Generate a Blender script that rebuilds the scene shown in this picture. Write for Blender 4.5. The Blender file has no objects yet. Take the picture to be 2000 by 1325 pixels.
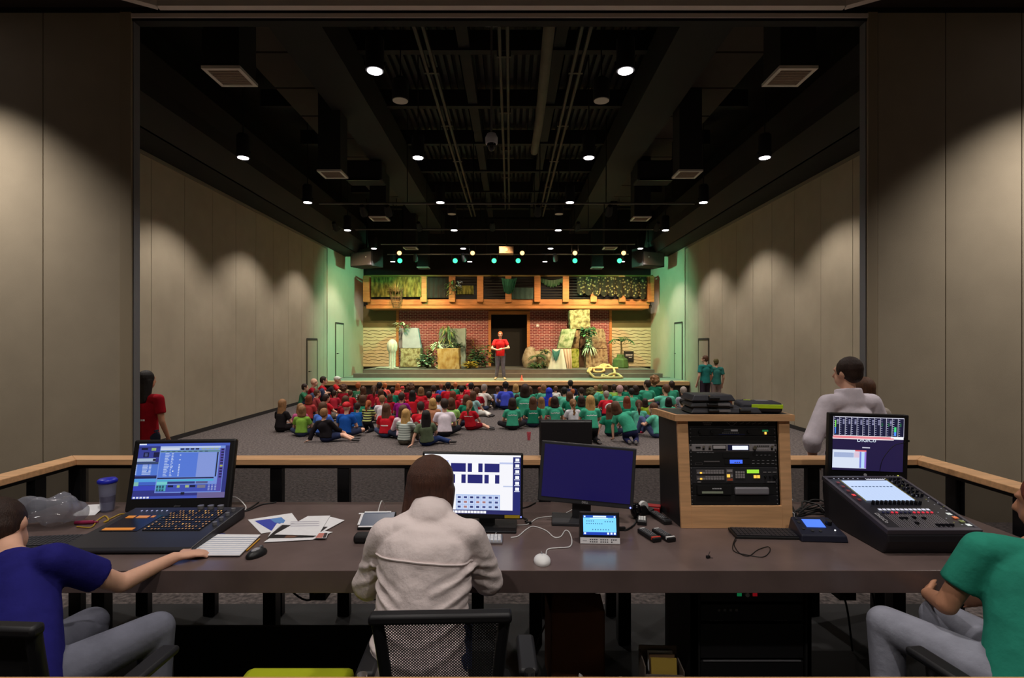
import bpy, math, random
from mathutils import Vector, Matrix, Euler
from mathutils.bvhtree import BVHTree
V = Vector
random.seed(7)
S = bpy.context.scene
COL = S.collection
PI = math.pi
R = math.radians

# ------------------------------------------------------------------ camera, world, exposure
F, CX, CY, H = 1050.0, 997.0, 671.0, 2.0          # focal length in pixels, vanishing point, lens height
cam = bpy.data.objects.new('camera', bpy.data.cameras.new('camera'))
COL.objects.link(cam)
cam.location = (0, 0, H)
cam.rotation_euler = (R(90), 0, 0)
cam.data.sensor_width = 36
cam.data.lens = 36 * F / 2000
cam.data.shift_x = (1000 - CX) / 2000
cam.data.shift_y = (CY - 662.5) / 2000
cam.data.clip_start = 0.05
S.camera = cam
wd = bpy.data.worlds.new('world')
S.world = wd
wd.use_nodes = True
wd.node_tree.nodes['Background'].inputs[0].default_value = (0.05, 0.05, 0.06, 1)
wd.node_tree.nodes['Background'].inputs[1].default_value = 0.0
S.view_settings.view_transform = 'Standard'
S.view_settings.look = 'None'
S.view_settings.gamma = 1
S.view_settings.exposure = 0.0
S.cycles.max_bounces = 6
S.cycles.diffuse_bounces = 4
S.cycles.glossy_bounces = 3
S.cycles.transparent_max_bounces = 8
S.cycles.sample_clamp_indirect = 3
S.cycles.caustics_reflective = False
S.cycles.caustics_refractive = False
HALL_W, BOOTH_W, SCALLOP_W = 430.0, 250.0, 850.0   # watts of the ceiling lamps


def PD(px, py, d):
    return V(((px - CX) / F * d, d, H - (py - CY) / F * d))


def PZ(px, py, z):
    return PD(px, py, F * (H - z) / (py - CY))


# ------------------------------------------------------------------ materials
def lin(c):
    c = c / 255.0
    return c / 12.92 if c <= 0.04045 else ((c + 0.055) / 1.055) ** 2.4


def L4(rgb):
    return (lin(rgb[0]), lin(rgb[1]), lin(rgb[2]), 1)


MATS = {}


def nodes(name):
    m = bpy.data.materials.new(name)
    m.use_nodes = True
    nt = m.node_tree
    return m, nt, nt.nodes['Principled BSDF'], nt.nodes.new, nt.links.new


def mat(name, rgb, rough=0.6, metal=0.0, var=0.0, scale=8.0, bump=0.0, bscale=60.0, spec=0.4, stretch=(1, 1, 1), coat=0.0):
    """Principled material; var: strength of a tonal noise, bump: strength of a fine relief."""
    if name in MATS:
        return MATS[name]
    m, nt, b, new, link = nodes(name)
    b.inputs['Base Color'].default_value = L4(rgb)
    b.inputs['Roughness'].default_value = rough
    b.inputs['Metallic'].default_value = metal
    b.inputs['Specular IOR Level'].default_value = spec
    b.inputs['Coat Weight'].default_value = coat
    if var or bump:
        tc = new('ShaderNodeTexCoord')
        mp = new('ShaderNodeMapping')
        mp.inputs['Scale'].default_value = stretch
        link(tc.outputs['Object'], mp.inputs[0])
    if var:
        n = new('ShaderNodeTexNoise')
        n.inputs['Scale'].default_value = scale
        n.inputs['Detail'].default_value = 5
        link(mp.outputs[0], n.inputs['Vector'])
        cr = new('ShaderNodeValToRGB')
        lo, hi = 1 - var, 1 + var
        cr.color_ramp.elements[0].position, cr.color_ramp.elements[1].position = 0.3, 0.7
        cr.color_ramp.elements[0].color = [min(1, x * lo) for x in L4(rgb)[:3]] + [1]
        cr.color_ramp.elements[1].color = [min(1, x * hi) for x in L4(rgb)[:3]] + [1]
        link(n.outputs['Fac'], cr.inputs[0])
        link(cr.outputs[0], b.inputs['Base Color'])
    if bump:
        n2 = new('ShaderNodeTexNoise')
        n2.inputs['Scale'].default_value = bscale
        n2.inputs['Detail'].default_value = 3
        link(mp.outputs[0], n2.inputs['Vector'])
        bp = new('ShaderNodeBump')
        bp.inputs['Strength'].default_value = bump
        bp.inputs['Distance'].default_value = 0.01
        link(n2.outputs['Fac'], bp.inputs['Height'])
        link(bp.outputs[0], b.inputs['Normal'])
    MATS[name] = m
    return m


def emi(name, rgb, s=1.0):
    if name in MATS:
        return MATS[name]
    m, nt, b, new, link = nodes(name)
    b.inputs['Base Color'].default_value = (0.01, 0.01, 0.01, 1)
    b.inputs['Emission Color'].default_value = L4(rgb)
    b.inputs['Emission Strength'].default_value = s
    b.inputs['Roughness'].default_value = 0.35
    MATS[name] = m
    return m


def glow(rgb, s=1.0):
    return emi('light_%d_%d_%d_%d' % (rgb[0], rgb[1], rgb[2], int(s * 100)), rgb, s)


def cloth(rgb):
    return mat('cloth_%d_%d_%d' % tuple(rgb), rgb, 0.85, 0, 0.16, 9, 0.35, 26, 0.15)


def ramp_mat(name, tex, cols, pos, rough=0.8, scale=5.0, bump=0.0, stretch=(1, 1, 1), detail=6.0):
    """Material of a noise / voronoi / wave pattern run through a colour ramp."""
    m, nt, b, new, link = nodes(name)
    tc = new('ShaderNodeTexCoord')
    mp = new('ShaderNodeMapping')
    mp.inputs['Scale'].default_value = stretch
    link(tc.outputs['Object'], mp.inputs[0])
    n = new({'noise': 'ShaderNodeTexNoise', 'voronoi': 'ShaderNodeTexVoronoi', 'wave': 'ShaderNodeTexWave'}[tex])
    n.inputs['Scale'].default_value = scale
    if tex == 'noise':
        n.inputs['Detail'].default_value = detail
    if tex == 'wave':
        n.bands_direction = 'Z'
        n.inputs['Distortion'].default_value = 3
        n.inputs['Detail'].default_value = 2
        n.inputs['Detail Scale'].default_value = 0.6
    link(mp.outputs[0], n.inputs['Vector'])
    cr = new('ShaderNodeValToRGB')
    e = cr.color_ramp.elements
    while len(e) < len(cols):
        e.new(0.5)
    for k in range(len(cols)):
        e[k].position = pos[k]
        e[k].color = L4(cols[k])
    out = n.outputs['Distance'] if tex == 'voronoi' else n.outputs['Fac']
    link(out, cr.inputs[0])
    link(cr.outputs[0], b.inputs['Base Color'])
    b.inputs['Roughness'].default_value = rough
    b.inputs['Specular IOR Level'].default_value = 0.25
    if bump:
        bp = new('ShaderNodeBump')
        bp.inputs['Strength'].default_value = bump
        bp.inputs['Distance'].default_value = 0.03
        link(out, bp.inputs['Height'])
        link(bp.outputs[0], b.inputs['Normal'])
    MATS[name] = m
    return m


def brick_mat():
    m, nt, b, new, link = nodes('red_brick')
    tc = new('ShaderNodeTexCoord')
    mp = new('ShaderNodeMapping')
    mp.inputs['Rotation'].default_value = (R(90), 0, 0)
    br = new('ShaderNodeTexBrick')
    br.inputs['Scale'].default_value = 1.0
    br.inputs['Brick Width'].default_value = 0.23
    br.inputs['Row Height'].default_value = 0.078
    br.inputs['Mortar Size'].default_value = 0.009
    br.inputs['Color1'].default_value = L4((132, 56, 58))
    br.inputs['Color2'].default_value = L4((104, 42, 48))
    br.inputs['Mortar'].default_value = L4((190, 158, 156))
    link(tc.outputs['Object'], mp.inputs[0])
    link(mp.outputs[0], br.inputs['Vector'])
    link(br.outputs['Color'], b.inputs['Base Color'])
    b.inputs['Roughness'].default_value = 0.85
    MATS['red_brick'] = m
    return m


def stripe_mat(name, a, b_, freq, duty=0.5, axis=2):
    m, nt, b, new, link = nodes(name)
    tc = new('ShaderNodeTexCoord')
    sp = new('ShaderNodeSeparateXYZ')
    link(tc.outputs['Object'], sp.inputs[0])
    mu = new('ShaderNodeMath'); mu.operation = 'MULTIPLY'; mu.inputs[1].default_value = freq
    link(sp.outputs[axis], mu.inputs[0])
    fr = new('ShaderNodeMath'); fr.operation = 'FRACT'
    link(mu.outputs[0], fr.inputs[0])
    gt = new('ShaderNodeMath'); gt.operation = 'GREATER_THAN'; gt.inputs[1].default_value = duty
    link(fr.outputs[0], gt.inputs[0])
    mx = new('ShaderNodeMix'); mx.data_type = 'RGBA'
    mx.inputs['A'].default_value = L4(a)
    mx.inputs['B'].default_value = L4(b_)
    link(gt.outputs[0], mx.inputs['Factor'])
    link(mx.outputs['Result'], b.inputs['Base Color'])
    b.inputs['Roughness'].default_value = 0.85
    MATS[name] = m
    return m


def mesh_mat(name, rgb, hole, rough=0.6, pitch=None):
    """See-through perforated sheet or knit: a share `hole` of the surface is open."""
    m, nt, b, new, link = nodes(name)
    b.inputs['Base Color'].default_value = L4(rgb)
    b.inputs['Roughness'].default_value = rough
    if pitch:
        tc = new('ShaderNodeTexCoord')
        mp = new('ShaderNodeMapping')
        mp.inputs['Rotation'].default_value = (0, R(45), 0)
        link(tc.outputs['Object'], mp.inputs[0])
        sp = new('ShaderNodeSeparateXYZ')
        link(mp.outputs[0], sp.inputs[0])
        ms = []
        for ax in (0, 2):
            mu = new('ShaderNodeMath'); mu.operation = 'MULTIPLY'; mu.inputs[1].default_value = 1 / pitch
            link(sp.outputs[ax], mu.inputs[0])
            fr = new('ShaderNodeMath'); fr.operation = 'FRACT'
            link(mu.outputs[0], fr.inputs[0])
            gt = new('ShaderNodeMath'); gt.operation = 'GREATER_THAN'; gt.inputs[1].default_value = 1 - math.sqrt(hole)
            link(fr.outputs[0], gt.inputs[0])
            ms.append(gt)
        an = new('ShaderNodeMath'); an.operation = 'MULTIPLY'
        link(ms[0].outputs[0], an.inputs[0]); link(ms[1].outputs[0], an.inputs[1])
        iv = new('ShaderNodeMath'); iv.operation = 'SUBTRACT'; iv.inputs[0].default_value = 1
        link(an.outputs[0], iv.inputs[1])
        link(iv.outputs[0], b.inputs['Alpha'])
    else:
        b.inputs['Alpha'].default_value = 1 - hole
    MATS[name] = m
    return m


def clear_mat(name, rgb, a=0.25):
    return mesh_mat(name, rgb, 1 - a, 0.1)


WOOD = mat('maple_wood', (214, 166, 120), 0.45, 0, 0.16, 5, 0.05, 40, 0.4, (0.6, 9, 9))
PINE = mat('pine_beam', (176, 116, 66), 0.6, 0, 0.25, 4, 0.05, 40, 0.3, (0.5, 7, 7))
BLACK = mat('black_plastic', (22, 22, 24), 0.45, 0, 0, bump=0.05, bscale=300)
MATTE = mat('matte_black', (17, 17, 18), 0.8, 0, 0.2, 3)
SATIN = mat('satin_black_metal', (24, 24, 26), 0.35, 0.3, 0.15, 6)
DGREY = mat('dark_grey_plastic', (48, 48, 52), 0.5)
GREY = mat('grey_plastic', (112, 112, 116), 0.5)
LGREY = mat('light_grey_plastic', (190, 190, 196), 0.5)
WHITE = mat('white_plastic', (232, 232, 232), 0.4)
PAPER = mat('white_paper', (235, 235, 238), 0.8, 0, 0.03, 30)
ALU = mat('brushed_aluminium', (190, 190, 195), 0.35, 0.9, 0.08, 20)
CHROME = mat('chrome', (210, 210, 215), 0.15, 1.0)
RUBBER = mat('black_cable', (16, 16, 17), 0.55)


# ------------------------------------------------------------------ mesh builder
class MB:
    def __init__(self):
        self.v, self.f, self.m = [], [], []

    def add(self, vs, fs, mi=0, M=None):
        o = len(self.v)
        self.v += [tuple(M @ V(p)) if M else tuple(p) for p in vs]
        self.f += [tuple(i + o for i in f) for f in fs]
        self.m += [mi] * len(fs)
        return self

    def box(self, c, s, mi=0, M=None, rz=0, rx=0, ry=0):
        x, y, z = s[0] / 2, s[1] / 2, s[2] / 2
        vs = [(-x, -y, -z), (x, -y, -z), (x, y, -z), (-x, y, -z), (-x, -y, z), (x, -y, z), (x, y, z), (-x, y, z)]
        T = Matrix.Translation(V(c)) @ Euler((rx, ry, rz)).to_matrix().to_4x4()
        if M:
            T = M @ T
        return self.add(vs, [(0, 3, 2, 1), (4, 5, 6, 7), (0, 1, 5, 4), (1, 2, 6, 5), (2, 3, 7, 6), (3, 0, 4, 7)], mi, T)

    def span(self, a, b, mi=0, M=None):
        return self.box([(a[i] + b[i]) / 2 for i in range(3)], [abs(b[i] - a[i]) for i in range(3)], mi, M)

    def hexa(self, p, mi=0, M=None):
        return self.add(p, [(0, 3, 2, 1), (4, 5, 6, 7), (0, 1, 5, 4), (1, 2, 6, 5), (2, 3, 7, 6), (3, 0, 4, 7)], mi, M)

    def cyl(self, p0, p1, r0, r1=None, n=14, mi=0, M=None):
        r1 = r0 if r1 is None else r1
        p0, p1 = V(p0), V(p1)
        w = (p1 - p0).normalized()
        u = w.orthogonal().normalized()
        v = w.cross(u)
        vs = []
        for p, r in ((p0, r0), (p1, r1)):
            vs += [p + (u * math.cos(2 * PI * k / n) + v * math.sin(2 * PI * k / n)) * r for k in range(n)]
        fs = [(k, (k + 1) % n, n + (k + 1) % n, n + k) for k in range(n)] + [tuple(range(n - 1, -1, -1)), tuple(range(n, 2 * n))]
        return self.add(vs, fs, mi, M)

    def tube(self, pts, r, n=6, mi=0, M=None, r1=None):
        pts = [V(p) for p in pts]
        vs, fs = [], []
        u = None
        N = len(pts)
        for i, p in enumerate(pts):
            w = (pts[min(i + 1, N - 1)] - pts[max(i - 1, 0)]).normalized()
            u = w.orthogonal().normalized() if u is None else (u - w * u.dot(w)).normalized()
            v = w.cross(u)
            rr = r if r1 is None else r + (r1 - r) * i / (N - 1)
            vs += [p + (u * math.cos(2 * PI * k / n) + v * math.sin(2 * PI * k / n)) * rr for k in range(n)]
        for i in range(N - 1):
            fs += [(i * n + k, i * n + (k + 1) % n, (i + 1) * n + (k + 1) % n, (i + 1) * n + k) for k in range(n)]
        fs += [tuple(range(n - 1, -1, -1)), tuple(range((N - 1) * n, N * n))]
        return self.add(vs, fs, mi, M)

    def prism(self, poly, a, b, mi=0, axis='z', M=None):
        """Polygon (2D) extruded from a to b along an axis; the polygon lies in the other two axes."""
        n = len(poly)
        f = {'z': lambda p, t: (p[0], p[1], t), 'y': lambda p, t: (p[0], t, p[1]), 'x': lambda p, t: (t, p[0], p[1])}[axis]
        vs = [f(p, a) for p in poly] + [f(p, b) for p in poly]
        fs = [(k, (k + 1) % n, n + (k + 1) % n, n + k) for k in range(n)] + [tuple(range(n - 1, -1, -1)), tuple(range(n, 2 * n))]
        return self.add(vs, fs, mi, M)

    def lathe(self, prof, c=(0, 0, 0), n=18, mi=0, M=None):
        vs, fs = [], []
        for r, z in prof:
            vs += [(c[0] + r * math.cos(2 * PI * k / n), c[1] + r * math.sin(2 * PI * k / n), c[2] + z) for k in range(n)]
        for i in range(len(prof) - 1):
            fs += [(i * n + k, i * n + (k + 1) % n, (i + 1) * n + (k + 1) % n, (i + 1) * n + k) for k in range(n)]
        fs += [tuple(range(n - 1, -1, -1)), tuple(range((len(prof) - 1) * n, len(prof) * n))]
        return self.add(vs, fs, mi, M)

    def ball(self, c, r, n=14, mi=0, rot=None, M=None):
        r = (r, r, r) if isinstance(r, (int, float)) else r
        m = n // 2
        T = Matrix.Translation(V(c)) @ (rot.to_4x4() if rot else Matrix())
        if M:
            T = M @ T
        vs = [(0, 0, -r[2])]
        for i in range(1, m):
            a = -PI / 2 + PI * i / m
            vs += [(r[0] * math.cos(a) * math.cos(2 * PI * k / n), r[1] * math.cos(a) * math.sin(2 * PI * k / n), r[2] * math.sin(a)) for k in range(n)]
        vs.append((0, 0, r[2]))
        fs = [(0, 1 + (k + 1) % n, 1 + k) for k in range(n)]
        for i in range(m - 2):
            a = 1 + i * n
            fs += [(a + k, a + (k + 1) % n, a + n + (k + 1) % n, a + n + k) for k in range(n)]
        a = 1 + (m - 2) * n
        fs += [(a + k, a + (k + 1) % n, len(vs) - 1) for k in range(n)]
        return self.add(vs, fs, mi, T)

    def capsule(self, p0, p1, r0, r1, side=(1, 0, 0), f0=False, f1=False, n=14, m=4, mi=0):
        """Tapered limb. r0, r1 are (across, deep) radii; f0 / f1 cut an end flat."""
        p0, p1 = V(p0), V(p1)
        r0 = (r0, r0) if isinstance(r0, (int, float)) else r0
        r1 = (r1, r1) if isinstance(r1, (int, float)) else r1
        w = (p1 - p0)
        w = w.normalized() if w.length > 1e-6 else V((0, 0, 1))
        u = V(side) - w * V(side).dot(w)
        u = u.normalized() if u.length > 0.05 else w.orthogonal().normalized()
        v = w.cross(u)
        rings = []
        for k in range(1, m + 1):
            a = PI / 2 * k / m
            if f0:
                if k == m:
                    rings.append((p0, r0))
            else:
                rings.append((p0 - w * math.cos(a) * min(r0), (r0[0] * math.sin(a), r0[1] * math.sin(a))))
        for k in range(m, 0, -1):
            a = PI / 2 * k / m
            if f1:
                if k == m:
                    rings.append((p1, r1))
            else:
                rings.append((p1 + w * math.cos(a) * min(r1), (r1[0] * math.sin(a), r1[1] * math.sin(a))))
        vs, fs = [], []
        for p, r in rings:
            vs += [p + u * math.cos(2 * PI * k / n) * r[0] + v * math.sin(2 * PI * k / n) * r[1] for k in range(n)]
        for i in range(len(rings) - 1):
            fs += [(i * n + k, i * n + (k + 1) % n, (i + 1) * n + (k + 1) % n, (i + 1) * n + k) for k in range(n)]
        fs += [tuple(range(n - 1, -1, -1)), tuple(range((len(rings) - 1) * n, len(rings) * n))]
        return self.add(vs, fs, mi)

    def on(self, O, U, W, x0, y0, x1, y1, mi=0, off=0.0):
        """Rectangle on the plane O + x U + y W (0..1), lifted by off along its normal."""
        n = V(W).cross(V(U)).normalized() * off
        O, U, W = V(O), V(U), V(W)
        return self.add([O + U * x0 + W * y1 + n, O + U * x1 + W * y1 + n, O + U * x1 + W * y0 + n, O + U * x0 + W * y0 + n], [(0, 1, 2, 3)], mi)

    def mesh(self, name, mats):
        me = bpy.data.meshes.new(name)
        me.from_pydata(self.v, [], self.f)
        for m in (mats if isinstance(mats, (list, tuple)) else [mats]):
            me.materials.append(m)
        me.polygons.foreach_set('material_index', self.m)
        me.update()
        return me

    def build(self, name, mats, parent=None, loc=(0, 0, 0), rot=(0, 0, 0), bev=0, smooth=False, label=None):
        o = bpy.data.objects.new(name, self.mesh(name, mats))
        COL.objects.link(o)
        o.location, o.rotation_euler = loc, rot
        if parent:
            o.parent = parent
        if smooth:
            soft(o.data, 45 if smooth is True else smooth)
        if bev:
            b = o.modifiers.new('edges', 'BEVEL')
            b.width, b.segments, b.limit_method, b.angle_limit = bev, 2, 'ANGLE', R(40)
            b.harden_normals = False
        if label:
            o['label'] = label
        return o


def soft(me, ang=45):
    me.polygons.foreach_set('use_smooth', [True] * len(me.polygons))
    me.set_sharp_from_angle(angle=R(ang))


def tag(o, label, cat, group=None, kind=None):
    o['label'], o['category'] = label, cat
    if group:
        o['group'] = group
    if kind:
        o['kind'] = kind
    return o


def thing(name, label, cat, loc=(0, 0, 0), rz=0, group=None, rot=None):
    o = bpy.data.objects.new(name, None)
    COL.objects.link(o)
    o.empty_display_size = 0.05
    o.location = loc
    o.rotation_euler = rot if rot else (0, 0, rz)
    return tag(o, label, cat, group)


def struct(o):
    o['kind'] = 'structure'
    return o


def copy_tree(o, parent=None):
    c = o.copy()
    COL.objects.link(c)
    if parent:
        c.parent = parent
    for ch in list(o.children):
        copy_tree(ch, c)
    return c


def text(s, size, m, name, parent=None, loc=(0, 0, 0), rot=(R(90), 0, 0), align='CENTER', ext=0.0006):
    cu = bpy.data.curves.new('lettering', 'FONT')
    cu.body, cu.size, cu.extrude, cu.align_x, cu.align_y = s, size, ext, align, 'CENTER'
    cu.resolution_u = 3
    t = bpy.data.objects.new('lettering', cu)
    COL.objects.link(t)
    dg = bpy.context.evaluated_depsgraph_get()
    me = bpy.data.meshes.new_from_object(t.evaluated_get(dg))
    bpy.data.objects.remove(t)
    bpy.data.curves.remove(cu)
    me.materials.clear()
    me.materials.append(m)
    o = bpy.data.objects.new(name, me)
    COL.objects.link(o)
    o.location, o.rotation_euler = loc, rot
    if parent:
        o.parent = parent
    return o


def spot(name, loc, aim, watts, size, blend=0.3, rgb=(255, 246, 238), parent=None, rad=0.06):
    l = bpy.data.lights.new(name, 'SPOT')
    l.energy, l.spot_size, l.spot_blend, l.shadow_soft_size = watts, R(size), blend, rad
    l.color = L4(rgb)[:3]
    o = bpy.data.objects.new(name, l)
    COL.objects.link(o)
    o.location = loc
    o.rotation_euler = (V(aim) - V(loc)).to_track_quat('-Z', 'Y').to_euler()
    if parent:
        o.parent = parent
        o.matrix_parent_inverse = Matrix.Translation(parent.location).inverted()
    return o


def curve_pts(pts, k=6):
    """Catmull-Rom points through pts."""
    pts = [V(p) for p in pts]
    q = [pts[0] * 2 - pts[1]] + pts + [pts[-1] * 2 - pts[-2]]
    out = []
    for i in range(1, len(q) - 2):
        a, b, c, d = q[i - 1], q[i], q[i + 1], q[i + 2]
        for j in range(k):
            t = j / k
            out.append(0.5 * (2 * b + (c - a) * t + (2 * a - 5 * b + 4 * c - d) * t * t + (3 * b - a - 3 * c + d) * t ** 3))
    out.append(pts[-1])
    return out
# ================================================================== THE SETTING
XL, XR, DB = -6.95, 6.62, 25.4                     # hall side walls and rear wall
ZT = 5.62                                          # top of the panelled walls
FABRIC = mat('wall_fabric', (160, 148, 128), 0.9, 0, 0.05, 2.5, 0.12, 180, 0.1)
PAINT = mat('pale_wall_paint', (176, 168, 146), 0.7, 0, 0.04, 2)
JOINT = mat('dark_joint', (40, 36, 34), 0.8)
CARPET = ramp_mat('speckled_carpet', 'noise', [(54, 49, 49), (92, 84, 82), (124, 113, 109)], [0.3, 0.52, 0.75], 0.95, 26, 0.3)
DARK = mat('black_ceiling_paint', (20, 20, 21), 0.8, 0, 0.25, 1.5)
DARKER = mat('black_steel_deck', (34, 34, 33), 0.7, 0, 0.2, 2)
SOFFIT = mat('charcoal_soffit', (40, 37, 36), 0.8, 0, 0.15, 1)

struct(MB().span((-10, -3.5, -0.1), (10, 26.2, 0)).build('floor', CARPET))
PLAT = mat('booth_vinyl', (17, 16, 18), 0.7, 0, 0.2, 5)
struct(MB().span((-3.2, -3.4, 0), (3.05, 3.92, 0.1)).build('floor_booth', PLAT))


def panel_wall(name, fixed, y0, y1, step, face, out, z1, m):
    """Wall along y, of upright panels with dark joints; face is the x of its surface, out points behind it."""
    w = MB()
    w.span((face + out * 0.02, y0, 0), (face + out * 0.2, y1, z1), 1)
    y = y0
    while y < y1 - 0.05:
        e = min(y + step, y1)
        w.span((face, y + 0.006, 0.02), (face + out * 0.05, e - 0.006, z1), 0)
        y = e
    w.span((face - out * 0.012, y0, 0), (face + out * 0.05, y1, 0.09), 1)
    w.span((face - out * 0.03, y0, z1 - 0.05), (face + out * 0.05, y1, z1 + 0.02), 2)
    return struct(w.build(name, [m, JOINT, mat('track_trim', (120, 112, 98), 0.6)]))


panel_wall('wall_left', 0, 6.12, 20.35, 1.07, XL, -1, ZT, FABRIC)
panel_wall('wall_right', 0, 6.12, 20.35, 1.07, XR, 1, ZT, FABRIC)
for nm, x, o in (('wall_left_stage', XL, -1), ('wall_right_stage', XR, 1)):
    w = MB()
    w.span((x, 20.42, 0), (x + o * 0.2, DB + 0.3, ZT + 0.3), 0)
    w.span((x + o * 0.04, 20.35, 0), (x + o * 0.2, 20.42, ZT), 1)
    struct(w.build(nm, [PAINT, JOINT]))
# upper black walls, soffits, ceiling
for nm, x, o in (('wall_left_upper', XL, -1), ('wall_right_upper', XR, 1)):
    struct(MB().span((x + o * 0.22, 6.0, ZT + 0.02), (x + o * 0.4, DB + 0.3, 8.3)).build(nm, DARK))
w = MB()
for x, o in ((XL, -1), (XR, 1)):
    w.span((x + o * 0.22, 6.2, ZT + 0.03), (x - o * 0.75, 22.6, ZT + 0.12), 0)
    w.hexa([(x - o * 0.75, 6.2, ZT + 0.03), (x - o * 0.95, 6.2, ZT + 0.5), (x - o * 0.95, 22.6, ZT + 0.5), (x - o * 0.75, 22.6, ZT + 0.03),
            (x - o * 0.70, 6.2, ZT + 0.03), (x - o * 0.9, 6.2, ZT + 1.3), (x - o * 0.9, 22.6, ZT + 1.3), (x - o * 0.70, 22.6, ZT + 0.03)], 1)
    w.hexa([(x - o * 0.75, 6.2, ZT + 0.03), (x - o * 1.0, 6.2, ZT + 0.45), (x - o * 1.0, 22.6, ZT + 0.45), (x - o * 0.75, 22.6, ZT + 0.03),
            (x - o * 0.75, 6.2, ZT + 1.3), (x - o * 0.8, 6.2, ZT + 1.4), (x - o * 0.8, 22.6, ZT + 1.4), (x - o * 0.75, 22.6, ZT + 1.3)], 1)
struct(w.build('trim_1', [MATTE, SOFFIT]))
w = MB()
w.span((-7.4, 6.0, 8.3), (7.1, DB + 0.5, 8.5), 0)
for k in range(34):                                # ribbed steel deck between the girders
    x = -2.9 + k * 0.17
    w.span((x, 6.2, 8.18), (x + 0.085, 23.5, 8.3), 1)
for x, z, b in ((-3.4, 7.0, 0.85), (3.1, 7.0, 0.85), (-0.9, 7.75, 0.22), (0.95, 7.75, 0.22)):
    w.span((x - b / 2, 6.2, z), (x + b / 2, 24.5, z + 0.75), 0)
y = 8.0
while y < 24:
    w.span((-6.0, y, 7.7), (5.7, y + 0.16, 8.1), 0)
    y += 2.45
struct(w.build('ceiling', [DARK, DARKER]))
# rear wall: painted upper part, brick fields, wavy stone panels, wood trims, dark doorway
OLIVE = mat('olive_wall_paint', (98, 94, 62), 0.8, 0, 0.06, 2)  # olive paint, darkened further for the balcony's shade
STONE = mat('pale_stone_panel', (190, 180, 148), 0.85, 0, 0.07, 6, 0.1, 60)
BRICK = brick_mat()


def bx(px):
    return (px - CX) / F * DB


def bz(py):
    return H - (py - CY) / F * DB


w = MB()
zu = bz(640)
w.span((XL - 0.2, DB + 0.02, 0), (bx(958), DB + 0.3, 8.3), 2)
w.span((bx(1029), DB + 0.02, 0), (XR + 0.2, DB + 0.3, 8.3), 2)
w.span((bx(958), DB + 0.02, bz(614)), (bx(1029), DB + 0.3, 8.3), 2)
struct(w.build('wall_back', [DARK, DARK, MATTE]))
w = MB()
for a, b in ((XL, bx(776)), (bx(1193), XR)):
    w.span((a, DB - 0.02, zu), (b, DB + 0.02, 3.75), 0)
struct(w.build('wall_back_painted', [OLIVE]))
w = MB()
for a, b in ((bx(779), bx(954)), (bx(1034), bx(1190))):
    w.span((a, DB - 0.03, 0.9), (b, DB + 0.02, 3.75), 0)
struct(w.build('wall_back_brick', [BRICK]))
w = MB()
for a, b in ((XL, bx(776)), (bx(1193), XR)):      # stone panels with wavy courses
    n = 12
    z = 0.9
    step = (zu - 0.9) / n
    for k in range(n):
        N = 24
        lo = [(a + (b - a) * i / N, z + k * step + 0.02 * (math.sin(i * 0.9 + k * .7) + .6 * math.sin(i * 1.7 + k * 2.1)) * (0 < k) + 0.012) for i in range(N + 1)]
        hi = [(a + (b - a) * i / N, z + (k + 1) * step + 0.02 * (math.sin(i * 0.9 + (k + 1) * .7) + .6 * math.sin(i * 1.7 + (k + 1) * 2.1)) * (k < n - 1) - 0.012) for i in range(N + 1)]
        for i in range(N):
            w.prism([lo[i], lo[i + 1], hi[i + 1], hi[i]], DB - 0.05, DB - 0.01, 0, 'y')
    w.span((a, DB - 0.015, 0.9), (b, DB + 0.02, zu), 1)
struct(w.build('wall_back_stone', [STONE, mat('dark_stone_joint', (96, 88, 66), 0.9)]))  # darker tone for the joints behind the stone courses
w = MB()
for px in (777, 1192):
    w.span((bx(px) - 0.06, DB - 0.09, 0.9), (bx(px) + 0.06, DB, 3.75), 0)
for a, b in ((954, 959), (1029, 1035)):
    w.span((bx(a), DB - 0.08, 0.9), (bx(b), DB + 0.3, bz(609)), 0)
w.span((bx(954), DB - 0.081, bz(614.5)), (bx(1035), DB + 0.3, bz(608)), 0)
struct(w.build('trim_2', [PINE], bev=0.01))
struct(MB().span((bx(958), DB + 0.9, 0), (bx(1029), DB + 1.0, 3.6)).span((bx(958) - .1, DB + .3, 0), (bx(958), DB + 1, 3.6)).span((bx(1029), DB + .3, 0), (bx(1029) + .1, DB + 1, 3.6))
       .span((bx(958), DB + .3, 3.5), (bx(1029), DB + 1, 3.6)).span((bx(958), DB + .0, 0.8), (bx(1029), DB + 1, 0.92)).build('wall_backstage', MATTE))
sw = MB().box((0, 0, 0), (0.13, 0.02, 0.13), 0).box((0, -0.015, 0), (0.06, 0.02, 0.07), 1)
tag(sw.build('wall_switch', [LGREY, WHITE], None, (bx(1050), DB - 0.045, bz(636)), bev=0.004), 'small grey switch plate on the dark brick beside the black doorway', 'switch')

# stage: lower deck with a lit wooden nosing, two risers up to the upper deck
STG = mat('stage_deck_paint', (120, 132, 116), 0.5, 0, 0.08, 3)
RISER = mat('dark_riser', (104, 94, 82), 0.7, 0, 0.1, 3)
UPDECK = mat('upper_deck_paint', (92, 92, 84), 0.6, 0, 0.08, 3)
st = thing('stage', 'wide stage with a wooden front edge and two dark steps up to the scenery', 'stage', (0, 19.86, 0))
st['kind'] = 'structure'
MB().span((XL + .02, 0, 0.0), (XR - .02, 0.3, 0.45)).build('stage_front', mat('stage_skirt', (44, 34, 26), 0.8), st)
MB().span((XL + .02, -0.06, 0.45), (XR - .02, 0.3, 0.6)).build('nosing', WOOD, st, bev=0.012)
MB().span((XL + .02, 0.3, 0.5), (XR - .02, 2.1, 0.598)).build('lower_deck', STG, st)
MB().span((-6.4, 2.02, 0.5), (6.2, 2.4, 0.77)).build('step', RISER, st, bev=0.008)
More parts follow.
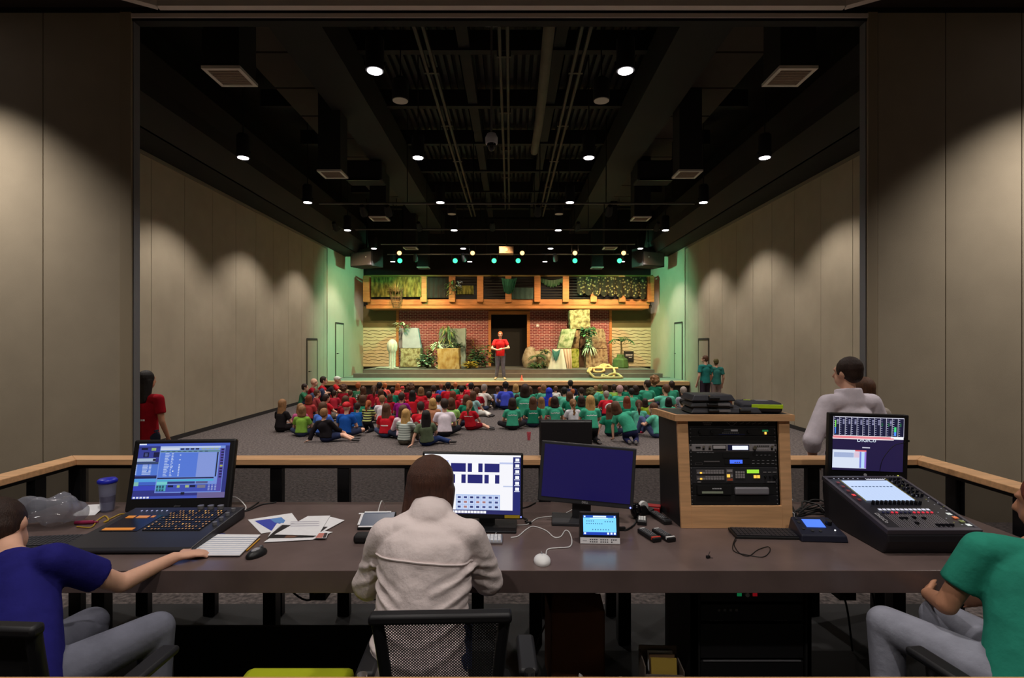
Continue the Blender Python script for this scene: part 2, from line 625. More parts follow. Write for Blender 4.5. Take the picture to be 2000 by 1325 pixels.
MB().span((-6.1, 2.34, 0.6), (5.95, 5.54, 0.905)).span((-6.1, 2.335, 0.905), (5.95, 5.54, 0.92), 1).build('upper_deck', [RISER, UPDECK], st, bev=0.006)
MB().span((XL + .02, 2.34, 0.5), (-6.1, 5.54, 0.6)).span((5.95, 2.34, 0.5), (XR - .02, 5.54, 0.6)).build('side_deck', STG, st)

# doors in the side walls
doors = ((XL, 1, 18.35, 19.25, 0.03, 2.12), (XL, 1, 21.35, 22.3, 0.6, 2.78), (XR, -1, 17.95, 18.85, 0.03, 2.12), (XR, -1, 20.7, 21.6, 0.6, 2.78))
for k, (x, o, a, b, z0, z1) in enumerate(doors):
    fr = MB()
    fr.span((x, a - 0.05, z0), (x + o * 0.03, a, z1 + 0.05)).span((x, b, z0), (x + o * 0.03, b + 0.05, z1 + 0.05)).span((x, a, z1), (x + o * 0.035, b, z1 + 0.06), 1)
    d = struct(fr.build('door_%d' % (k + 1), [mat('door_frame_paint', (70, 66, 54), 0.6), JOINT]))
    MB().span((x, a, z0), (x + o * 0.02, b, z1)).build('door_leaf', PAINT if k % 2 else FABRIC, d)
    y = a + 0.1 if x < 0 else b - 0.1
    MB().cyl((x, y, z0 + 1.0), (x + o * 0.07, y, z0 + 1.0), 0.016).cyl((x + o * 0.07, y, z0 + 1.0), (x + o * 0.07, y + 0.12 * o, z0 + 1.0), 0.014).build('door_handle', SATIN, d)

# ---- booth opening: frontal panel walls, jambs, header with track
DJ = 6.0
HZ = 5.6


def front_wall(name, xa, xb, joints):
    w = MB()
    xs = [xa] + joints + [xb]
    for a, b in zip(xs[:-1], xs[1:]):
        w.span((a + 0.005, DJ, 0), (b - 0.005, DJ + 0.1, HZ + 0.3), 0)
    w.span((xa, DJ + 0.02, 0), (xb, DJ + 0.1, HZ + 0.3), 1)
    return struct(w.build(name, [FABRIC, JOINT]))


jl = lambda px: (px - CX) / F * DJ
front_wall('wall_front_left', -10, jl(235), [-9.6 + 0.85 * k for k in range(1, 5)] + [jl(84)])
front_wall('wall_front_right', jl(1714), 10, [jl(1847), jl(1847) + 0.85, jl(1847) + 1.7, jl(1847) + 2.55])
w = MB()
JAMB = mat('jamb_metal', (150, 136, 112), 0.7)
for a, b in ((jl(236.5), jl(258)), (jl(1693.5), jl(1712))):
    w.span((a, DJ - 0.02, 0), (b, DJ + 0.11, HZ + 0.1), 0)
w.span((jl(233), DJ + .03, 0), (jl(238), DJ + .11, HZ), 1).span((jl(1711), DJ + .03, 0), (jl(1715), DJ + .11, HZ), 1)
w.span((jl(258), DJ + .01, 0), (jl(260), DJ + .11, HZ), 2).span((jl(1691.5), DJ + .01, 0), (jl(1694), DJ + .11, HZ), 2)
struct(w.build('trim_3', [JAMB, JOINT, GREY]))
TRK = mat('track_header', (232, 220, 210), 0.5)
w = MB()
w.span((-7.4, DJ - 0.02, HZ + 0.09), (7.1, DJ + 0.12, 8.4), 1)
w.span((jl(258), DJ - 0.02, HZ + 0.03), (jl(1694), DJ + 0.03, HZ + 0.075), 0)
w.span((jl(258), DJ, HZ + 0.0), (jl(1694), DJ + 0.11, HZ + 0.09), 1)
struct(w.build('wall_front_header', [TRK, MATTE]))
w = MB()                                           # ceiling track that bends back over the booth
pts = [(-5.2, 5.0), (-3.83, 5.84), (3.63, 5.84), (5.0, 5.0)]
for (x0, y0), (x1, y1) in zip(pts[:-1], pts[1:]):
    dx, dy = x1 - x0, y1 - y0
    l = math.hypot(dx, dy)
    nx, ny = -dy / l * 0.04, dx / l * 0.04
    z = HZ + 0.045
    w.hexa([(x0 - nx, y0 - ny, z), (x1 - nx, y1 - ny, z), (x1 + nx, y1 + ny, z), (x0 + nx, y0 + ny, z),
            (x0 - nx, y0 - ny, z + 0.1), (x1 - nx, y1 - ny, z + 0.1), (x1 + nx, y1 + ny, z + 0.1), (x0 + nx, y0 + ny, z + 0.1)])
struct(w.build('trim_4', [TRK]))
struct(MB().span((-10, -3.5, HZ + 0.14), (10, DJ, HZ + 0.3)).build('ceiling_booth', mat('brown_soffit', (52, 42, 36), 0.8)))
struct(MB().span((-10, -3.6, 0), (10, -3.5, HZ + .3)).build('wall_booth_back', PAINT))
for nm, x in (('wall_booth_left', -10), ('wall_booth_right', 10)):
    struct(MB().span((x - .1, -3.5, 0), (x, DJ, HZ + .3)).build(nm, PAINT))

# ================================================================== CEILING LAMPS AND GEAR
LENS = emi('lamp_lens', (255, 246, 252), 9.0)
ROWD = [7.29, 10.70, 14.10, 17.55, 20.95, 24.3]
COLX = [-5.32, -1.84, 1.56, 5.06]
ZL = 5.7


def downlight(x, y, label, watts, size=108, blend=0.5, group='black can downlights under the dark ceiling'):
    t = thing('ceiling_light', label, 'ceiling light', (x, y, ZL), 0, group)
    MB().lathe([(0.105, 0.0), (0.125, -0.005), (0.125, 0.42), (0.10, 0.46), (0.03, 0.47)]).build('housing', MATTE, t, smooth=True)
    MB().lathe([(0.10, -0.014), (0.10, -0.003)]).build('lens', LENS, t)
    MB().cyl((0, 0, 0.45), (0, 0, 2.55), 0.012, n=6).build('stem', MATTE, t)
    for s in (-1, 1):
        MB().box((s * 0.135, 0, 0.09), (0.02, 0.02, 0.05)).build('clip', MATTE, t)
    spot('lamp', (x, y, ZL - 0.03), (x, y, 0), watts, size, blend, parent=t, rad=0.08)
    return t


ordn = ['first', 'second', 'third', 'fourth', 'fifth', 'sixth']
coln = ['red shirts\' wall file', 'red shirts\' inner file', 'green shirts\' inner file', 'green shirts\' wall file']
for i, y in enumerate(ROWD):
    for j, x in enumerate(COLX):
        downlight(x, y, 'black can light with white lens, %s, %s from the opening' % (coln[j], ordn[i]), HALL_W * (1.0 if i < 5 else 0.4) * (1.25 if j in (0, 3) else 0.9))
# booth lamps (they stand just above the frame)
for x, y, wt, lb in ((-6.0, 4.95, SCALLOP_W, 'can light washing the tall panel wall at the red shirted woman'), (6.0, 4.9, SCALLOP_W, 'can light washing the tall panel wall behind the mixing desk'),
                     (-1.8, 2.2, BOOTH_W, 'can light above the lighting desk'), (1.6, 2.2, BOOTH_W, 'can light above the wooden equipment rack'),
                     (-1.8, -0.8, BOOTH_W, 'can light behind the seated operator'), (1.6, -0.8, BOOTH_W, 'can light behind the green shirted operator')):
    t = thing('ceiling_light', lb, 'ceiling light', (x, y, HZ + 0.06))
    MB().lathe([(0.105, 0.0), (0.12, 0.0), (0.12, 0.08)]).build('housing', MATTE, t, smooth=True)
    MB().lathe([(0.10, -0.012), (0.10, -0.002)]).build('lens', LENS, t)
    spot('lamp', (x, y, HZ + 0.03), (x, y, 0), wt, 100 if wt == SCALLOP_W else 120, 0.8 if wt == SCALLOP_W else 0.4, parent=t, rad=0.08)

# boxed air drops with framed grilles
GR = mat('grille_mesh', (138, 122, 108), 0.7, 0, 0.1, 60)
GF = mat('grille_frame', (196, 190, 182), 0.5)
drops = [(460, 155), (651, 344), (734, 430), (787, 487), (821, 524)]
for side, sname in ((-1, "red shirts'"), (1, "green shirts'")):
    for k in range(5):
        y = 7.4 + k * 4.3
        y = [7.45, 11.75, 15.95, 20.9, 26][k] if k < 4 else 24.0
        x = -3.88 if side < 0 else 3.86
        t = thing('air_diffuser', 'pale framed grille under a black box on the %s side, %s from the opening' % (sname, ordn[k]), 'air diffuser', (x, y, 5.68 if k < 4 else 5.35), 0, 'boxed air drops under the ceiling')
        MB().span((-0.24, -0.24, 0.03), (0.24, 0.24, 2.6)).build('box_duct', MATTE, t)
        f = MB()
        for a, b in (((-.26, -.26), (.26, -.21)), ((-.26, .21), (.26, .26)), ((-.26, -.21), (-.21, .21)), ((.21, -.21), (.26, .21))):
            f.span((a[0], a[1], 0), (b[0], b[1], 0.04))
        f.build('frame', GF, t)
        g = MB().span((-.21, -.21, 0.015), (.21, .21, 0.03))
        for q in range(9):
            g.span((-.21, -.2 + q * 0.046, 0.006), (.21, -.192 + q * 0.046, 0.016))
        g.build('grille', GR, t)
# brown acoustic panels along the ceiling
PANEL = mat('brown_acoustic_panel', (58, 50, 44), 0.9, 0, 0.06, 3)
for side, sname in ((-1, "red shirts'"), (1, "green shirts'")):
    for k in range(11):
        y = 6.55 + k * 1.42
        o = MB().box((0, 0, 0), (0.98, 1.36, 0.06)).build('acoustic_panel', PANEL, None, (-4.55 if side < 0 else 4.3, y, 7.5), bev=0.01)
        tag(o, 'dark brown ceiling panel on the %s side, number %d from the opening' % (sname, k + 1), 'acoustic panel', 'brown panels hung under the ceiling')
# small round pendant speakers
for x, s in ((-1.67, 'over the red shirted crowd'), (1.38, 'over the green shirted crowd')):
    for y, w_ in ((8.15, 'close to the opening'), (15.3, 'halfway to the stage')):
        t = thing('pendant_speaker', 'round black hanging speaker with pale grille %s, %s' % (s, w_), 'speaker', (x, y, 5.68))
        MB().lathe([(0.11, 0.0), (0.125, 0.01), (0.125, 0.3), (0.05, 0.36)]).build('housing', MATTE, t, smooth=True)
        MB().lathe([(0.10, -0.006), (0.115, -0.006), (0.115, 0.004)]).build('rim', GF, t, smooth=True)
        MB().lathe([(0.10, 0), (0.10, 0.004)]).build('grille', mat('speaker_grille', (110, 112, 92), 0.6), t, (0, 0, -0.004))
        MB().cyl((0, 0, 0.35), (0, 0, 2.5), 0.01, n=6).build('cable', RUBBER, t)
# twin conduits running to the stage
for px, x in ((-1.45, "over the red shirts"), (1.2, "over the green shirts"), (-0.12, 'over the centre aisle')):
    t = thing('ceiling_conduit', 'pair of dark pipes with couplings running to the stage %s' % x, 'pipe', (px, 6.6, 7.0 if px != -.12 else 7.3))
    for s in (-0.07, 0.07):
        MB().cyl((s, 0, 0), (s, 14.5, 0), 0.035, n=8).build('pipe', mat('dull_pipe', (58, 55, 50), 0.6, 0.3), t, smooth=True)
    for k in range(6):
        MB().box((0, 0.9 + k * 2.4, 0.02), (0.26, 0.06, 0.1)).build('bracket', mat('dull_pipe', (58, 55, 50)), t)
# rolled drop screen hanging above the aisle
t = thing('rolled_drape', 'long pale rolled drape hung lengthways beside the centre pipes', 'drape', (0.62, 7.5, 7.05))
MB().tube(curve_pts([(0, 0, 0.2), (0.0, 1.2, 0), (0.02, 4, -0.1), (0.0, 6.5, -0.05)], 5), 0.1, 10).build('roll', mat('pale_canvas', (96, 92, 76), 0.8, 0, 0.15, 3), t, smooth=True)
for y in (0.3, 3, 6.2):
    MB().cyl((0, y, 0.05), (0, y, 1.2), 0.01, n=6).build('hanger', SATIN, t)
# dome camera on its pole
p = PD(960, 275, 8.6)
t = thing('dome_camera', 'white dome camera at the end of a thin pole above the aisle', 'camera', (p.x, p.y, p.z))
MB().cyl((0, 0, 0.1), (0, 0, 8.17 - p.z), 0.016, n=8).build('pole', mat('pole_paint', (96, 92, 90), 0.5), t)
MB().lathe([(0.095, -0.05), (0.1, 0.0), (0.1, 0.05), (0.07, 0.11), (0.03, 0.12)]).build('shell', LGREY, t, smooth=True)
MB().ball((0, 0, -0.05), (0.075, 0.075, 0.12)).build('lens_dome', mat('smoked_dome', (20, 20, 24), 0.1), t, smooth=True)
MB().box((0, 0, 7.15 - p.z), (0.2, 0.12, 0.1)).build('junction_box', LGREY, t)
# cross ducts
for x, s in ((-4.0, 'red shirts'), (3.95, 'green shirts')):
    t = thing('duct_box', 'large black ductwork box crossing above the %s' % s, 'duct', (x, 14.9, 6.72))
    MB().box((0, 0, 0), (1.0, 0.6, 0.55)).build('body', MATTE, t, bev=0.05)
    MB().box((0, -0.31, -0.27), (0.9, 0.03, 0.05)).build('flange', SATIN, t)
# lighting bars
BARM = mat('steel_bar', (96, 94, 90), 0.5, 0.5)
bars = []
for z, y, a, b, lb in ((5.8, 14.6, -5.2, 5.0, 'pale steel lighting bar across the hall, the one nearer the opening'), (5.82, 18.0, -5.2, 5.0, 'pale steel lighting bar across the hall carrying amber lamps'), (5.55, 21.4, -4.9, 4.7, 'steel bar carrying the green stage lamps'), (5.75, 20.3, -4.9, 4.7, 'steel bar carrying the amber stage lamps')):
    t = thing('lighting_bar', lb, 'lighting bar', (0, y, z))
    MB().cyl((a, 0, 0), (b, 0, 0), 0.028, n=10).build('pipe', BARM, t, smooth=True)
    for k in range(6):
        x = a + 0.6 + (b - a - 1.2) * k / 5
        MB().cyl((x, 0, 0.03), (x, 0, 2.4), 0.012, n=6).build('hanger', SATIN, t)
    bars.append(t)


def fixture(px, py, d, rgb, label, aim, watts, size=40, r=0.11, zbar=None, spill=True, face=None):
    p = PD(px, py, d)
    t = thing('stage_light', label, 'stage light', p, 0)
    dr = (V(face or aim) - p).normalized()
    q = dr.to_track_quat('-Z', 'Y').to_matrix()
    M4 = q.to_4x4()
    MB().lathe([(r, 0), (r + 0.015, 0.0), (r + 0.015, 0.16), (0.06, 0.33), (0.03, 0.34)], M=M4).build('body', MATTE, t, smooth=True)
    MB().lathe([(r - 0.008, -0.012), (r - 0.008, -0.001)], M=M4).build('lens', glow((60, 255, 160) if rgb == GREEN else (255, 196, 120), (2.4 if rgb == GREEN else 3.2) if spill else 2.2), t)
    top = (zbar or p.z + 0.35) - p.z
    MB().cyl((-r - .03, 0, 0.05), (-r - .03, 0, top), 0.012, n=6).cyl((r + .03, 0, 0.05), (r + .03, 0, top), 0.012, n=6).box((0, 0, top), (2 * r + .1, 0.04, 0.04)).build('yoke', SATIN, t)
    if watts:
        spot('lamp', p - V((0, 0, r + .07)) if face else p + dr * 0.04, aim, watts, size, 0.7, (130, 255, 200) if rgb == GREEN else rgb, parent=t, rad=0.08)  # given a face, an unseen spot is added below the body, aimed apart
    return t


GREEN = (70, 255, 170)
AMBER = (255, 216, 164)
gl = 'green glowing stage lamp, '
for px, lb, aim, wt, sz in ((781, 'the one by the boxed speaker at the red shirts\' side', (-5.4, 21.0, 0.6), 330, 80), (889, 'second of the big green ones', (-3.0, 20.9, 0.6), 330, 75),
                            (965, 'just off the projector towards the red shirts', (XL, 22.9, 2.7), 1250, 78), (1012, 'just off the projector towards the green shirts', (XR, 22.9, 2.7), 1250, 78),
                            (1123, 'second of the big green ones from the green shirts\' wall', (2.8, 20.9, 0.6), 330, 75), (1210, 'the one by the boxed speaker at the green shirts\' side', (5.0, 21.0, 0.6), 330, 80)):
    p = PD(px, 509.5, 21.2)
    fixture(px, 509.5, 21.4, GREEN, gl + lb, aim, wt, sz, 0.1, 5.55, True, ((px - CX) / F * 9, 7.5, 1.6))
for px, lb, aim in ((812, 'turned towards the hanging box', (-4, 24, 1.2)), (907, 'turned sideways beside a white lamp', (-1.0, 24.0, 1.5)), (1085, 'turned towards the arch', (2.2, 24.0, 2.2))):
    fixture(px, 510, 21.4, GREEN, 'small angled green stage lamp ' + lb, aim, 200, 34, 0.07, 5.55)
for px, lb, aim in ((780, 'first above the draped column', (-4.2, 25, 1.5)), (923, 'above the hay coloured block', (-2.3, 19.9, 0.6)), (1020, 'above the black doorway', (0.6, 19.9, 0.6)), (1123, 'above the white tent cloth', (2.4, 25, 1.5)), (1218, 'above the potted palm', (4.6, 25, 1.5))):
    fixture(px, 494.5, 20.3, AMBER, 'warm amber stage lamp ' + lb, aim, 1150, 74, 0.09, 5.75, True, ((px - CX) / F * 12, 12.5, 1.6))
for px, lb in ((658, 'by the red shirts\' wall'), (820, 'over the red shirts'), (962, 'over the centre aisle'), (1127, 'over the green shirts'), (1281, 'by the green shirts\' wall')):
    fixture(px, 448.5, 18.0, AMBER, 'black can with dim amber lens on the second bar, ' + lb, ((px - CX) / F * 17, 25, 1.7), 750, 60, 0.08, 5.82, False)
for px, lb in ((712, 'at the red shirts\' end'), (1188, 'at the green shirts\' end'), (1050, 'in the middle'), (760, 'next to the first air drop')):
    fixture(px, 420, 14.6, (255, 230, 200), 'small unlit black spotlight on the first bar ' + lb, ((px - CX) / F * 15, 22, 1), 0, 40, 0.08, 5.8, False)
# projector
p = PD(989, 490, 19.6)
t = thing('projector', 'beige projector hanging over the middle of the crowd by the stage', 'projector', p)
MB().box((0, 0, 0), (0.52, 0.4, 0.26)).build('body', mat('projector_case', (150, 120, 92), 0.5), t, bev=0.02)
MB().cyl((0, -0.2, 0), (0, -0.23, 0), 0.06).build('lens', mat('projector_lens', (200, 170, 140), 0.2), t)
MB().cyl((0, 0, 0.12), (0, 0, 2.6), 0.025, n=8).build('mount_pole', MATTE, t)
# boxed loudspeakers at the wall tops
for s, lb in ((-1, 'black wedge loudspeaker with grey face above the red shirts\' stage corner'), (1, 'black wedge loudspeaker with grey face above the green shirts\' stage corner')):
    x = -6.0 if s < 0 else 5.75
    t = thing('loudspeaker', lb, 'loudspeaker', (x, 21.6, 5.1), R(24) * s)
    MB().prism([(-0.55, 0.0), (0.55, 0.0), (0.55, 0.75), (-0.55, 0.62)] if s < 0 else [(-0.55, 0.0), (0.55, 0.0), (0.55, 0.62), (-0.55, 0.75)], 0, 0.7, axis='y').build('cabinet', MATTE, t, bev=0.015)
    MB().span((-0.5, -0.02, 0.04), (0.5, 0.005, 0.56)).build('grille', mat('grey_grille', (92, 86, 88), 0.6, 0.2), t)
    MB().cyl((0.25 * -s, -0.021, 0.36), (0.25 * -s, -0.03, 0.36), 0.03).build('badge', LGREY, t)
    MB().cyl((0, 0.35, 0.6), (0, 0.35, 2.8), 0.03, n=6).build('bracket', SATIN, t)
# ================================================================== BALCONY AND SCENERY
bal = thing('stage_balcony', 'pine balcony with posts and black slatted rails across the stage', 'balcony', (0, 24.05, 0))


def bp(px, py, d=24.05):
    p = PD(px, py, d)
    return p.x, p.z


x0, z0 = bp(713, 603)
x1, z1 = bp(1274, 585)
zm = bp(0, 596)[1]
MB().span((x0 + .12, -0.05, zm), (x1 - .12, 1.3, z1)).build('upper_beam', PINE, bal, bev=0.012)
MB().span((x0 + .05, -0.0, z0), (x1 - .15, 1.3, zm)).build('lower_beam', PINE, bal, bev=0.012)
MB().span((x0, 0.1, z0 + 0.05), (x1, 1.3, zm)).build('soffit', mat('balcony_soffit', (50, 40, 26), 0.8), bal)  # soffit coloured dark to deepen the shade below the balcony
posts = [719, 829, 884, 938.5, 993, 1049, 1104, 1158, 1213, 1268]
zt = bp(0, 541)[1]
zb = bp(0, 591)[1]
for px in posts:
    w_ = 0.14 if px not in (719, 1268) else 0.15
    MB().span((bp(px, 0)[0] - w_, -0.3, zb), (bp(px, 0)[0] + w_, -0.05, zt)).build('post', PINE, bal, bev=0.012)
MB().span((x0, -0.12, zt), (x1, -0.02, zt + 0.07)).build('top_rail', mat('rail_paint', (120, 104, 48), 0.6), bal)
for a, b in zip(posts[:-1], posts[1:]):
    s = MB()
    xa, xb = bp(a, 0)[0] + 0.14, bp(b, 0)[0] - 0.14
    for k in range(8):
        z = z1 + 0.03 + k * (zt - z1) / 8
        s.span((xa, -0.1, z), (xb, -0.07, z + 0.06))
    s.build('slat_panel', MATTE, bal)
MB().span((x0 - 0.3, 1.31, z1), (x1 + 0.3, 1.34, zt + 2.9)).build('back_panel', MATTE, bal)

CAMO = ramp_mat('camo_sponged', 'noise', [(76, 64, 41), (120, 110, 73), (156, 152, 113), (96, 83, 56)], [0.32, 0.45, 0.56, 0.7], 0.9, 5, 0.2)
CAMOB = ramp_mat('camo_brown', 'noise', [(80, 62, 46), (118, 97, 73), (145, 128, 99), (89, 72, 52)], [0.32, 0.45, 0.56, 0.7], 0.9, 6, 0.2)
CAMO_LIT = ramp_mat('camo_green_lit', 'noise', [(67, 88, 56), (112, 128, 88), (152, 160, 128), (96, 88, 56)], [0.32, 0.45, 0.56, 0.7], 0.9, 4, 0.2)  # green stage light put into the camouflage colours
CAMOL = ramp_mat('camo_lime', 'noise', [(56, 67, 20), (104, 112, 32), (136, 140, 72), (80, 72, 40)], [0.32, 0.45, 0.56, 0.7], 0.9, 6, 0.2)
HAY = ramp_mat('hay_coloured', 'noise', [(128, 94, 48), (164, 136, 76), (177, 156, 104), (136, 104, 52)], [0.3, 0.46, 0.58, 0.74], 0.9, 5, 0.2, (1, 1, 0.6))
SLATE = mat('pale_slate', (150, 154, 160), 0.8, 0, 0.12, 3)
TEAL = mat('grey_green_slate', (128, 146, 138), 0.8, 0, 0.12, 3)
ROCK = ramp_mat('beige_rock', 'noise', [(96, 83, 62), (148, 136, 108), (172, 163, 140)], [0.3, 0.5, 0.7], 0.95, 5, 0.6)


def block(name, label, cat, d, quad, m, depth=0.6, group=None, edge=None):
    """Slab standing or leaning on the stage: front outline from four photo corners at distance d, with real depth; a rough edge strip."""
    q = [PD(px, py, d) for px, py in quad]
    c = sum(q, V()) / 4
    c.z = min(p.z for p in q)
    poly = [(p.x - c.x, p.z - c.z) for p in q]
    b = MB()
    N = 7
    pts = []
    rnd = random.Random(int(quad[0][0] * 7 + quad[0][1]))
    for k in range(4):
        (ax, az), (bx_, bz_) = poly[k], poly[(k + 1) % 4]
        for j in range(N):
            t = j / N
            r = rnd.uniform(-0.018, 0.018) if az > 0.02 or bz_ > 0.02 else 0
            pts.append((ax + (bx_ - ax) * t + r, max(0, az + (bz_ - az) * t + r)))
    b.prism(pts, 0, depth, 0, 'y')
    o = b.build(name, m, None, c, bev=0.015)
    return tag(o, label, cat, group)


gp = 'foam blocks of the stage scenery'
block('foam_block', 'camouflage block under the tilted pale slab near the draped column', 'stage prop', 23.9, [(782, 717), (821, 717), (820.5, 681), (782, 680.5)], CAMO, 0.8, gp)
block('slab', 'tilted pale slate slab standing on the camouflage block', 'stage prop', 24.0, [(786, 680.3), (822, 680.3), (816.5, 641), (786, 641)], SLATE, 0.35, gp)
block('slab', 'narrow darker slab behind the tilted pale slate slab', 'stage prop', 24.5, [(779, 680.3), (790, 680.3), (790, 642), (779, 642)], mat('darker_slate', (120, 122, 130), 0.8, 0, .1, 4), 0.4, gp)  # plain darker grey than the pale slabs
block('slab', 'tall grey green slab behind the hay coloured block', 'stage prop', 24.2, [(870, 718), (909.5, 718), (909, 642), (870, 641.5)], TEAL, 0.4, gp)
block('slab', 'grey slab edge behind the hanging greenery', 'stage prop', 24.7, [(857, 717), (877, 717), (876, 643), (858, 643)], mat('darker_slate', (120, 122, 130)), 0.4, gp)
block('foam_block', 'hay coloured block nearest the stage steps', 'stage prop', 22.6, [(855, 724.2), (897, 724.2), (896, 681), (854, 681)], HAY, 0.9, gp)
block('foam_block', 'lime mottled lower block forming the arch beside the tent cloth', 'stage prop', 23.6, [(1113, 719), (1131, 719), (1131, 681.5), (1113, 681.5)], CAMOL, 0.8, gp)
block('foam_block', 'brown block inside the arch on the tent side', 'stage prop', 23.9, [(1113, 681), (1130, 681), (1134, 643), (1124, 643)], CAMOB, 0.8, gp)
block('slab', 'leaning camouflage slab with green light in its colour over the tent cloth', 'stage prop', 23.4, [(1088, 681), (1115, 681), (1126, 643), (1098, 643)], CAMO_LIT, 0.45, gp)
block('foam_block', 'pale camouflage block topping the arch', 'stage prop', 23.8, [(1114, 643), (1153.5, 642.6), (1151.5, 605), (1112.5, 606)], CAMO, 0.7, gp)
block('foam_block', 'brown sponged upper block of the arch beside the potted palm', 'stage prop', 23.9, [(1144, 681), (1186, 681), (1180, 642.6), (1146, 642.6)], CAMOB, 0.8, gp)
block('foam_block', 'brown sponged lower block of the arch beside the potted palm', 'stage prop', 23.7, [(1144, 719), (1188, 719), (1186, 682), (1144, 682)], CAMOB, 0.9, gp)
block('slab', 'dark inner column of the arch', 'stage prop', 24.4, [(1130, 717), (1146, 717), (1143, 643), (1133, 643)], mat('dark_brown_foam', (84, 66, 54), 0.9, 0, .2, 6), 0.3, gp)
# rock
p = PD(1050, 719, 23.9)
b = MB()
b.ball((-0.35, 0.1, 0.35), (0.36, 0.3, 0.62), 12).ball((0.1, 0.15, 0.3), (0.55, 0.3, 0.48), 12).ball((0.38, 0.2, 0.35), (0.35, 0.3, 0.5), 12).ball((-0.3, 0.15, 0.75), (0.22, 0.2, 0.22), 10)
rk = b.build('rock', ROCK, None, (p.x, p.y, 0.92), smooth=80)
dm = rk.modifiers.new('rough', 'DISPLACE')
tx = bpy.data.textures.new('rock_noise', 'CLOUDS'); tx.noise_scale = 0.25
dm.texture = tx; dm.strength = 0.14; dm.texture_coords = 'LOCAL'
tag(rk, 'beige boulder prop with the little palm in front', 'stage prop')


def leaf(mb, o, d, up, l, w_, mi=0, seg=4, droop=0.5):
    """Bent leaf blade from o towards d, drooping along its length."""
    d = V(d).normalized()
    s = d.cross(V(up))
    s = s.normalized() if s.length > 0.05 else d.orthogonal().normalized()
    n = s.cross(d).normalized()
    vs, p, k = [], V(o), 0
    for k in range(seg + 1):
        t = k / seg
        ww = w_ * math.sin(PI * min(0.98, 0.12 + 0.86 * t)) * 0.5
        vs += [p - s * ww, p + n * ww * 0.3, p + s * ww]
        dd = (d - V((0, 0, 1)) * droop * (t + 0.5 / seg) * 1.6).normalized()
        p = p + dd * l / seg
    fs = []
    for k in range(seg):
        a = 3 * k
        fs += [(a, a + 1, a + 4, a + 3), (a + 1, a + 2, a + 5, a + 4)]
    mb.add(vs, fs, mi)


LEAFG = mat('leaf_green', (70, 112, 62), 0.5, 0, 0.25, 6)
LEAFD = mat('leaf_dark_green', (42, 74, 46), 0.5, 0, 0.25, 6)
LEAFP = mat('leaf_pale', (170, 196, 160), 0.5, 0, 0.15, 6)
LEAFY = mat('leaf_yellow', (182, 160, 56), 0.5, 0, 0.2, 6)
LEAFO = mat('leaf_olive', (116, 124, 60), 0.5, 0, 0.2, 6)
STEM = mat('plant_stem', (84, 68, 42), 0.8)


def foliage(label, px, py, d, w_, h, n, l, lw, m, m2=None, droop=0.5, name='shrub', z=None, seed=1, cat='plant', hang=False):
    p = PD(px, py, d)
    t = thing(name, label, cat, (p.x, p.y, p.z if z is None else z))
    rnd = random.Random(seed)
    b = MB()
    st_ = MB()
    for k in range(int(n * 1.4)):
        a = rnd.uniform(0, 2 * PI)
        rr = math.sqrt(rnd.random())
        hh = rnd.uniform(0.1, 1) * h * (1 - 0.35 * rr)
        o = V((math.cos(a) * rr * w_ / 2, math.sin(a) * rr * w_ * 0.3, -hh if hang else hh))
        leaf(b, o, (math.cos(a), math.sin(a) * 0.8 - 0.25, rnd.uniform(-0.2, 0.9)), (0, 0, 1), l * rnd.uniform(0.8, 1.35), lw * 1.15, rnd.choice((0, 0, 1)), 3, droop)
        if k % 5 == 0:
            st_.tube([(0, 0, 0), (o.x * 0.4, o.y * 0.4, o.z * 0.6), o], 0.008, 4)
    b.build('leaves', [m, m2 or m], t)
    st_.build('stem', STEM, t)
    return t


foliage('white leaved shrub between the two front blocks', 834, 719, 23.2, 0.7, 0.72, 130, 0.16, 0.1, LEAFD, LEAFP, seed=2)
foliage('taller olive shrub behind the white leaved shrub', 846, 718, 24.1, 0.5, 1.25, 60, 0.22, 0.09, LEAFO, LEAFG, seed=3)
foliage('trailing ivy spilling over the tilted pale slab', 786, 628, 23.9, 0.55, 0.45, 26, 0.2, 0.07, LEAFG, LEAFP, 0.8, 'ivy', seed=4, hang=True)
foliage('long stringy greenery hanging over the tall grey green slab', 874, 634, 24.0, 0.4, 1.0, 60, 0.4, 0.05, LEAFG, LEAFO, 1.6, 'hanging_plant', seed=5, hang=True)
foliage('pale spiky plant on top of the hay coloured block', 856, 681, 23.0, 0.35, 0.3, 26, 0.26, 0.06, LEAFP, LEAFG, 1.0, 'plant', seed=6)
foliage('pale fern in front of the tall grey green slab', 882, 680.5, 23.9, 0.3, 0.42, 30, 0.18, 0.06, LEAFP, LEAFG, 0.7, 'fern', seed=7)
foliage('dark fern on the ledge of the tall grey green slab', 897, 680.5, 24.0, 0.4, 0.24, 36, 0.16, 0.05, LEAFD, LEAFD, 0.4, 'fern', seed=8)
foliage('dark leafy bush beside the black doorway', 930, 719, 23.5, 0.62, 0.95, 130, 0.17, 0.1, LEAFD, LEAFG, seed=9)
foliage('tall loose bush against the doorway post', 948, 718, 24.0, 0.5, 1.15, 70, 0.2, 0.1, LEAFG, LEAFO, seed=10)
foliage('low yellow leaved plant by the doorway bushes', 918, 720, 22.9, 0.32, 0.3, 36, 0.24, 0.1, LEAFY, LEAFY, 0.4, 'plant', seed=11)
t = foliage('tall dry bamboo stalks against the brick', 927, 716, 24.9, 0.3, 1.5, 40, 0.35, 0.03, mat('dry_reed', (150, 122, 62), 0.8), LEAFO, 0.2, 'bamboo', seed=12)
foliage('low green bush in front of the beige boulder', 1049, 720, 23.1, 0.7, 0.26, 90, 0.15, 0.06, LEAFG, LEAFD, 0.5, seed=13)
